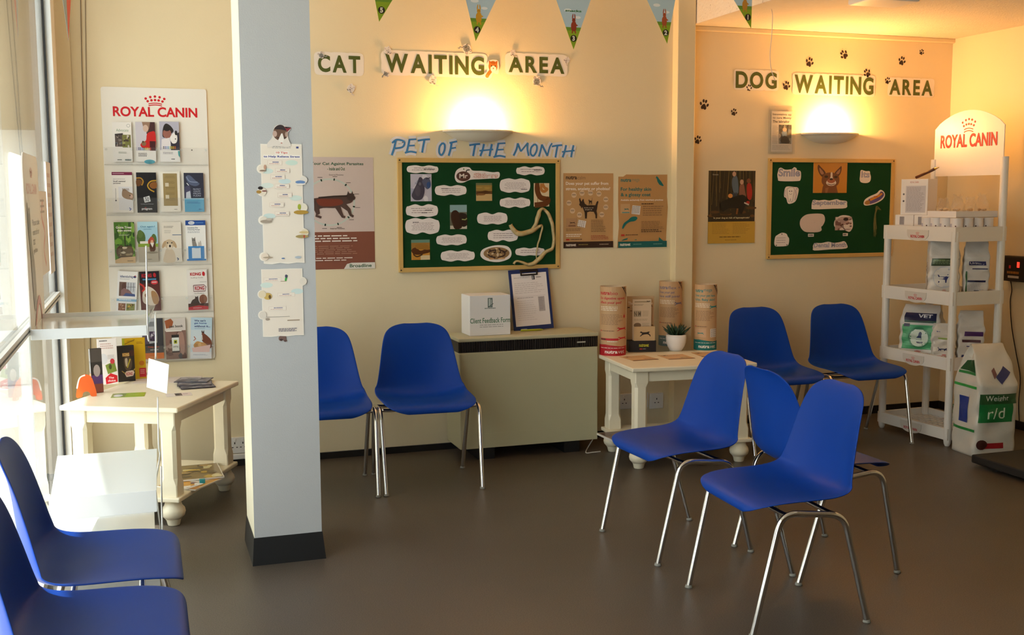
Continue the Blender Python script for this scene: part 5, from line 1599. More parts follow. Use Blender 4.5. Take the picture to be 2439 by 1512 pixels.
def l53(s):
    s.rect(0, 0, 1, 1, 'd4e2ea'); s.rect(0, 0, 1, .3, 'c2dcec'); s.text("We can't", .16, .05, .70, .10, '2a3c7a', .03); s.text('get home', .16, .115, .74, .17, '3a5a9a', .03); s.text('without it...', .16, .185, .92, .235, '2a3c7a', .03); s.para(.18, .26, .8, .275, 1, '8aa0b8', 3, .7)
    s.poly(smooth_loop([(.52, .40), (.56, .34), (.62, .38), (.78, .44), (.98, .56), (.98, .74), (.7, .74), (.64, .62), (.54, .56)], 3), '7a4632'); s.poly([(.50, .36), (.53, .30), (.57, .36), (.62, .30), (.64, .38)], '3a2420'); s.stroke([(.53, .42), (.56, .54)], .003, 'e6ddd4')
    s.poly(smooth_loop([(.14, .68), (.3, .58), (.5, .60), (.68, .62), (.82, .72), (.6, .78), (.3, .78)], 3), 'c8985c'); s.ell(.44, .66, .08, .05, 'dcb47c', 10); s.ell(.26, .68, .08, .05, 'b8884c', 10); s.ell(.60, .69, .09, .05, 'd8a06a', 10); s.stroke([(.16, .46), (.24, .52), (.14, .56)], .004, 'b05a44')
    s.poly([(.06, .74), (.94, .66), (.90, .84), (.12, .84)], 'e8c4c0'); s.rect(0, .84, 1, 1, 'e6e8ec'); s.para(.14, .89, .86, .93, 2, '9aa4b8', 4, .4)


for fn, px4, lab, ln in (
        (l11, (268, 290, 315, 386), 'cream leaflet with two small pet photos, first in the top row ' + R_, 0), (l12, (323, 290, 371, 386), 'leaflet with a person in red, top row ' + R_, 0), (l13, (380, 289, 428, 386), 'leaflet of a person hugging a spotted dog, top row ' + R_, 0),
        (l21, (267, 409, 317, 507), 'white leaflet with a maroon band and a small rodent, second row ' + R_, 0), (l22, (325, 410, 374, 507), 'black leaflet with gold curls, second row ' + R_, 0), (l23, (382, 408, 430, 505), 'cream leaflet with a gold panel, second row ' + R_, 0), (l24, (438, 411, 486, 505), 'navy and sky blue leaflet, second row ' + R_, 0),
        (l31, (272, 528, 322, 627), 'green leafy worming leaflet, third row ' + R_, 0), (l32, (328, 527, 377, 625), 'leaflet with a gnome on a drive under blue sky, third row ' + R_, 0), (l33, (385, 528, 433, 624), 'pale leaflet with a golden retriever, third row ' + R_, 0), (l34, (442, 524, 491, 621), 'white and blue leaflet with two small pets, third row ' + R_, 0),
        (l41, (278, 645, 327, 742), 'white tilted microchip leaflet with a window photo, fourth row ' + R_, .085), (l42, (333, 645, 382, 741), 'dark red leaflet with a white and tan dog, fourth row ' + R_, -.02), (l43, (446, 641, 495, 738), 'white leaflet with red lettering and two cats, apart at the end of the fourth row', -.01),
        (l51, (338, 757, 390, 855), 'charcoal leaflet with an orange foot, bottom row ' + R_, 0), (l52, (393, 757, 444, 855), 'brown leaflet showing a phone, bottom row ' + R_, -.01), (l53, (453, 755, 505, 854), 'pale blue leaflet with a horse and a basket of puppies, bottom row', .05)):
    leaflet(px4, fn, lab, lean=ln)

# thin cable down the wall beside the rack, and a socket near the floor
cp = [(192, 0), (195, 150), (200, 300), (203, 430), (208, 545), (209, 560), (211, 640), (215, 760), (216, 900), (218, 1040)]
P3 = [on_y(a, b, D1 - .008) for a, b in cp]
o = obj('wall_cable', tb(smooth_line([(v.x, v.y, v.z) for v in P3], 4), .0022, 6), mat('dusty_cable', '7d725e', rough=.6)); tag(o, 'thin dusty cable running down the wall beside the leaflet rack', 'cable')
cp = [(203, 0), (205, 150), (206, 300), (207, 430), (208, 543)]
P3 = [on_y(a, b, D1 - .004) for a, b in cp]
o = obj('wall_cable', tb(smooth_line([(v.x, v.y, v.z) for v in P3], 4), .0018, 6), MATS['dusty_cable']); tag(o, 'second thin cable meeting the first one halfway down the corner', 'cable')


def socket(px4, Y, label, kind='double', group=None):
    cx, cz, w, h = wrect(*px4, Y)
    t = thing('power_socket', label, 'socket', (cx, Y, cz), 0, group)
    obj('face_plate', bx(-w / 2, w / 2, -.012, 0, -h / 2, h / 2), WHITEP, t, mods=[bevel(.003, 2)])
    pl = bmesh.new(); dk = mat('socket_slot', '241f1c', rough=.6)
    cxs = (-w / 4, w / 4) if kind == 'double' else (0,)
    for c in cxs:
        for dx, dz, a, b in ((0, .012, .0025, .005), (-.011, -.010, .004, .0022), (.011, -.010, .004, .0022)):
            box(pl, c + dx - a, c + dx + a, -.0128, -.0118, dz - b, dz + b)
    obj('pin_slots', pl, dk, t)
    for c in cxs:
        obj('rocker_switch', bx(c - .007, c + .007, -.0155, -.0115, h / 2 - .022, h / 2 - .008), WHITEP, t, mods=[bevel(.002, 2)])
    return t


socket((549, 1040, 588, 1078), D1, 'white double socket low on the wall beside the grey pillar')
socket((1466, 936, 1542, 972), D1, 'white double socket seen between the legs of the table with paper tubes')
socket((1546, 935, 1578, 972), D1, 'white single switch plate right of the double socket behind the table', 'single')
sk_ = wrect(549, 1079, 588, 1092, D1)
o = obj('trunking_box', bx(sk_[0] - sk_[2] / 2, sk_[0] + sk_[2] / 2, D1 - .018, D1, .036, on_y(560, 1080, D1).z), WHITEP, mods=[bevel(.003)]); tag(o, 'white cable trunking under the socket beside the grey pillar', 'cable trunking')

# ------------------------------------------------------------------ on the storage heater
HZ = hz1
Yb = hy0 + .075
fa, fb = on_y(1119, 799, Yb), on_y(1216, 795, Yb)
ftz = on_y(1165, 703, Yb).z
fw_, fh_ = fb.x - fa.x, ftz - HZ
t = thing('feedback_box', 'white client feedback form box with a slot top standing on the storage heater', 'box', ((fa.x + fb.x) / 2, Yb, HZ))
obj('carton', bx(-fw_ / 2, fw_ / 2, 0, .16, 0, fh_), mat('white_card', 'e9e6e4', rough=.6), t, mods=[bevel(.004, 2)])
s = Sheet(fw_ * .985, fh_ * .985, base='e9e6e4', th=.0006)
s.text('Client Feedback Form', .0, .56, 1.0, .69, '4a7a5a', .015)
s.rect(.44, .06, .56, .30, '6a7a76'); s.rect(.465, .08, .50, .28, 'c8d0cc'); s.rect(.515, .10, .535, .26, 'c8d0cc'); s.stroke([(.44, .30), (.58, .20)], .003, '3a4a46'); s.para(.36, .31, .64, .34, 1, '7a8682', 2, .7, True)
s.para(.16, .73, .90, .83, 2, 'a8a4a4', 3, .3, True)
s.build('printed_front', t, (0, -.0006, fh_ / 2))
# clipboard leaning on the wall
ca_, cb_ = on_y(1216, 651, 5.72), on_y(1306, 648, 5.72)
cbw = .236; cbh = .338
cl0, cr0 = on_y(1227, 793, 5.66), on_y(1320, 789, 5.66)
th_ = math.asin(.055 / cbh)
t = thing('clipboard', 'blue clipboard with a printed form leaning on the wall above the heater', 'clipboard', ((cl0.x + cr0.x) / 2 - .006, 5.655, HZ + .002))
t.rotation_euler = (-th_, math.radians(-2.5), 0)
obj('board', bx(-cbw / 2, cbw / 2, 0, .003, 0, cbh), mat('navy_plastic', '1c2f66', rough=.35), t, mods=[bevel(.0014)])
s = Sheet(.205, .292, base='ebe4e2', th=.0008)
s.para(.06, .07, .52, .10, 2, 'b0a8a8', 2, .4); s.rect(.58, .05, .66, .13, '3a3a40'); s.rect(.60, .06, .62, .12, 'd8d4d4'); s.para(.70, .08, .88, .10, 1, '6a6468', 3, .7)
s.para(.06, .18, .92, .40, 6, 'cfc6c6', 4, .3); s.stroke([(.06, .44), (.92, .44)], .001, 'b8b0b0'); s.para(.10, .46, .60, .48, 1, 'b0a8a8', 6, .6); s.rect(.70, .46, .88, .74, 'b5adad'); s.para(.72, .48, .86, .72, 8, '9a9292', 7, .4); s.para(.08, .52, .64, .92, 10, 'd6cecd', 5, .25)
s.build('paper_form', t, (0, -.0005, .17))
cb_m = bmesh.new()
box(cb_m, -.052, .052, -.006, 0, cbh - .016, cbh - .002); box(cb_m, -.05, -.043, -.010, -.001, cbh - .034, cbh - .012); box(cb_m, .043, .05, -.010, -.001, cbh - .034, cbh - .012); box(cb_m, -.05, .05, -.009, -.004, cbh - .036, cbh - .028)
obj('steel_clip', cb_m, mat('dark_clip', '2c2422', rough=.35, metal=.5), t, mods=[bevel(.001)])
pa, pb = on_y(1244, 790, 5.60), on_y(1296, 789, 5.60)
pt = thing('ballpoint_pen', 'lime yellow pen lying in front of the clipboard on the heater', 'pen', ((pa.x + pb.x) / 2, 5.62, HZ + .0055))
obj('barrel', tb([(-.065, 0, 0), (.05, 0, 0)], .0052, 10), mat('lime_plastic', 'b4bd1c', rough=.35), pt, smooth=True)
obj('pen_tip', tb([(.05, 0, 0), (.058, 0, 0), (.068, 0, 0)], [.005, .0035, .001], 10), mat('lime_plastic', 'b4bd1c'), pt, smooth=True)
obj('pocket_clip', bx(-.062, -.028, -.001, .001, .005, .0075), WHITEP, pt)

# ------------------------------------------------------------------ on the leaflet table beside the heater
TZ = T2_Z


def paper_tube(px, base_y, r, h, accent, dark, title, lines, label, full=True):
    c = on_z(px, base_y, TZ)
    c = c + Vector((FW.x, FW.y, 0)).normalized() * r * .6
    turn = math.atan2(-c.x, c.y) * .85
    t = thing('paper_tube_stand', label, 'display tube', (c.x, c.y, TZ), turn, 'brown paper tubes on the table')
    W_ = 2 * math.pi * r
    s = Sheet(W_ * .5, h, base='caa277', th=.0004)
    s.text('nutra', .10, .068, .40, .115, accent, .03); s.text(title, .41, .068, .41 + .062 * len(title), .115, accent)
    for k, l in enumerate(lines): s.text(l, .11, .145 + .062 * k, .11 + .037 * len(l), .192 + .062 * k, accent, .02)
    s.para(.12, .285, .72, .355, 3, 'efe2cc', 3, .45)
    s.para(.14, .40, .76, .56, 8, '8a6a4a', 4, .3)
    shape(s, RUN, .58, .57 if dark == 'r' else .30, .90, .645 if dark == 'r' else .37, accent); s.rect(.12, .63, .17, .645, 'c23a34'); s.para(.19, .633, .56, .645, 1, '7a5a40', 5, .8)
    if dark == 'r':
        s.ell(.80, .43, .03, .025, accent, 10); s.poly([(.79, .41), (.80, .385), (.81, .41)], accent); s.rect(.13, .745, .62, .775, accent); shape(s, RUN, .60, .71, .90, .775, accent); s.rect(.14, .75, .30, .77, '5a3a2c'); s.para(.34, .785, .66, .80, 1, 'e8dcc8', 3, .8)
    elif dark == 't':
        s.rect(.12, .67, .50, .80, 'd4ac86'); shape(s, RUN, .22, .72, .44, .76, accent); s.rect(.62, .67, .86, .80, 'e6ddd2')
        for i in range(4):
            for j in range(4): s.ell(.66 + .05 * i, .69 + .03 * j, .012, .008, '3a4440', 6)
    band = {'r': 'b01822', 't': '12706e', 'g': '5a6a68'}[dark]
    s.poly([(0, .845), (.3, .835), (.7, .865), (1, .855), (1, 1), (0, 1)], band)
    s.para(.14, .882, .86, .892, 1, 'e8dcd0', 6, .7); s.text('nutra', .28, .92, .60, .965, 'f4ece4', .03); s.text('vet', .61, .92, .80, .965, 'e0d4c8')
    s.poly([(.70, .0), (.80, .0), (1.0, .13), (1.0, .20)], '4a3426'); s.poly([(.745, .0), (.775, .0), (1.0, .155), (1.0, .175)], 'caa277')

    def wrap(u, v, off):
        a = (u - .5) * math.pi
        rr = r + off - .0004
        return Vector((rr * math.sin(a), -rr * math.cos(a), h * (1 - v)))
    s.build('printed_wrap', t, mapf=wrap, cuts=(18, 0), back=False)
    bm = bmesh.new()
    n = 40
    ro, ri = [], []
    rings = []
    for rr, zz in ((r - .0006, 0), (r - .0006, h), (r - .0024, h), (r - .0024, .004)):
        rings.append([bm.verts.new((rr * math.cos(2 * math.pi * k / n), rr * math.sin(2 * math.pi * k / n), zz)) for k in range(n)])
    for a, b in zip(rings, rings[1:]):
        for k in range(n): bm.faces.new((a[k], a[(k + 1) % n], b[(k + 1) % n], b[k]))
    obj('card_tube', bm, mat('kraft_card', 'd8c2a0', rough=.7), t, smooth=False)
    return t


paper_tube(1461, 846, .071, .375, 'c2202c', 'r', 'bio', ('Do digestive upsets', 'affect your pet?'), 'brown paper tube with red print and a red foot, nearest the heater')
paper_tube(1598, 823, .066, .372, '6f6a80', 'g', 'flex +', ('Does your pet', 'have stiff joints?'), 'brown paper tube with grey print behind the potted plant')
paper_tube(1682, 833, .062, .368, '2a8a86', 't', 'mega', ('Does your pet have', 'itchy, flaky skin?'), 'brown paper tube with teal print and a teal foot')

# leaflet dispenser
c = on_z(1527, 838, TZ)
t = thing('leaflet_dispenser', 'kraft card leaflet dispenser with a black foot between two paper tubes', 'leaflet dispenser', (c.x + .012, c.y + .02, TZ), math.radians(-14))
dw, dh = .155, .305
s = Sheet(dw, dh, base='c6a378', th=.003)
s.text('The natural choice', .05, .10, .95, .155, 'efe4d0', .02); s.text('for your pet', .20, .17, .80, .225, 'efe4d0', .02); shape(s, RUN, .74, .16, .95, .20, '33281f'); shape(s, RUN, .02, .18, .12, .23, '33281f'); shape(s, RUN, .86, .52, .98, .56, '33281f'); s.para(.12, .26, .84, .28, 1, '8a6a48', 3, .7)
s.build('back_card', t, (0, .045, dh / 2))
lb = bmesh.new(); box(lb, -dw / 2, dw / 2, -.022, .045, 0, .062)
obj('black_tray', lb, mat('black_card', '231f22', rough=.5), t)
s = Sheet(dw * .98, .060, base='231f22', th=.0006); s.text('nutravet', .38, .25, .74, .55, 'c4c43c', .03); s.rect(.40, .68, .50, .80, 'c23a44'); s.para(.52, .70, .66, .78, 1, 'a8a0a0', 3, .9)
s.build('tray_front', t, (0, -.0222, .031))
s = Sheet(.105, .235, base='dcc4a4', th=.006); s.rect(.1, .05, .9, .075, 'a08a68'); shape(s, RUN, .74, .03, .96, .07, '33281f'); s.para(.08, .12, .6, .16, 2, '8a7456', 2, .4); s.rect(.06, .27, .46, .42, 'b8a486'); s.text('N M', .08, .29, .44, .40, '6a5844', .02); s.para(.52, .28, .94, .42, 4, 'b09a78', 3, .35); s.ell(.26, .62, .20, .06, '8a6a4c', 14); s.para(.06, .47, .9, .52, 2, 'b09a78', 5, .35); s.para(.52, .57, .92, .68, 4, 'b09a78', 6, .35)
s.build('stacked_leaflets', t, (.002, .012, .118 + .056))
s = Sheet(.118, .082, base='d2b184', th=.003); shape(s, RUN, .28, .22, .80, .72, '2c2420')
s.build('front_card', t, (.012, -.014, .060 + .040))

# small potted succulent
c = on_z(1612, 836, TZ) + Vector((.004, .018, 0))
t = thing('potted_succulent', 'spiky green succulent in a rounded white pot on the paper tube table', 'potted plant', (c.x, c.y, TZ))
obj('pot', lathe([(0, .001), (.030, .001), (.034, .004), (.046, .022), (.0545, .048), (.057, .072), (.0555, .093), (.0535, .093), (.0545, .072), (.050, .05), (0, .045)], 36), mat('white_ceramic', (0.82, 0.78, 0.74, 1), rough=.3), t, smooth=True)
obj('soil', lathe([(0, .086), (.0538, .084)], 24), mat('dark_soil', '2a2018', rough=.9), t)
lf = bmesh.new()
rnd = random.Random(11)
for ring, (n, el, ln, z) in enumerate(((13, .45, .078, .086), (12, .75, .070, .088), (10, 1.02, .062, .090), (7, 1.28, .055, .090), (3, 1.5, .045, .09))):
    for k in range(n):
        a = 2 * math.pi * (k + .5 * (ring % 2)) / n + rnd.uniform(-.1, .1)
        e = el + rnd.uniform(-.08, .08)
        d = Vector((math.cos(a) * math.cos(e), math.sin(a) * math.cos(e), math.sin(e)))
        b0 = Vector((math.cos(a) * .014, math.sin(a) * .014, z))
        L = ln * rnd.uniform(.85, 1.05)
        tube(lf, [b0, b0 + d * L * .35, b0 + d * L * .7 + Vector((0, 0, .003)), b0 + d * L + Vector((0, 0, .008))], [.006, .0068, .0042, .0006], 6)
obj('leaves', lf, mat('dark_succulent_green', (0.020, 0.055, 0.028, 1), rough=.4, vary=.3, vscale=30), t, smooth=True)


def flat_card(px, py, w, d, rz, label, fn, base='cfa87a', z=TZ, th=.0012, name='flat_leaflet', group='brown leaflets lying on the paper tube table', m=None):
    c = on_z(px, py, z)
    s = Sheet(w, d, base=base, th=th)
    fn(s)
    o = s.build(name, loc=(c.x, c.y, z + .0004), rot=(-math.pi / 2, 0, rz), m=m)
    return tag(o, label, 'leaflet', group)


def fk(s, acc):
    s.rect(.03, .03, .97, .97, 'd2ac7e'); s.text('nutra', .08, .10, .34, .2, acc, .03); s.para(.08, .26, .8, .40, 2, '9a7450', 2, .4); shape(s, RUN, .55, .62, .9, .8, acc); s.rect(.0, .9, 1, 1, '5a3c28'); s.ell(.2, .2, .05, .05, '4a3424')


flat_card(1522, 853, .15, .165, T2_R + .12, 'brown leaflet with a red mark lying in front of the red paper tube', lambda s: fk(s, '8a3428'))
flat_card(1610, 850, .15, .165, T2_R + .02, 'brown leaflet with a teal mark lying in front of the plant pot', lambda s: fk(s, '2a7a78'))
flat_card(1690, 844, .15, .165, T2_R - .05, 'brown leaflet with a dark dog lying under the teal paper tube', lambda s: fk(s, '2c2024'))


# ------------------------------------------------------------------ white plastic pet food rack in the dog corner
RW, RDp = .57, .365                       # along its logo face, and front to back
rk0 = Vector((4.185, 4.87, 0)); rk1 = Vector((4.155, 5.43, 0))
rdir = (rk0 - rk1).normalized()          # along the front, towards the camera
RRZ = math.atan2(rdir.y, rdir.x)         # local +x runs along the front, local -y faces out of the front
rkc = (rk0 + rk1) / 2
rack = thing('pet_food_rack', 'tall white plastic pet food rack with an arched header in the dog corner', 'rack', (rkc.x, rkc.y, 0), RRZ)
RM = Matrix.Translation(rkc) @ Matrix.Rotation(RRZ, 4, 'Z')
hw2 = RW / 2
for sx in (-1, 1):
    for y, top in ((.018, 1.19), (RDp - .018, 1.60)):
        obj('post', lathe([(0, 0), (.012, 0), (.018, .012), (.021, .035), (.021, top), (0, top)], 16, sx * (hw2 - .018), y), WHITEP, rack, smooth=False)


def tray(z0, z1, thick=True):
    bm = bmesh.new()
    a = hw2
    box(bm, -a, a, 0, .014, z0, z1); box(bm, -a, a, RDp - .014, RDp, z0, z1); box(bm, -a, -a + .014, .014, RDp - .014, z0, z1); box(bm, a - .014, a, .014, RDp - .014, z0, z1)
    n = 11
    zf = z0 + .018
    for k in range(n):
        x = -a + .014 + (2 * a - .028) * k / (n - 1)
        box(bm, x - .009, x + .009, .014, RDp - .014, zf, zf + .008)
    for k in range(8):
        y = .014 + (RDp - .028) * (k + .5) / 8
        box(bm, -a + .014, a - .014, y - .008, y + .008, zf + .001, zf + .007)
    tr_ = obj('shelf_tray', bm, WHITEP, rack)
    # scalloped badge on the front lip
    s = Sheet(.17, .062, base='d8d4cc', th=.003, outline=[(0, 0), (1, 0), (1, .30)] + [(.5 + .5 * math.cos(math.radians(d)), .30 + .70 * math.sin(math.radians(d)) ** .8) for d in range(10, 171, 12)] + [(0, .30)])
    royal(s, .18, .18, .82, .72, 'c8202a')
    s.build('badge', tr_, (0, -.0005, (z0 + z1) / 2 - .012))
    return zf + .0085


RZ1 = tray(.035, .098)
RZ2 = tray(.425, .495)
RZ3 = tray(.785, .86)
RZ4 = tray(1.135, 1.215)
# arched header
hb_ = bmesh.new()
w2 = hw2 - .022
prof = [(-w2, 1.50), (w2, 1.50), (w2, 1.775)] + [(w2 * math.cos(math.radians(a)) if False else w2 - (w2 * 2) * t_, 1.775 + .098 * math.sin(math.pi * t_) ** .75) for t_, a in [(k / 14, 0) for k in range(1, 14)]] + [(-w2, 1.775)]
f0 = [hb_.verts.new((x, RDp - .026, z)) for x, z in prof]; f1 = [hb_.verts.new((x, RDp - .020, z)) for x, z in prof]
hb_.faces.new(f0); hb_.faces.new(f1[::-1])
for k in range(len(prof)): hb_.faces.new((f0[k], f0[(k + 1) % len(prof)], f1[(k + 1) % len(prof)], f1[k]))
hdr = obj('header_board', hb_, mat('white_header_board', (0.86, 0.82, 0.78, 1), rough=.35), rack)
s = Sheet(.43, .165, base=None); s.th = .0006; royal(s, .0, .0, 1, 1, 'c8141e')
s.build('header_logo', hdr, (0, RDp - .0262, 1.745))
for sx in (-1, 1):
    pass


def on_rack(x, y, z): return RM @ Vector((x, y, z))


def food_bag(label, x, y, z, w, d, h, rz, faces, base='d9d6d2', top=.72, crimp=.9, seed=1, world=None, group='pet food bags on the white rack', cat='pet food bag', lean=0.0):
    """a block-bottom bag: rectangular below, pinched to a flat seam at the top; printed by sheets wrapped on it"""
    p = world or on_rack(x, y, z)
    t = thing('pet_food_bag', label, cat, tuple(p), rz, group)
    rnd = random.Random(seed)
    ph = [rnd.uniform(0, 6) for _ in range(6)]

    def prof(v):       # v: 0 bottom .. 1 top -> half width, half depth
        if v < top:
            k = 1.0 + .025 * math.sin(v * 7 + ph[0])
            return w / 2 * k, d / 2 * (1 + .05 * math.sin(v * 5 + ph[1]))
        q = (v - top) / (1 - top)
        return w / 2 * (1 - (1 - crimp) * q), max(.004, d / 2 * (1 - q) ** .75)

    def surf(a, v, off=0.0):
        """a runs round the bag: front face -1..1, right side 1..3, left side -3..-1, back beyond"""
        hw_, hd_ = prof(v)
        n = 7.0
        a = (a + 4) % 8 - 4
        fc = round(a / 2)
        ang = -math.pi / 2 + fc * math.pi / 2 + math.atan(a - 2 * fc)
        cx_, sy_ = math.cos(ang), math.sin(ang)
        r = (abs(cx_) ** n + abs(sy_) ** n) ** (-1 / n)
        px, py = cx_ * r, sy_ * r
        cr = .0028 * (math.sin(a * 4.5 + v * 6 + ph[2]) * math.sin(v * 21 + ph[3]) + .6 * math.sin(a * 2.5 - v * 33 + ph[4]))
        gus = 0
        if v > top * .8:
            gus = .30 * hw_ * min(1, (v - top * .8) / (1 - top * .8)) * max(0, 1 - abs(abs(a) - 2) * 1.1)
        x = px * (hw_ + off + cr)
        if gus: x -= math.copysign(gus, x)
        return Vector((x, py * (hd_ + off + cr), v * h)) + Vector((0, lean * v * h, 0))

    bm = bmesh.new()
    lay = bm.loops.layers.float_color.new('Col')
    NA, NV = 128, 56
    g_ = [[bm.verts.new(surf(-4 + 8 * i / NA, j / NV)) for i in range(NA)] for j in range(NV + 1)]
    bc = hx(base)
    for j in range(NV):
        for i in range(NA):
            f = bm.faces.new((g_[j][i], g_[j][(i + 1) % NA], g_[j + 1][(i + 1) % NA], g_[j + 1][i])); f.smooth = True
            for l in f.loops: l[lay] = bc
    for row in (g_[0][::-1], g_[-1]):
        f = bm.faces.new(row)
        for l in f.loops: l[lay] = bc
    me = bpy.data.meshes.new('sack'); bm.to_mesh(me); bm.free(); me.materials.append(BAGPRINT)
    o = bpy.data.objects.new('sack', me); COL.objects.link(o); o.parent = t
    for nm, a0, a1, v0, v1, fn in faces:        # patch of the surface: angle range, height range (v0 bottom, v1 top)
        s = Sheet((a1 - a0) * w / 2, (v1 - v0) * h, base=None)
        s.th = .0012
        fn(s)
        s.build(nm, t, m=BAGPRINT, mapf=lambda u, v, off: surf(a0 + (a1 - a0) * u, v1 - (v1 - v0) * v, off + .0012), cuts=(24, 24), back=False)
    return t


FRONT = RRZ                                   # local -y looks out of the rack's front


def bagA(s):
    s.rect(.0, .28, 1, .42, '3d4f3a'); s.rect(.0, .30, .5, .33, '5f7a4c'); s.para(.06, .31, .94, .40, 3, '8aa080', 2, .5)
    s.circ(.5, .63, .062, 'c8ccd4'); s.circ(.5, .63, .057, 'dedcd8'); shape(s, DOG, .26, .56, .72, .74, '26306e', True); s.text('SATIETY', .62, .47, .92, .50, '6a6a88')
    royal(s, .26, .86, .76, .96, 'c02028')


def bagA_side(s):
    for k in range(3): s.stroke([(.3, .2 + .1 * k), (.5, .16 + .1 * k), (.7, .2 + .1 * k), (.5, .25 + .1 * k), (.3, .2 + .1 * k)], .004, '5a5a6c')
    s.rect(.2, .5, .8, .9, 'cfccc8'); s.para(.25, .52, .75, .88, 12, 'a8a6ac', 4, .4)


def bagB(s):
    s.rect(.16, .28, .88, .36, '2c3064'); s.text('Urinary', .2, .29, .84, .35, 'd6d4dc', .02); s.rect(.3, .42, .95, .44, '2c3064'); s.rect(.1, .66, .9, .70, '22264a'); s.para(.14, .72, .86, .96, 8, 'b4b2b8', 3, .4); s.rect(.4, .86, .62, .97, '4a4a54'); s.rect(.0, .48, .08, 1, '3d6a42')


def bagC(s):
    s.rect(.06, .12, .96, .30, '1d2650'); s.text('VET', .44, .14, .84, .22, 'dfe2ea', .03); s.rect(.06, .27, .96, .32, '3a6a5a'); s.rect(.02, .36, .98, .86, '4fae78'); s.rect(.06, .34, .24, .40, '1d2650')
    s.circ(.5, .62, .062, '3f8a62'); s.circ(.5, .62, .052, 'cfe0d4'); s.poly(smooth_loop([(.44, .72), (.42, .64), (.48, .58), (.50, .52), (.54, .50), (.58, .53), (.57, .58), (.58, .66), (.62, .73), (.5, .74)], 3), '22305e')
    royal(s, .14, .89, .82, .98, 'c02028')


def bagC_side(s):
    s.rect(.1, .34, .9, .38, '2c2a58'); s.rect(.1, .41, .9, .43, '5a3a7a'); s.para(.14, .48, .86, .9, 14, 'b4b2b6', 5, .4); s.rect(.4, .86, .6, .95, '4a4a52')


def bagD(s):
    s.rect(0, .0, 1, 1, 'dcd8d2'); s.text('M', .12, .10, .28, .16, '4a5a9a', .03); s.rect(.2, .30, .8, .36, '9ab060'); s.text('URINARY', .26, .31, .74, .35, '4a5a3a'); shape(s, CATS, .2, .58, .7, .70, '2a305c'); royal(s, .1, .80, .9, .87, 'c02028'); s.rect(0, .88, 1, 1, 'b4c070')


def bagE(s):
    s.rect(.2, .34, 1, .44, '4a2a66'); s.rect(.1, .52, .9, .58, '5a3a44'); s.rect(.3, .66, .9, .68, '3a3a7a'); s.rect(.1, .86, .4, .98, '2a3468'); s.para(.44, .72, .9, .95, 8, 'b0aeb4', 6, .4)


food_bag('white dog food bag with a navy dog and green strip, second shelf, front', .06, .135, RZ3, .17, .13, .335, FRONT + .95, [('printed_front', -.86, .86, .02, .92, bagA), ('printed_side', -2.85, -1.15, .02, .7, bagA_side)], seed=3)
food_bag('white cat food bag with a navy name band, second shelf, at the back', .170, .268, RZ3, .135, .07, .325, FRONT + .95, [('printed_front', -.86, .86, .02, .88, bagB)], seed=5)
food_bag('white and mint green dog food bag with a seated dog, third shelf', -.115, .16, RZ2, .235, .15, .30, FRONT + .62, [('printed_front', -.86, .86, .02, .96, bagC), ('printed_side', 1.15, 2.85, .02, .7, bagC_side)], seed=7, top=.66)
food_bag('slim white cat food bag with a pale lime foot, third shelf, at the post', .105, .115, RZ2, .125, .075, .215, FRONT + .95, [('printed_front', -.86, .86, .02, .9, bagD)], seed=9)
food_bag('tall white bag with a purple band behind the slim cat food bag', .180, .238, RZ2, .14, .085, .29, FRONT + .95, [('printed_front', -.86, .86, .02, .9, bagE)], seed=12)


def rack_box(label, x, y, z, w, d, h, rz, fn, cat='box', group=None):
    p = on_rack(x, y, z)
    t = thing('carton', label, cat, tuple(p), FRONT + rz, group)
    obj('carton_body', bx(-w / 2, w / 2, -d / 2, d / 2, 0, h), mat('white_card', 'e9e6e4', rough=.6), t, mods=[bevel(.002, 2)])
    s = Sheet(w * .97, h * .97, base=None); s.th = .0004
    fn(s)
    s.build('printed_front', t, (0, -d / 2 - .0003, h / 2))
    return t


def bxf(s):
    s.text('ROYAL CANIN', .34, .05, .66, .10, 'b85a54'); s.rect(.18, .18, .94, .95, 'c4c2c8'); s.para(.22, .22, .90, .92, 18, 'a5a3aa', 3, .5); s.circ(.10, .42, .006, '6a6a74', 8); s.circ(.10, .62, .006, '4a4a56', 8)


def bxs(s):
    s.rect(0, 0, 1, 1, 'e7e4e2')
    s.rect(.24, .08, .5, .5, '9a989e'); s.para(.26, .1, .48, .48, 5, '7a7880', 3, .4); s.stroke([(.14, .75), (.24, .6)], .003, '8a8890'); s.para(.5, .75, .8, .95, 2, 'aaa8ae', 3, .5)


g = 'white cartons on the top shelf of the rack'
rack_box('lower white carton at the outer corner of the rack top shelf', -.185, .10, RZ4, .115, .12, .115, .35, bxs, group=g)
rack_box('lower white carton next to the row of tins, under the tall carton', -.081, .1375, RZ4, .10, .12, .115, .35, bxs, group=g)
rack_box('tall white carton stacked on the two lower cartons of the rack', -.135, .118, RZ4 + .1155, .165, .11, .205, .35, bxf, group=g)
# brown tool on top of the tall carton
p = on_rack(-.125, .118, RZ4 + .1155 + .2055)
t = thing('wooden_brush', 'dark wooden brush handle slanting up from the tall white carton', 'brush', tuple(p), FRONT + .3)
obj('wooden_handle', tb([(-.03, 0, .009), (.06, .0, .045), (.085, 0, .056)], .0085, 8), mat('dark_wood', '4a2418', rough=.4), t, smooth=True)
obj('brass_ferrule', tb([(.085, 0, .056), (.10, 0, .0615), (.112, 0, .065)], [.008, .005, .002], 8), mat('brass', (0.7, 0.5, 0.2, 1), rough=.3, metal=1), t, smooth=True)

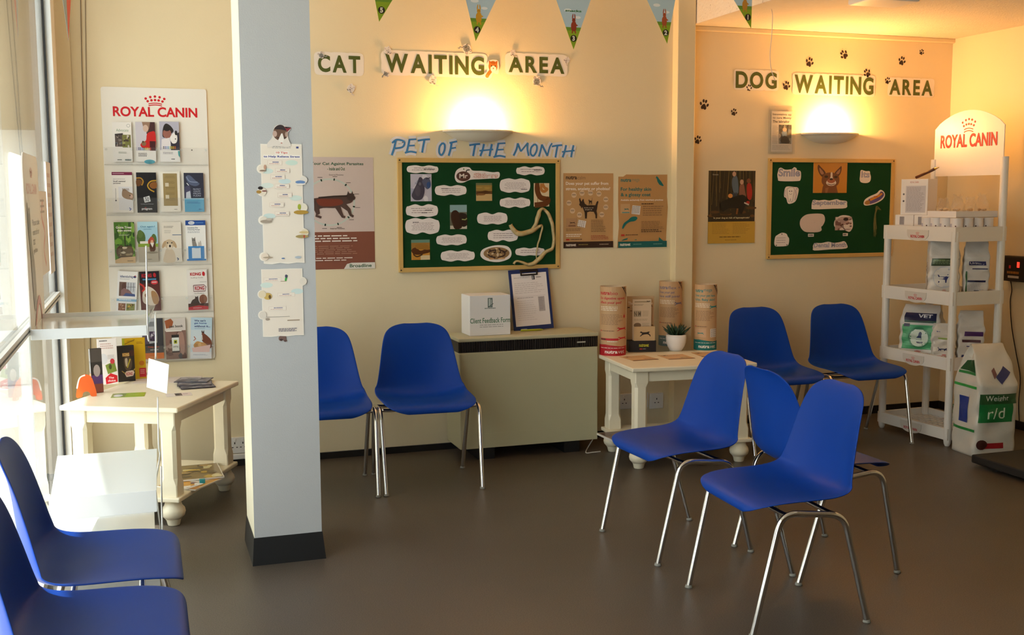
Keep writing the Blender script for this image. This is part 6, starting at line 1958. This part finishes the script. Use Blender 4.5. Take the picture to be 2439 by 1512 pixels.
# white tins along the two visible edges of the top shelf
tin0 = None
k = 0
TINS = [(.01, .058), (.081, .058), (.152, .058), (.226, .062), (.226, .134), (.226, .206), (.226, .278)]
ORD = ['first white tin beside the cartons on the rack top shelf', 'second white tin from the cartons on the rack top shelf', 'third white tin from the cartons on the rack top shelf', 'white tin at the near corner of the rack top shelf',
       'white tin just past the near corner on the short side of the rack', 'second last white tin along the short side of the rack', 'last white tin on the short side, farthest from the cartons']
for (x, y), lab in zip(TINS, ORD):
    p = on_rack(x, y, RZ4)
    if tin0 is None:
        tin0 = thing('food_tin', lab, 'tin', tuple(p), FRONT, 'white tins on the top shelf of the rack')
        obj('tin_body', lathe([(0, .001), (.033, .001), (.0345, .003), (.0345, .006), (.0335, .008), (.0335, .097), (.0345, .099), (.0345, .102), (.033, .103), (.0325, .1005), (0, .1005)], 28), mat('white_tin_label', (0.80, 0.78, 0.78, 1), rough=.35), tin0, smooth=True)
        s = Sheet(.06, .09, base=None); s.rect(.1, .3, .5, .5, 'b4b4c8'); s.circ(.86, .45, .004, '5a3a34', 8); s.para(.1, .6, .7, .9, 4, 'c2c0c6', 3, .4)
        s.build('tin_print', tin0, mapf=lambda u, v, off: Vector((.0337 * math.sin((u - .5) * 1.8), -.0337 * math.cos((u - .5) * 1.8), .008 + .09 * (1 - v))), cuts=(8, 0), back=False)
    else:
        dup(tin0, tuple(p), FRONT, lab)
# sheet of card on the tins carrying clear bags
p = on_rack(.10, .20, RZ4 + .1045)
t = thing('clear_tray', 'shallow white tray lying on the tins of the rack', 'tray', tuple(p), FRONT)
bm = bmesh.new(); box(bm, -.075, .14, -.155, .14, 0, .003)
for a in ((-.075, .14, -.158, -.155, 0, .035), (-.075, .14, .137, .14, 0, .035), (.137, .14, -.155, .137, 0, .035), (-.078, -.075, -.158, .14, 0, .035)): box(bm, *a)
obj('tray_body', bm, mat('white_card', 'e9e6e4'), t)


def clear_bag(x, y, z, r, h, seed, label):
    rnd = random.Random(seed)
    bm = bmesh.new()
    n, m_ = 18, 8
    rings = []
    for j in range(m_ + 1):
        v = j / m_
        rr = r * (1 - .75 * v ** 2.2) if v < .8 else r * (.28 + .35 * (v - .8) / .2)
        rings.append([bm.verts.new((rr * rnd.uniform(.85, 1.1) * math.cos(2 * math.pi * k / n), rr * rnd.uniform(.85, 1.1) * math.sin(2 * math.pi * k / n), h * v + (rnd.uniform(-.008, .012) if j else 0))) for k in range(n)])
    for a, b in zip(rings, rings[1:]):
        for k in range(n): bm.faces.new((a[k], a[(k + 1) % n], b[(k + 1) % n], b[k]))
    bm.faces.new(rings[0][::-1])
    p = on_rack(x, y, z)
    t = thing('treat_bag', label, 'bag', tuple(p), 0, 'clear gathered treat bags on the rack')
    obj('clear_film', bm, mat_film, t, smooth=False)
    tr = bmesh.new()
    for k in range(9):
        a = rnd.uniform(0, 6.28); q = rnd.uniform(0, r * .55)
        bmesh.ops.create_icosphere(tr, subdivisions=1, radius=.011, matrix=Matrix.Translation((q * math.cos(a), q * math.sin(a), .012 + .014 * (k % 3))) @ Matrix.Diagonal((1.3, .8, .8, 1)))
    o = obj('treats', tr, mat('pale_biscuit', (0.62, 0.46, 0.26, 1), rough=.7), t, smooth=True); o['kind'] = 'stuff'


mat_film = clear_mat('clear_film', (.98, .97, .95, 1), ior=1.35, extra=.07, rough=.12)
ZT = RZ4 + .108
clear_bag(.085, .095, ZT, .046, .10, 1, 'clear gathered treat bag nearest the tall carton on the rack')
clear_bag(.18, .11, ZT, .043, .115, 2, 'clear gathered treat bag at the near corner of the rack tray')
clear_bag(.18, .198, ZT, .042, .105, 3, 'clear gathered treat bag halfway along the short side of the rack')
clear_bag(.178, .285, ZT, .042, .125, 4, 'clear gathered treat bag with the tallest twist, at the far post')


# big bag of dog food on the floor
def bigfront(s):
    s.rect(0, .40, 1, .50, '2a5a34'); s.text('Weight', .16, .415, .72, .485, 'dfe6dc'); s.rect(0, .50, .86, .68, '1f7a40'); s.text('r/d', .24, .53, .66, .645, 'd9ead8')
    s.rect(.10, .885, .66, .94, 'a8242c'); s.ell(.14, .90, .14, .05, '4a2a26', 14); s.poly([(.44, .24), (.70, .14), (.84, .20), (.56, .31)], '33386e'); s.poly([(.36, .18), (.44, .15), (.48, .22), (.40, .26)], '7a4a4a')


def bigside(s):
    s.poly([(.28, .12), (.92, .10), (.92, .22), (.16, .21)], '25532e'); s.rect(.14, .22, .92, .245, '3a8a48'); s.rect(.02, .345, .92, .37, '3fa04c'); s.rect(.32, .46, .66, .71, '2c3f8e'); s.rect(.04, .76, .96, .785, '2f8a44')
    for k in range(5): s.rect(-.02, .52 + .06 * k, .05, .535 + .06 * k, '3fa04c')


bp = Vector((4.285, 4.705, 0))
food_bag('big white and green bag of dog food standing on the floor before the rack', 0, 0, 0, .25, .24, .595, math.radians(-7), [('printed_front', -.96, .96, .02, .94, bigfront), ('printed_side', -2.92, -1.06, .02, .96, bigside)], base='d6d2c8', top=.66, seed=21, world=bp, group=None, crimp=.8)

# ------------------------------------------------------------------ weighing scale and its display
t = thing('animal_scale', 'low black weighing platform on the floor at the right edge', 'scale', (4.44, 3.85, 0))
obj('platform', bx(-.44, .44, -.60, .62, .018, .062), mat('black_rubber', '1c1a19', rough=.7), t, mods=[bevel(.008, 2)])
for x in (-.38, .38):
    for y in (-.5, .5): obj('foot', lathe([(0, 0), (.025, 0), (.025, .02), (0, .02)], 14, x, y), BLACKM, t)
dA, dB, dC = on_x(2390, 608, XR - .04), on_x(2390, 668, XR - .04), on_x(2470, 612, XR - .04)
t = thing('scale_display', 'dark wall-mounted scale display with red digits on the side wall', 'display', (XR, (dA.y + dC.y) / 2, (dA.z + dB.z) / 2), -math.pi / 2)
dl, dhh = abs(dA.y - dC.y) / 2, (dA.z - dB.z) / 2
obj('casing', bx(-dl, dl, -.045, 0, -dhh, dhh), mat('brown_black_plastic', '241a17', rough=.45), t, mods=[bevel(.005, 2)])
s = Sheet(dl * 1.84, dhh * 1.7, base='181010', th=.001)
s.para(.13, .62, .62, .74, 1, 'a86a2a', 3, .9); s.rect(.16, .82, .52, .93, 'b8b0a8')
s.build('face_panel', t, (0, -.0455, 0))
led = bpy.data.materials.new('red_led'); led.use_nodes = True
led.node_tree.nodes['Principled BSDF'].inputs['Emission Color'].default_value = (1, .04, .02, 1); led.node_tree.nodes['Principled BSDF'].inputs['Emission Strength'].default_value = 1.6
led.node_tree.nodes['Principled BSDF'].inputs['Base Color'].default_value = (.3, .01, .01, 1)
lm = bmesh.new(); dlc = dl * .92
box(lm, -dlc * .10, dlc * .06, -.0478, -.0466, dhh * .12, dhh * .56)
obj('red_digit', lm, led, t)
lm = bmesh.new(); box(lm, -dlc * .62, -dlc * .50, -.0478, -.0466, dhh * .02, dhh * .26)
dim = bpy.data.materials.new('dim_red_led'); dim.use_nodes = True
dim.node_tree.nodes['Principled BSDF'].inputs['Base Color'].default_value = (.25, .01, .01, 1); dim.node_tree.nodes['Principled BSDF'].inputs['Emission Color'].default_value = (1, .03, .02, 1); dim.node_tree.nodes['Principled BSDF'].inputs['Emission Strength'].default_value = .12
obj('dim_digit', lm, dim, t)
cp = [(2414, 668), (2410, 690), (2406, 720), (2410, 780), (2420, 840), (2430, 900), (2426, 960), (2428, 1010)]
P3 = [on_x(a, b, XR - .008) for a, b in cp]
P3[0].x = XR - .03
o = obj('display_cable', tb(smooth_line([(v.x, v.y, v.z) for v in P3], 5), .003, 6), BLACKM); tag(o, 'black cable hanging down the side wall from the scale display', 'cable')

# ------------------------------------------------------------------ pull cord and ceiling fitting by the dog sign
cp = [(1838, -60), (1838, 0), (1840, 40), (1838, 85), (1834, 130), (1837, 165), (1846, 192)]
P3 = [on_y(a, b, 5.15) for a, b in cp]
zz = ZS - P3[0].z
P3 = [Vector((P3[1].x, 5.15, ZS - .002))] + [v for v in P3[1:] if v.z < ZS - .01]
o = obj('pull_string', tb(smooth_line([(v.x, v.y, v.z) for v in P3], 6), .0022, 6), MATS['white_cord']); tag(o, 'white pull string hanging from the lowered ceiling in front of the dog sign', 'pull string')
cf = on_z(2075, 2, ZS)
t = thing('ceiling_fitting', 'white fitting on the lowered ceiling, cut by the top edge', 'ceiling fitting', (cf.x, cf.y - .10, ZS))
obj('housing', bx(-.14, .14, -.10, .10, -.03, 0), WHITEP, t, mods=[bevel(.008, 2)])


# ------------------------------------------------------------------ clear acrylic stand by the window
SX0, SX1, SY0, SY1 = -.372, .0, 3.98, 4.42
t = thing('acrylic_stand', 'clear acrylic leaflet stand with white shelves and a tall header, by the shop window', 'display stand', (0, 0, 0))
SHW = mat('frosted_white_shelf', (0.80, 0.82, 0.82, 1), rough=.12, spec=.5, coat=.3)
stm = Matrix.Identity(4)
ZS1 = .945
for nm, z, d0 in (('upper_shelf', ZS1, SY0), ('lower_shelf', .36, SY0), ('base_shelf', .17, SY0)):
    bm = bmesh.new()
    if nm == 'lower_shelf':
        v = [bm.verts.new(p) for p in ((SX0 + .03, SY0, z - .02), (SX1 + .01, SY0, z - .02), (SX1 + .02, SY1, z + .055), (SX0 + .03, SY1, z + .055))]
        w_ = [bm.verts.new((q.co.x, q.co.y, q.co.z - .004)) for q in v]
        bm.faces.new(v); bm.faces.new(w_[::-1])
        for k in range(4): bm.faces.new((v[k], v[(k + 1) % 4], w_[(k + 1) % 4], w_[k]))
        box(bm, SX0 + .03, SX1 + .01, SY0 - .005, SY0, z - .075, z + .004)
    else:
        box(bm, SX0, SX1, SY0, SY1, z - .004, z)
        box(bm, SX0, SX1, SY0 - .005, SY0, z - .03, z + .006)
        box(bm, SX0, SX1, SY1, SY1 + .003, z - .004, z + .016)
    obj(nm, bm, SHW, t, mods=[bevel(.0015)])
bm = bmesh.new(); box(bm, SX0 + .03, SX1 + .01, SY0 - .003, SY0, .0, .225)
obj('base_front', bm, ACRYL, t)
# back panel on the window side with the printed header
s = Sheet(SY1 + .12 - SY0, .62, base='e8e2dc', th=.004, corner=.05)
s.text('ROYAL CANIN', .16, .165, .84, .225, 'c88a88', .02); crown_logo(s, .42, .075, .58, .13, 'c88a88')
for k, tx in enumerate(('Please take', 'one of our', 'cat', 'guides')): s.text(tx, .42, .37 + .055 * k, .42 + .045 * len(tx), .405 + .055 * k, '7a7476')
s.poly(smooth_loop([(.12, .30), (.16, .27), (.20, .32), (.28, .30), (.30, .40), (.32, .52), (.42, .60), (.46, .74), (.42, .86), (.30, .88), (.24, .74), (.20, .56), (.13, .42)], 4), '8f8880')
s.poly(smooth_loop([(.15, .34), (.27, .34), (.26, .42), (.18, .44)], 3), '6a5f58')
s.stroke(smooth_line([(.30, 1.0), (.42, .90), (.62, .84), (.74, .90), (.80, 1.0)], 5), .03, 'c98a86')
pnl = s.build('header_panel', t, (SX0 - .002, (SY0 + SY1 + .12) / 2, 1.235), (0, 0, math.pi / 2), m=GLOSSPRINT)
obj('back_sheet', bx(SX0 - .006, SX0 - .002, SY0, SY1, .17, .93), ACRYL, t)
# wire uprights on the room side
WIRE = mat('pale_metal_wire', (0.72, 0.73, 0.72, 1), rough=.3, metal=.6)
def rod(pts, r=.0032): return tb(smooth_line([tuple(v) for v in pts], 5), r, 7)
obj('upright', rod([on_y(348, 585, SY0), on_y(350, 690, SY0), on_y(352, 790, SY0), on_y(355, 812, SY0 + .01)]), WIRE, t, smooth=True)
obj('upright', rod([on_y(370, 742, SY1 - .05), on_y(371, 800, SY1 - .05), on_y(371, 855, SY1 - .05)]), WIRE, t, smooth=True)
obj('upright', rod([on_y(376, 945, SY1 - .03), on_y(378, 1060, SY1 - .03), on_y(381, 1085, SY1 - .03), on_y(371, 1150, SY1 - .03), on_y(373, 1185, SY1 - .03), Vector((.03, SY1 - .03, .0))]), WIRE, t, smooth=True)
obj('upright', rod([on_y(384, 1110, SY0 + .03), on_y(385, 1180, SY0 + .03), Vector((.022, SY0 + .03, .0))]), WIRE, t, smooth=True)
# sloping lip of the upper shelf on the room side
lp = bmesh.new()
v = [lp.verts.new(p) for p in (on_y(350, 782, SY0), on_y(368, 728, SY1), on_y(352, 728, SY1), on_y(350, 757, SY0))]
lp.faces.new(v)
obj('shelf_lip', lp, ACRYL, t, mods=[lambda o_: setattr(o_.modifiers.new('thick', 'SOLIDIFY'), 'thickness', .003)])
q4 = [on_y(355, 853, 4.37), on_y(403, 868, 4.20), on_y(398, 937, 4.20), on_y(350, 922, 4.37)]
cbm = bmesh.new(); cbm.faces.new([cbm.verts.new(p) for p in q4])
obj('price_card', cbm, mat('blank_white_card', (0.92, 0.92, 0.91, 1), rough=.6), t, mods=[lambda o_: setattr(o_.modifiers.new('thick', 'SOLIDIFY'), 'thickness', .0015)])['label'] = 'blank white card clipped to the side of the stand'
s = Sheet(.085, .05, base='3c4470', th=.0006); s.para(.1, .2, .6, .8, 3, 'c8ccd8', 3, .5); s.rect(.66, .4, 1, .52, '5a3a34'); s.rect(0, 0, .2, 1, '8a90b8')
s.build('shelf_sticker', t, tuple(on_z(242, 1116, .383)), (-math.pi / 2 + .17, 0, .1))

# papers stuck to the window behind the stand
def win_paper(y0, y1, z0, z1, fn, label, base='e6e0dc'):
    s = Sheet(y1 - y0, z1 - z0, base=base, th=.0008)
    fn(s)
    o = s.build('window_notice', loc=(XL + .001, (y0 + y1) / 2, (z0 + z1) / 2), rot=(0, 0, math.pi / 2))
    return tag(o, label, 'notice', 'papers on the shop window')


win_paper(4.72, 5.12, 1.08, 1.42, lambda s: (s.stroke(smooth_line([(.5, .1), (.3, .3), (.6, .5), (.4, .7), (.6, .9)], 4), .02, 'd8a0a0'), s.para(.2, .1, .8, .3, 3, 'b0a8a8', 3, .4)), 'pale notice with a pink squiggle on the shop window behind the stand')
win_paper(5.18, 5.42, 1.06, 1.55, lambda s: s.para(.1, .1, .9, .9, 9, 'd0b8b4', 4, .4), 'narrow pale notice on the shop window beside the frame post')

# ------------------------------------------------------------------ things on the leaflet table by the window
TZ = LT_Z


def on_lt(px, py, z=None): return on_z(px, py, LT_Z if z is None else z)


def stand_box(px, py, w, d, h, rz, label, front, side='3a3230', leanx=0.0, cat='box', name='packet', group=None, left=None):
    c = on_lt(px, py)
    t = thing(name, label, cat, (c.x, c.y, LT_Z + .0005), rz, group)
    t.rotation_euler = (leanx, 0, rz)
    obj('card_body', bx(-w / 2, w / 2, -d / 2, d / 2, 0, h), mat('card_' + side, side, rough=.5), t, mods=[bevel(.0015)])
    s = Sheet(w * .99, h * .99, base=None); s.th = .0004
    front(s)
    s.build('printed_front', t, (0, -d / 2 - .0002, h / 2), m=GLOSSPRINT)
    if left:
        s = Sheet(d * .99, h * .99, base=None); s.th = .0004
        left(s)
        s.build('printed_side', t, (-w / 2 - .0002, 0, h / 2), (0, 0, -math.pi / 2), m=GLOSSPRINT)
    return t


def spine(s):
    s.rect(0, 0, 1, .28, '6a625c'); s.rect(0, .28, 1, .58, '2c2424'); s.rect(0, .56, 1, 1, 'e0701c'); s.poly(smooth_loop([(.5, .3), (.8, .4), (.7, .55), (.5, .5)], 3), 'b8b0ac')


def spine_front(s):
    s.rect(0, 0, 1, .3, '4a423e'); s.rect(0, .3, 1, .62, '2a2424'); s.rect(0, .6, 1, .8, '5a3a7a'); s.rect(0, .8, 1, 1, '8a4a3a'); s.ell(.5, .5, .3, .14, 'a89c98', 14)


stand_box(232, 935, .05, .022, .20, math.radians(18), 'dark packet with an orange foot standing nearest the window on the leaflet table', spine_front, '2c2424', left=spine, leanx=-.05)
c = on_lt(205, 946)
s = Sheet(.085, .098, base='e2652c', th=.0012, outline=smooth_loop([(.0, 1.0), (.10, .5), (.22, .12), (.5, .0), (.78, .12), (.92, .5), (1.0, 1.0), (.72, 1.0), (.66, .84), (.5, .78), (.34, .84), (.28, 1.0)], 3)); s.stroke(smooth_line([(.06, .62), (.22, .16), (.5, .04)], 5), .006, 'f0e8e0')
tag(s.build('orange_card', loc=(c.x, c.y + .02, LT_Z + .05), rot=(-.25, 0, math.radians(8)), m=GLOSSPRINT), 'orange arched display card at the window corner of the leaflet table', 'display card')


def whitef(s):
    s.rect(0, 0, 1, 1, 'e4dcd8'); s.para(.10, .03, .62, .06, 1, '5a5658', 3, .8); s.para(.14, .10, .86, .24, 3, 'c8a49c', 4, .45); s.ell(.28, .44, .22, .12, 'd4d2d4', 14); s.para(.5, .36, .9, .46, 4, 'a8a4a6', 5, .4)
    s.poly([(.36, .58), (.84, .50), (.96, .72), (.48, .78)], '7a8a3a'); s.ell(.62, .62, .08, .06, '4a4a26', 10); s.ell(.74, .50, .12, .06, 'c23c44', 14); s.poly([(.34, .86), (.62, .76), (.96, .82), (.97, .96), (.36, 1.0)], 'c8242c'); s.text('The', .5, .84, .78, .88, 'f0d8d8', .02); s.text('choice', .46, .90, .86, .95, 'f0d8d8', .02)


stand_box(259, 915, .085, .026, .215, math.radians(6), 'white packet with a red house shape standing on the leaflet table', whitef, 'e4dcd8', leanx=-.09)


def yellowf(s):
    s.rect(0, 0, 1, 1, 'd2a50f'); s.rect(0, .0, .10, .9, 'b0b02a'); s.para(.2, .06, .6, .1, 2, '8a6a14', 3, .4); s.para(.62, .10, .92, .16, 2, '8a5a14', 4, .4); s.stroke([(.1, .14), (.55, .04)], .003, '7a5a10'); s.ell(.82, .62, .12, .06, 'c8761c', 12); s.rect(.70, .74, 1, .96, 'c02430'); s.para(.74, .78, .96, .9, 3, 'e8a8a0', 5, .4)


stand_box(322, 903, .105, .012, .20, math.radians(4), 'yellow packet standing behind the dark packet on the leaflet table', yellowf, 'c89a14', leanx=-.10)


def darkf(s):
    s.rect(0, 0, 1, 1, '2e2826'); s.rect(.28, .20, .82, .30, 'b07c30'); s.text('KONG', .3, .21, .7, .29, 'e0c080', .03); s.rect(.7, .14, 1.0, .30, '4a2a24'); s.poly(smooth_loop([(.36, .36), (.6, .30), (.82, .4), (.8, .62), (.58, .72), (.38, .6)], 4), '5a4a3a'); s.poly(smooth_loop([(.42, .38), (.56, .36), (.56, .54), (.46, .58)], 3), 'c8b8a0'); s.stroke([(.74, .38), (.54, .62)], .006, 'b8a83a')
    s.poly([(.36, .78), (.46, .72), (.84, .70), (.96, .76), (.86, .86), (.46, .88)], 'e0c8b8'); s.text('KONG', .46, .75, .84, .84, 'b8484c', .04); s.stroke([(.2, .70), (.4, .78)], .004, 'b89a4a'); s.stroke([(.9, .72), (1.0, .66)], .004, 'b89a4a')


stand_box(302, 908, .078, .022, .172, math.radians(16), 'dark packet with a golden picture standing before the yellow one on the table', darkf, '2e2826', leanx=-.05)


def lt_flat(px, py, w, d, rz, label, fn, base, dz=0.0, th=.0012, cat='leaflet', group='leaflets and papers lying on the table by the window', m=None):
    c = on_lt(px, py)
    s = Sheet(w, d, base=base, th=th)
    fn(s)
    o = s.build('flat_leaflet', loc=(c.x, c.y, LT_Z + .0004 + dz), rot=(-math.pi / 2, 0, rz), m=m or PRINT)
    return tag(o, label, cat, group)


lt_flat(306, 941, .14, .10, math.radians(-4), 'lime green leaflet lying at the front edge of the table by the window', lambda s: (s.rect(0, 0, .42, 1, '8a9a5a'), s.ell(.2, .6, .14, .3, 'd8d8dc', 14), s.rect(.42, 0, 1, 1, '9cb63c'), s.para(.5, .2, .9, .8, 4, 'b8cc6a', 3, .4)), '9cb63c', m=GLOSSPRINT)
lt_flat(426, 940, .11, .08, math.radians(4), 'folded leaflet with a small dark picture at the near corner of the table', lambda s: (s.rect(.35, .1, .62, .9, '6a5a50'), s.ell(.45, .5, .08, .3, '3a302c', 10), s.rect(.62, .1, .95, .9, 'ddc8c0'), s.para(.66, .3, .9, .7, 2, '6a6070', 3, .4)), 'd8cfc8')
lt_flat(400, 905, .30, .17, math.radians(-10), 'wide pale sheet of paper lying under the dark magazines', lambda s: s.para(.1, .1, .9, .9, 12, 'cfc6be', 5, .2), 'ddd2c8')
for k, (px_, py_, rz_, lab) in enumerate(((468, 921, .10, 'lowest dark magazine of the pile on the table by the window'), (464, 917, -.06, 'middle dark magazine of the pile on the table by the window'), (462, 911, -.30, 'topmost dark magazine of the pile, with a grey and white cover'))):
    lt_flat(px_, py_, .155, .125, rz_, lab, (lambda s: (s.rect(.03, .06, .97, .94, '8f8b90'), s.photo(.06, .1, .94, .9, ['7a767c', 'b4b0b4', '3a363c', '9a969c', '5a565e', 'd0ccd0'], 6, 18), s.stroke([(.1, .9), (.5, .5), (.9, .7)], .004, '2a262c'))), '3a3640', dz=.003 + .004 * k, th=.003, cat='magazine', group='dark magazines piled on the table by the window', m=GLOSSPRINT)
lt_flat(350, 892, .12, .08, .2, 'grey leaflet lying at the back of the table behind the white card', lambda s: s.para(.1, .1, .9, .9, 6, 'b8b0ac', 5, .3), 'cdc4bc', dz=.003)


# magazines on the lower shelves
def shelf_mag(px, py, z, w, d, rz, label, cols, th=.006, dz=0.0):
    c = on_z(px, py, z)
    s = Sheet(w, d, base='e4ded4', th=th)
    s.photo(.02, .02, .98, .98, cols, 3, 20)
    tag(s.build('magazine', loc=(c.x, c.y, z + .0006 + dz), rot=(-math.pi / 2, 0, rz), m=GLOSSPRINT), label, 'magazine', 'magazines on the lower shelves of the tables')


shelf_mag(470, 1130, .13, .21, .28, LT_R + .5, 'brown-covered magazine on the lower shelf of the table by the window', ['8a7448', 'a88a52', '5a4a30', 'c8a840', '6a5838', 'd8cc9a'], dz=.008)
shelf_mag(455, 1150, .13, .20, .22, LT_R - .2, 'orange and white magazine under the brown one on the lower shelf', ['d8a040', 'e8e0d4', '8a6a6a', 'f0ece4', 'c88a3a'], dz=.0)
c = on_z(462, 1162, .13)
s = Sheet(.10, .02, base='eceae8', th=.001); s.para(.1, .2, .9, .8, 1, 'b0acb0', 3, .5)
tag(s.build('paper_slip', loc=(c.x, c.y, .138), rot=(-math.pi / 2, 0, .75)), 'white paper slip sticking out at the front of the lower shelf', 'paper slip')
c = on_z(482, 1153, .13)
obj_t = obj('teal_card', bx(-.012, .012, -.012, .012, 0, .022), mat('teal_card', '2a9aa4', rough=.5), loc=(c.x, c.y, .1305)); tag(obj_t, 'small teal card packet at the edge of the lower shelf by the window', 'packet')
shelf_mag(1490, 1040, .13, .24, .20, .05, 'dark magazine on the lower shelf of the paper tube table', ['5a3a34', '7a4a40', '3a2a28', '8a6a5a'], th=.01)
shelf_mag(1600, 1028, .13, .17, .22, .3, 'green-covered magazine on the lower shelf of the paper tube table', ['3a5a34', '6a8a4a', '2a3a24', 'a8b088'], th=.008)

# white flex trailing from the heater
cp = [(1412, 1046, .04), (1400, 1066, .004), (1396, 1078, .004), (1412, 1077, .004), (1430, 1075, .004)]
P3 = [on_y(a, b, 5.50) if k == 0 else on_z(a, b, z) for k, (a, b, z) in enumerate(cp)]
o = obj('heater_flex', tb(smooth_line([(v.x, v.y, v.z) for v in P3], 5), .0028, 6), MATS['white_cord']); tag(o, 'white flex trailing on the floor behind the heater leg', 'cable')

# bunting end seen edge-on by the window frame
fx = on_y(161, 60, 5.45)
s = Sheet(.17, .23, base='8fa6b4', th=.0006, outline=[(0, 0), (1, 0), (.5, 1)]); s.poly([(.5, 0), (1, 0), (.5, 1)], 'c8584a'); s.rect(.2, 0, .8, .12, 'a88a72')
tag(s.build('bunting_flag', loc=(fx.x, 5.45, on_y(165, 96, 5.45).z + .115), rot=(0, 0, math.radians(78))), 'grey and red pennant seen edge-on beside the window frame', 'bunting flag')
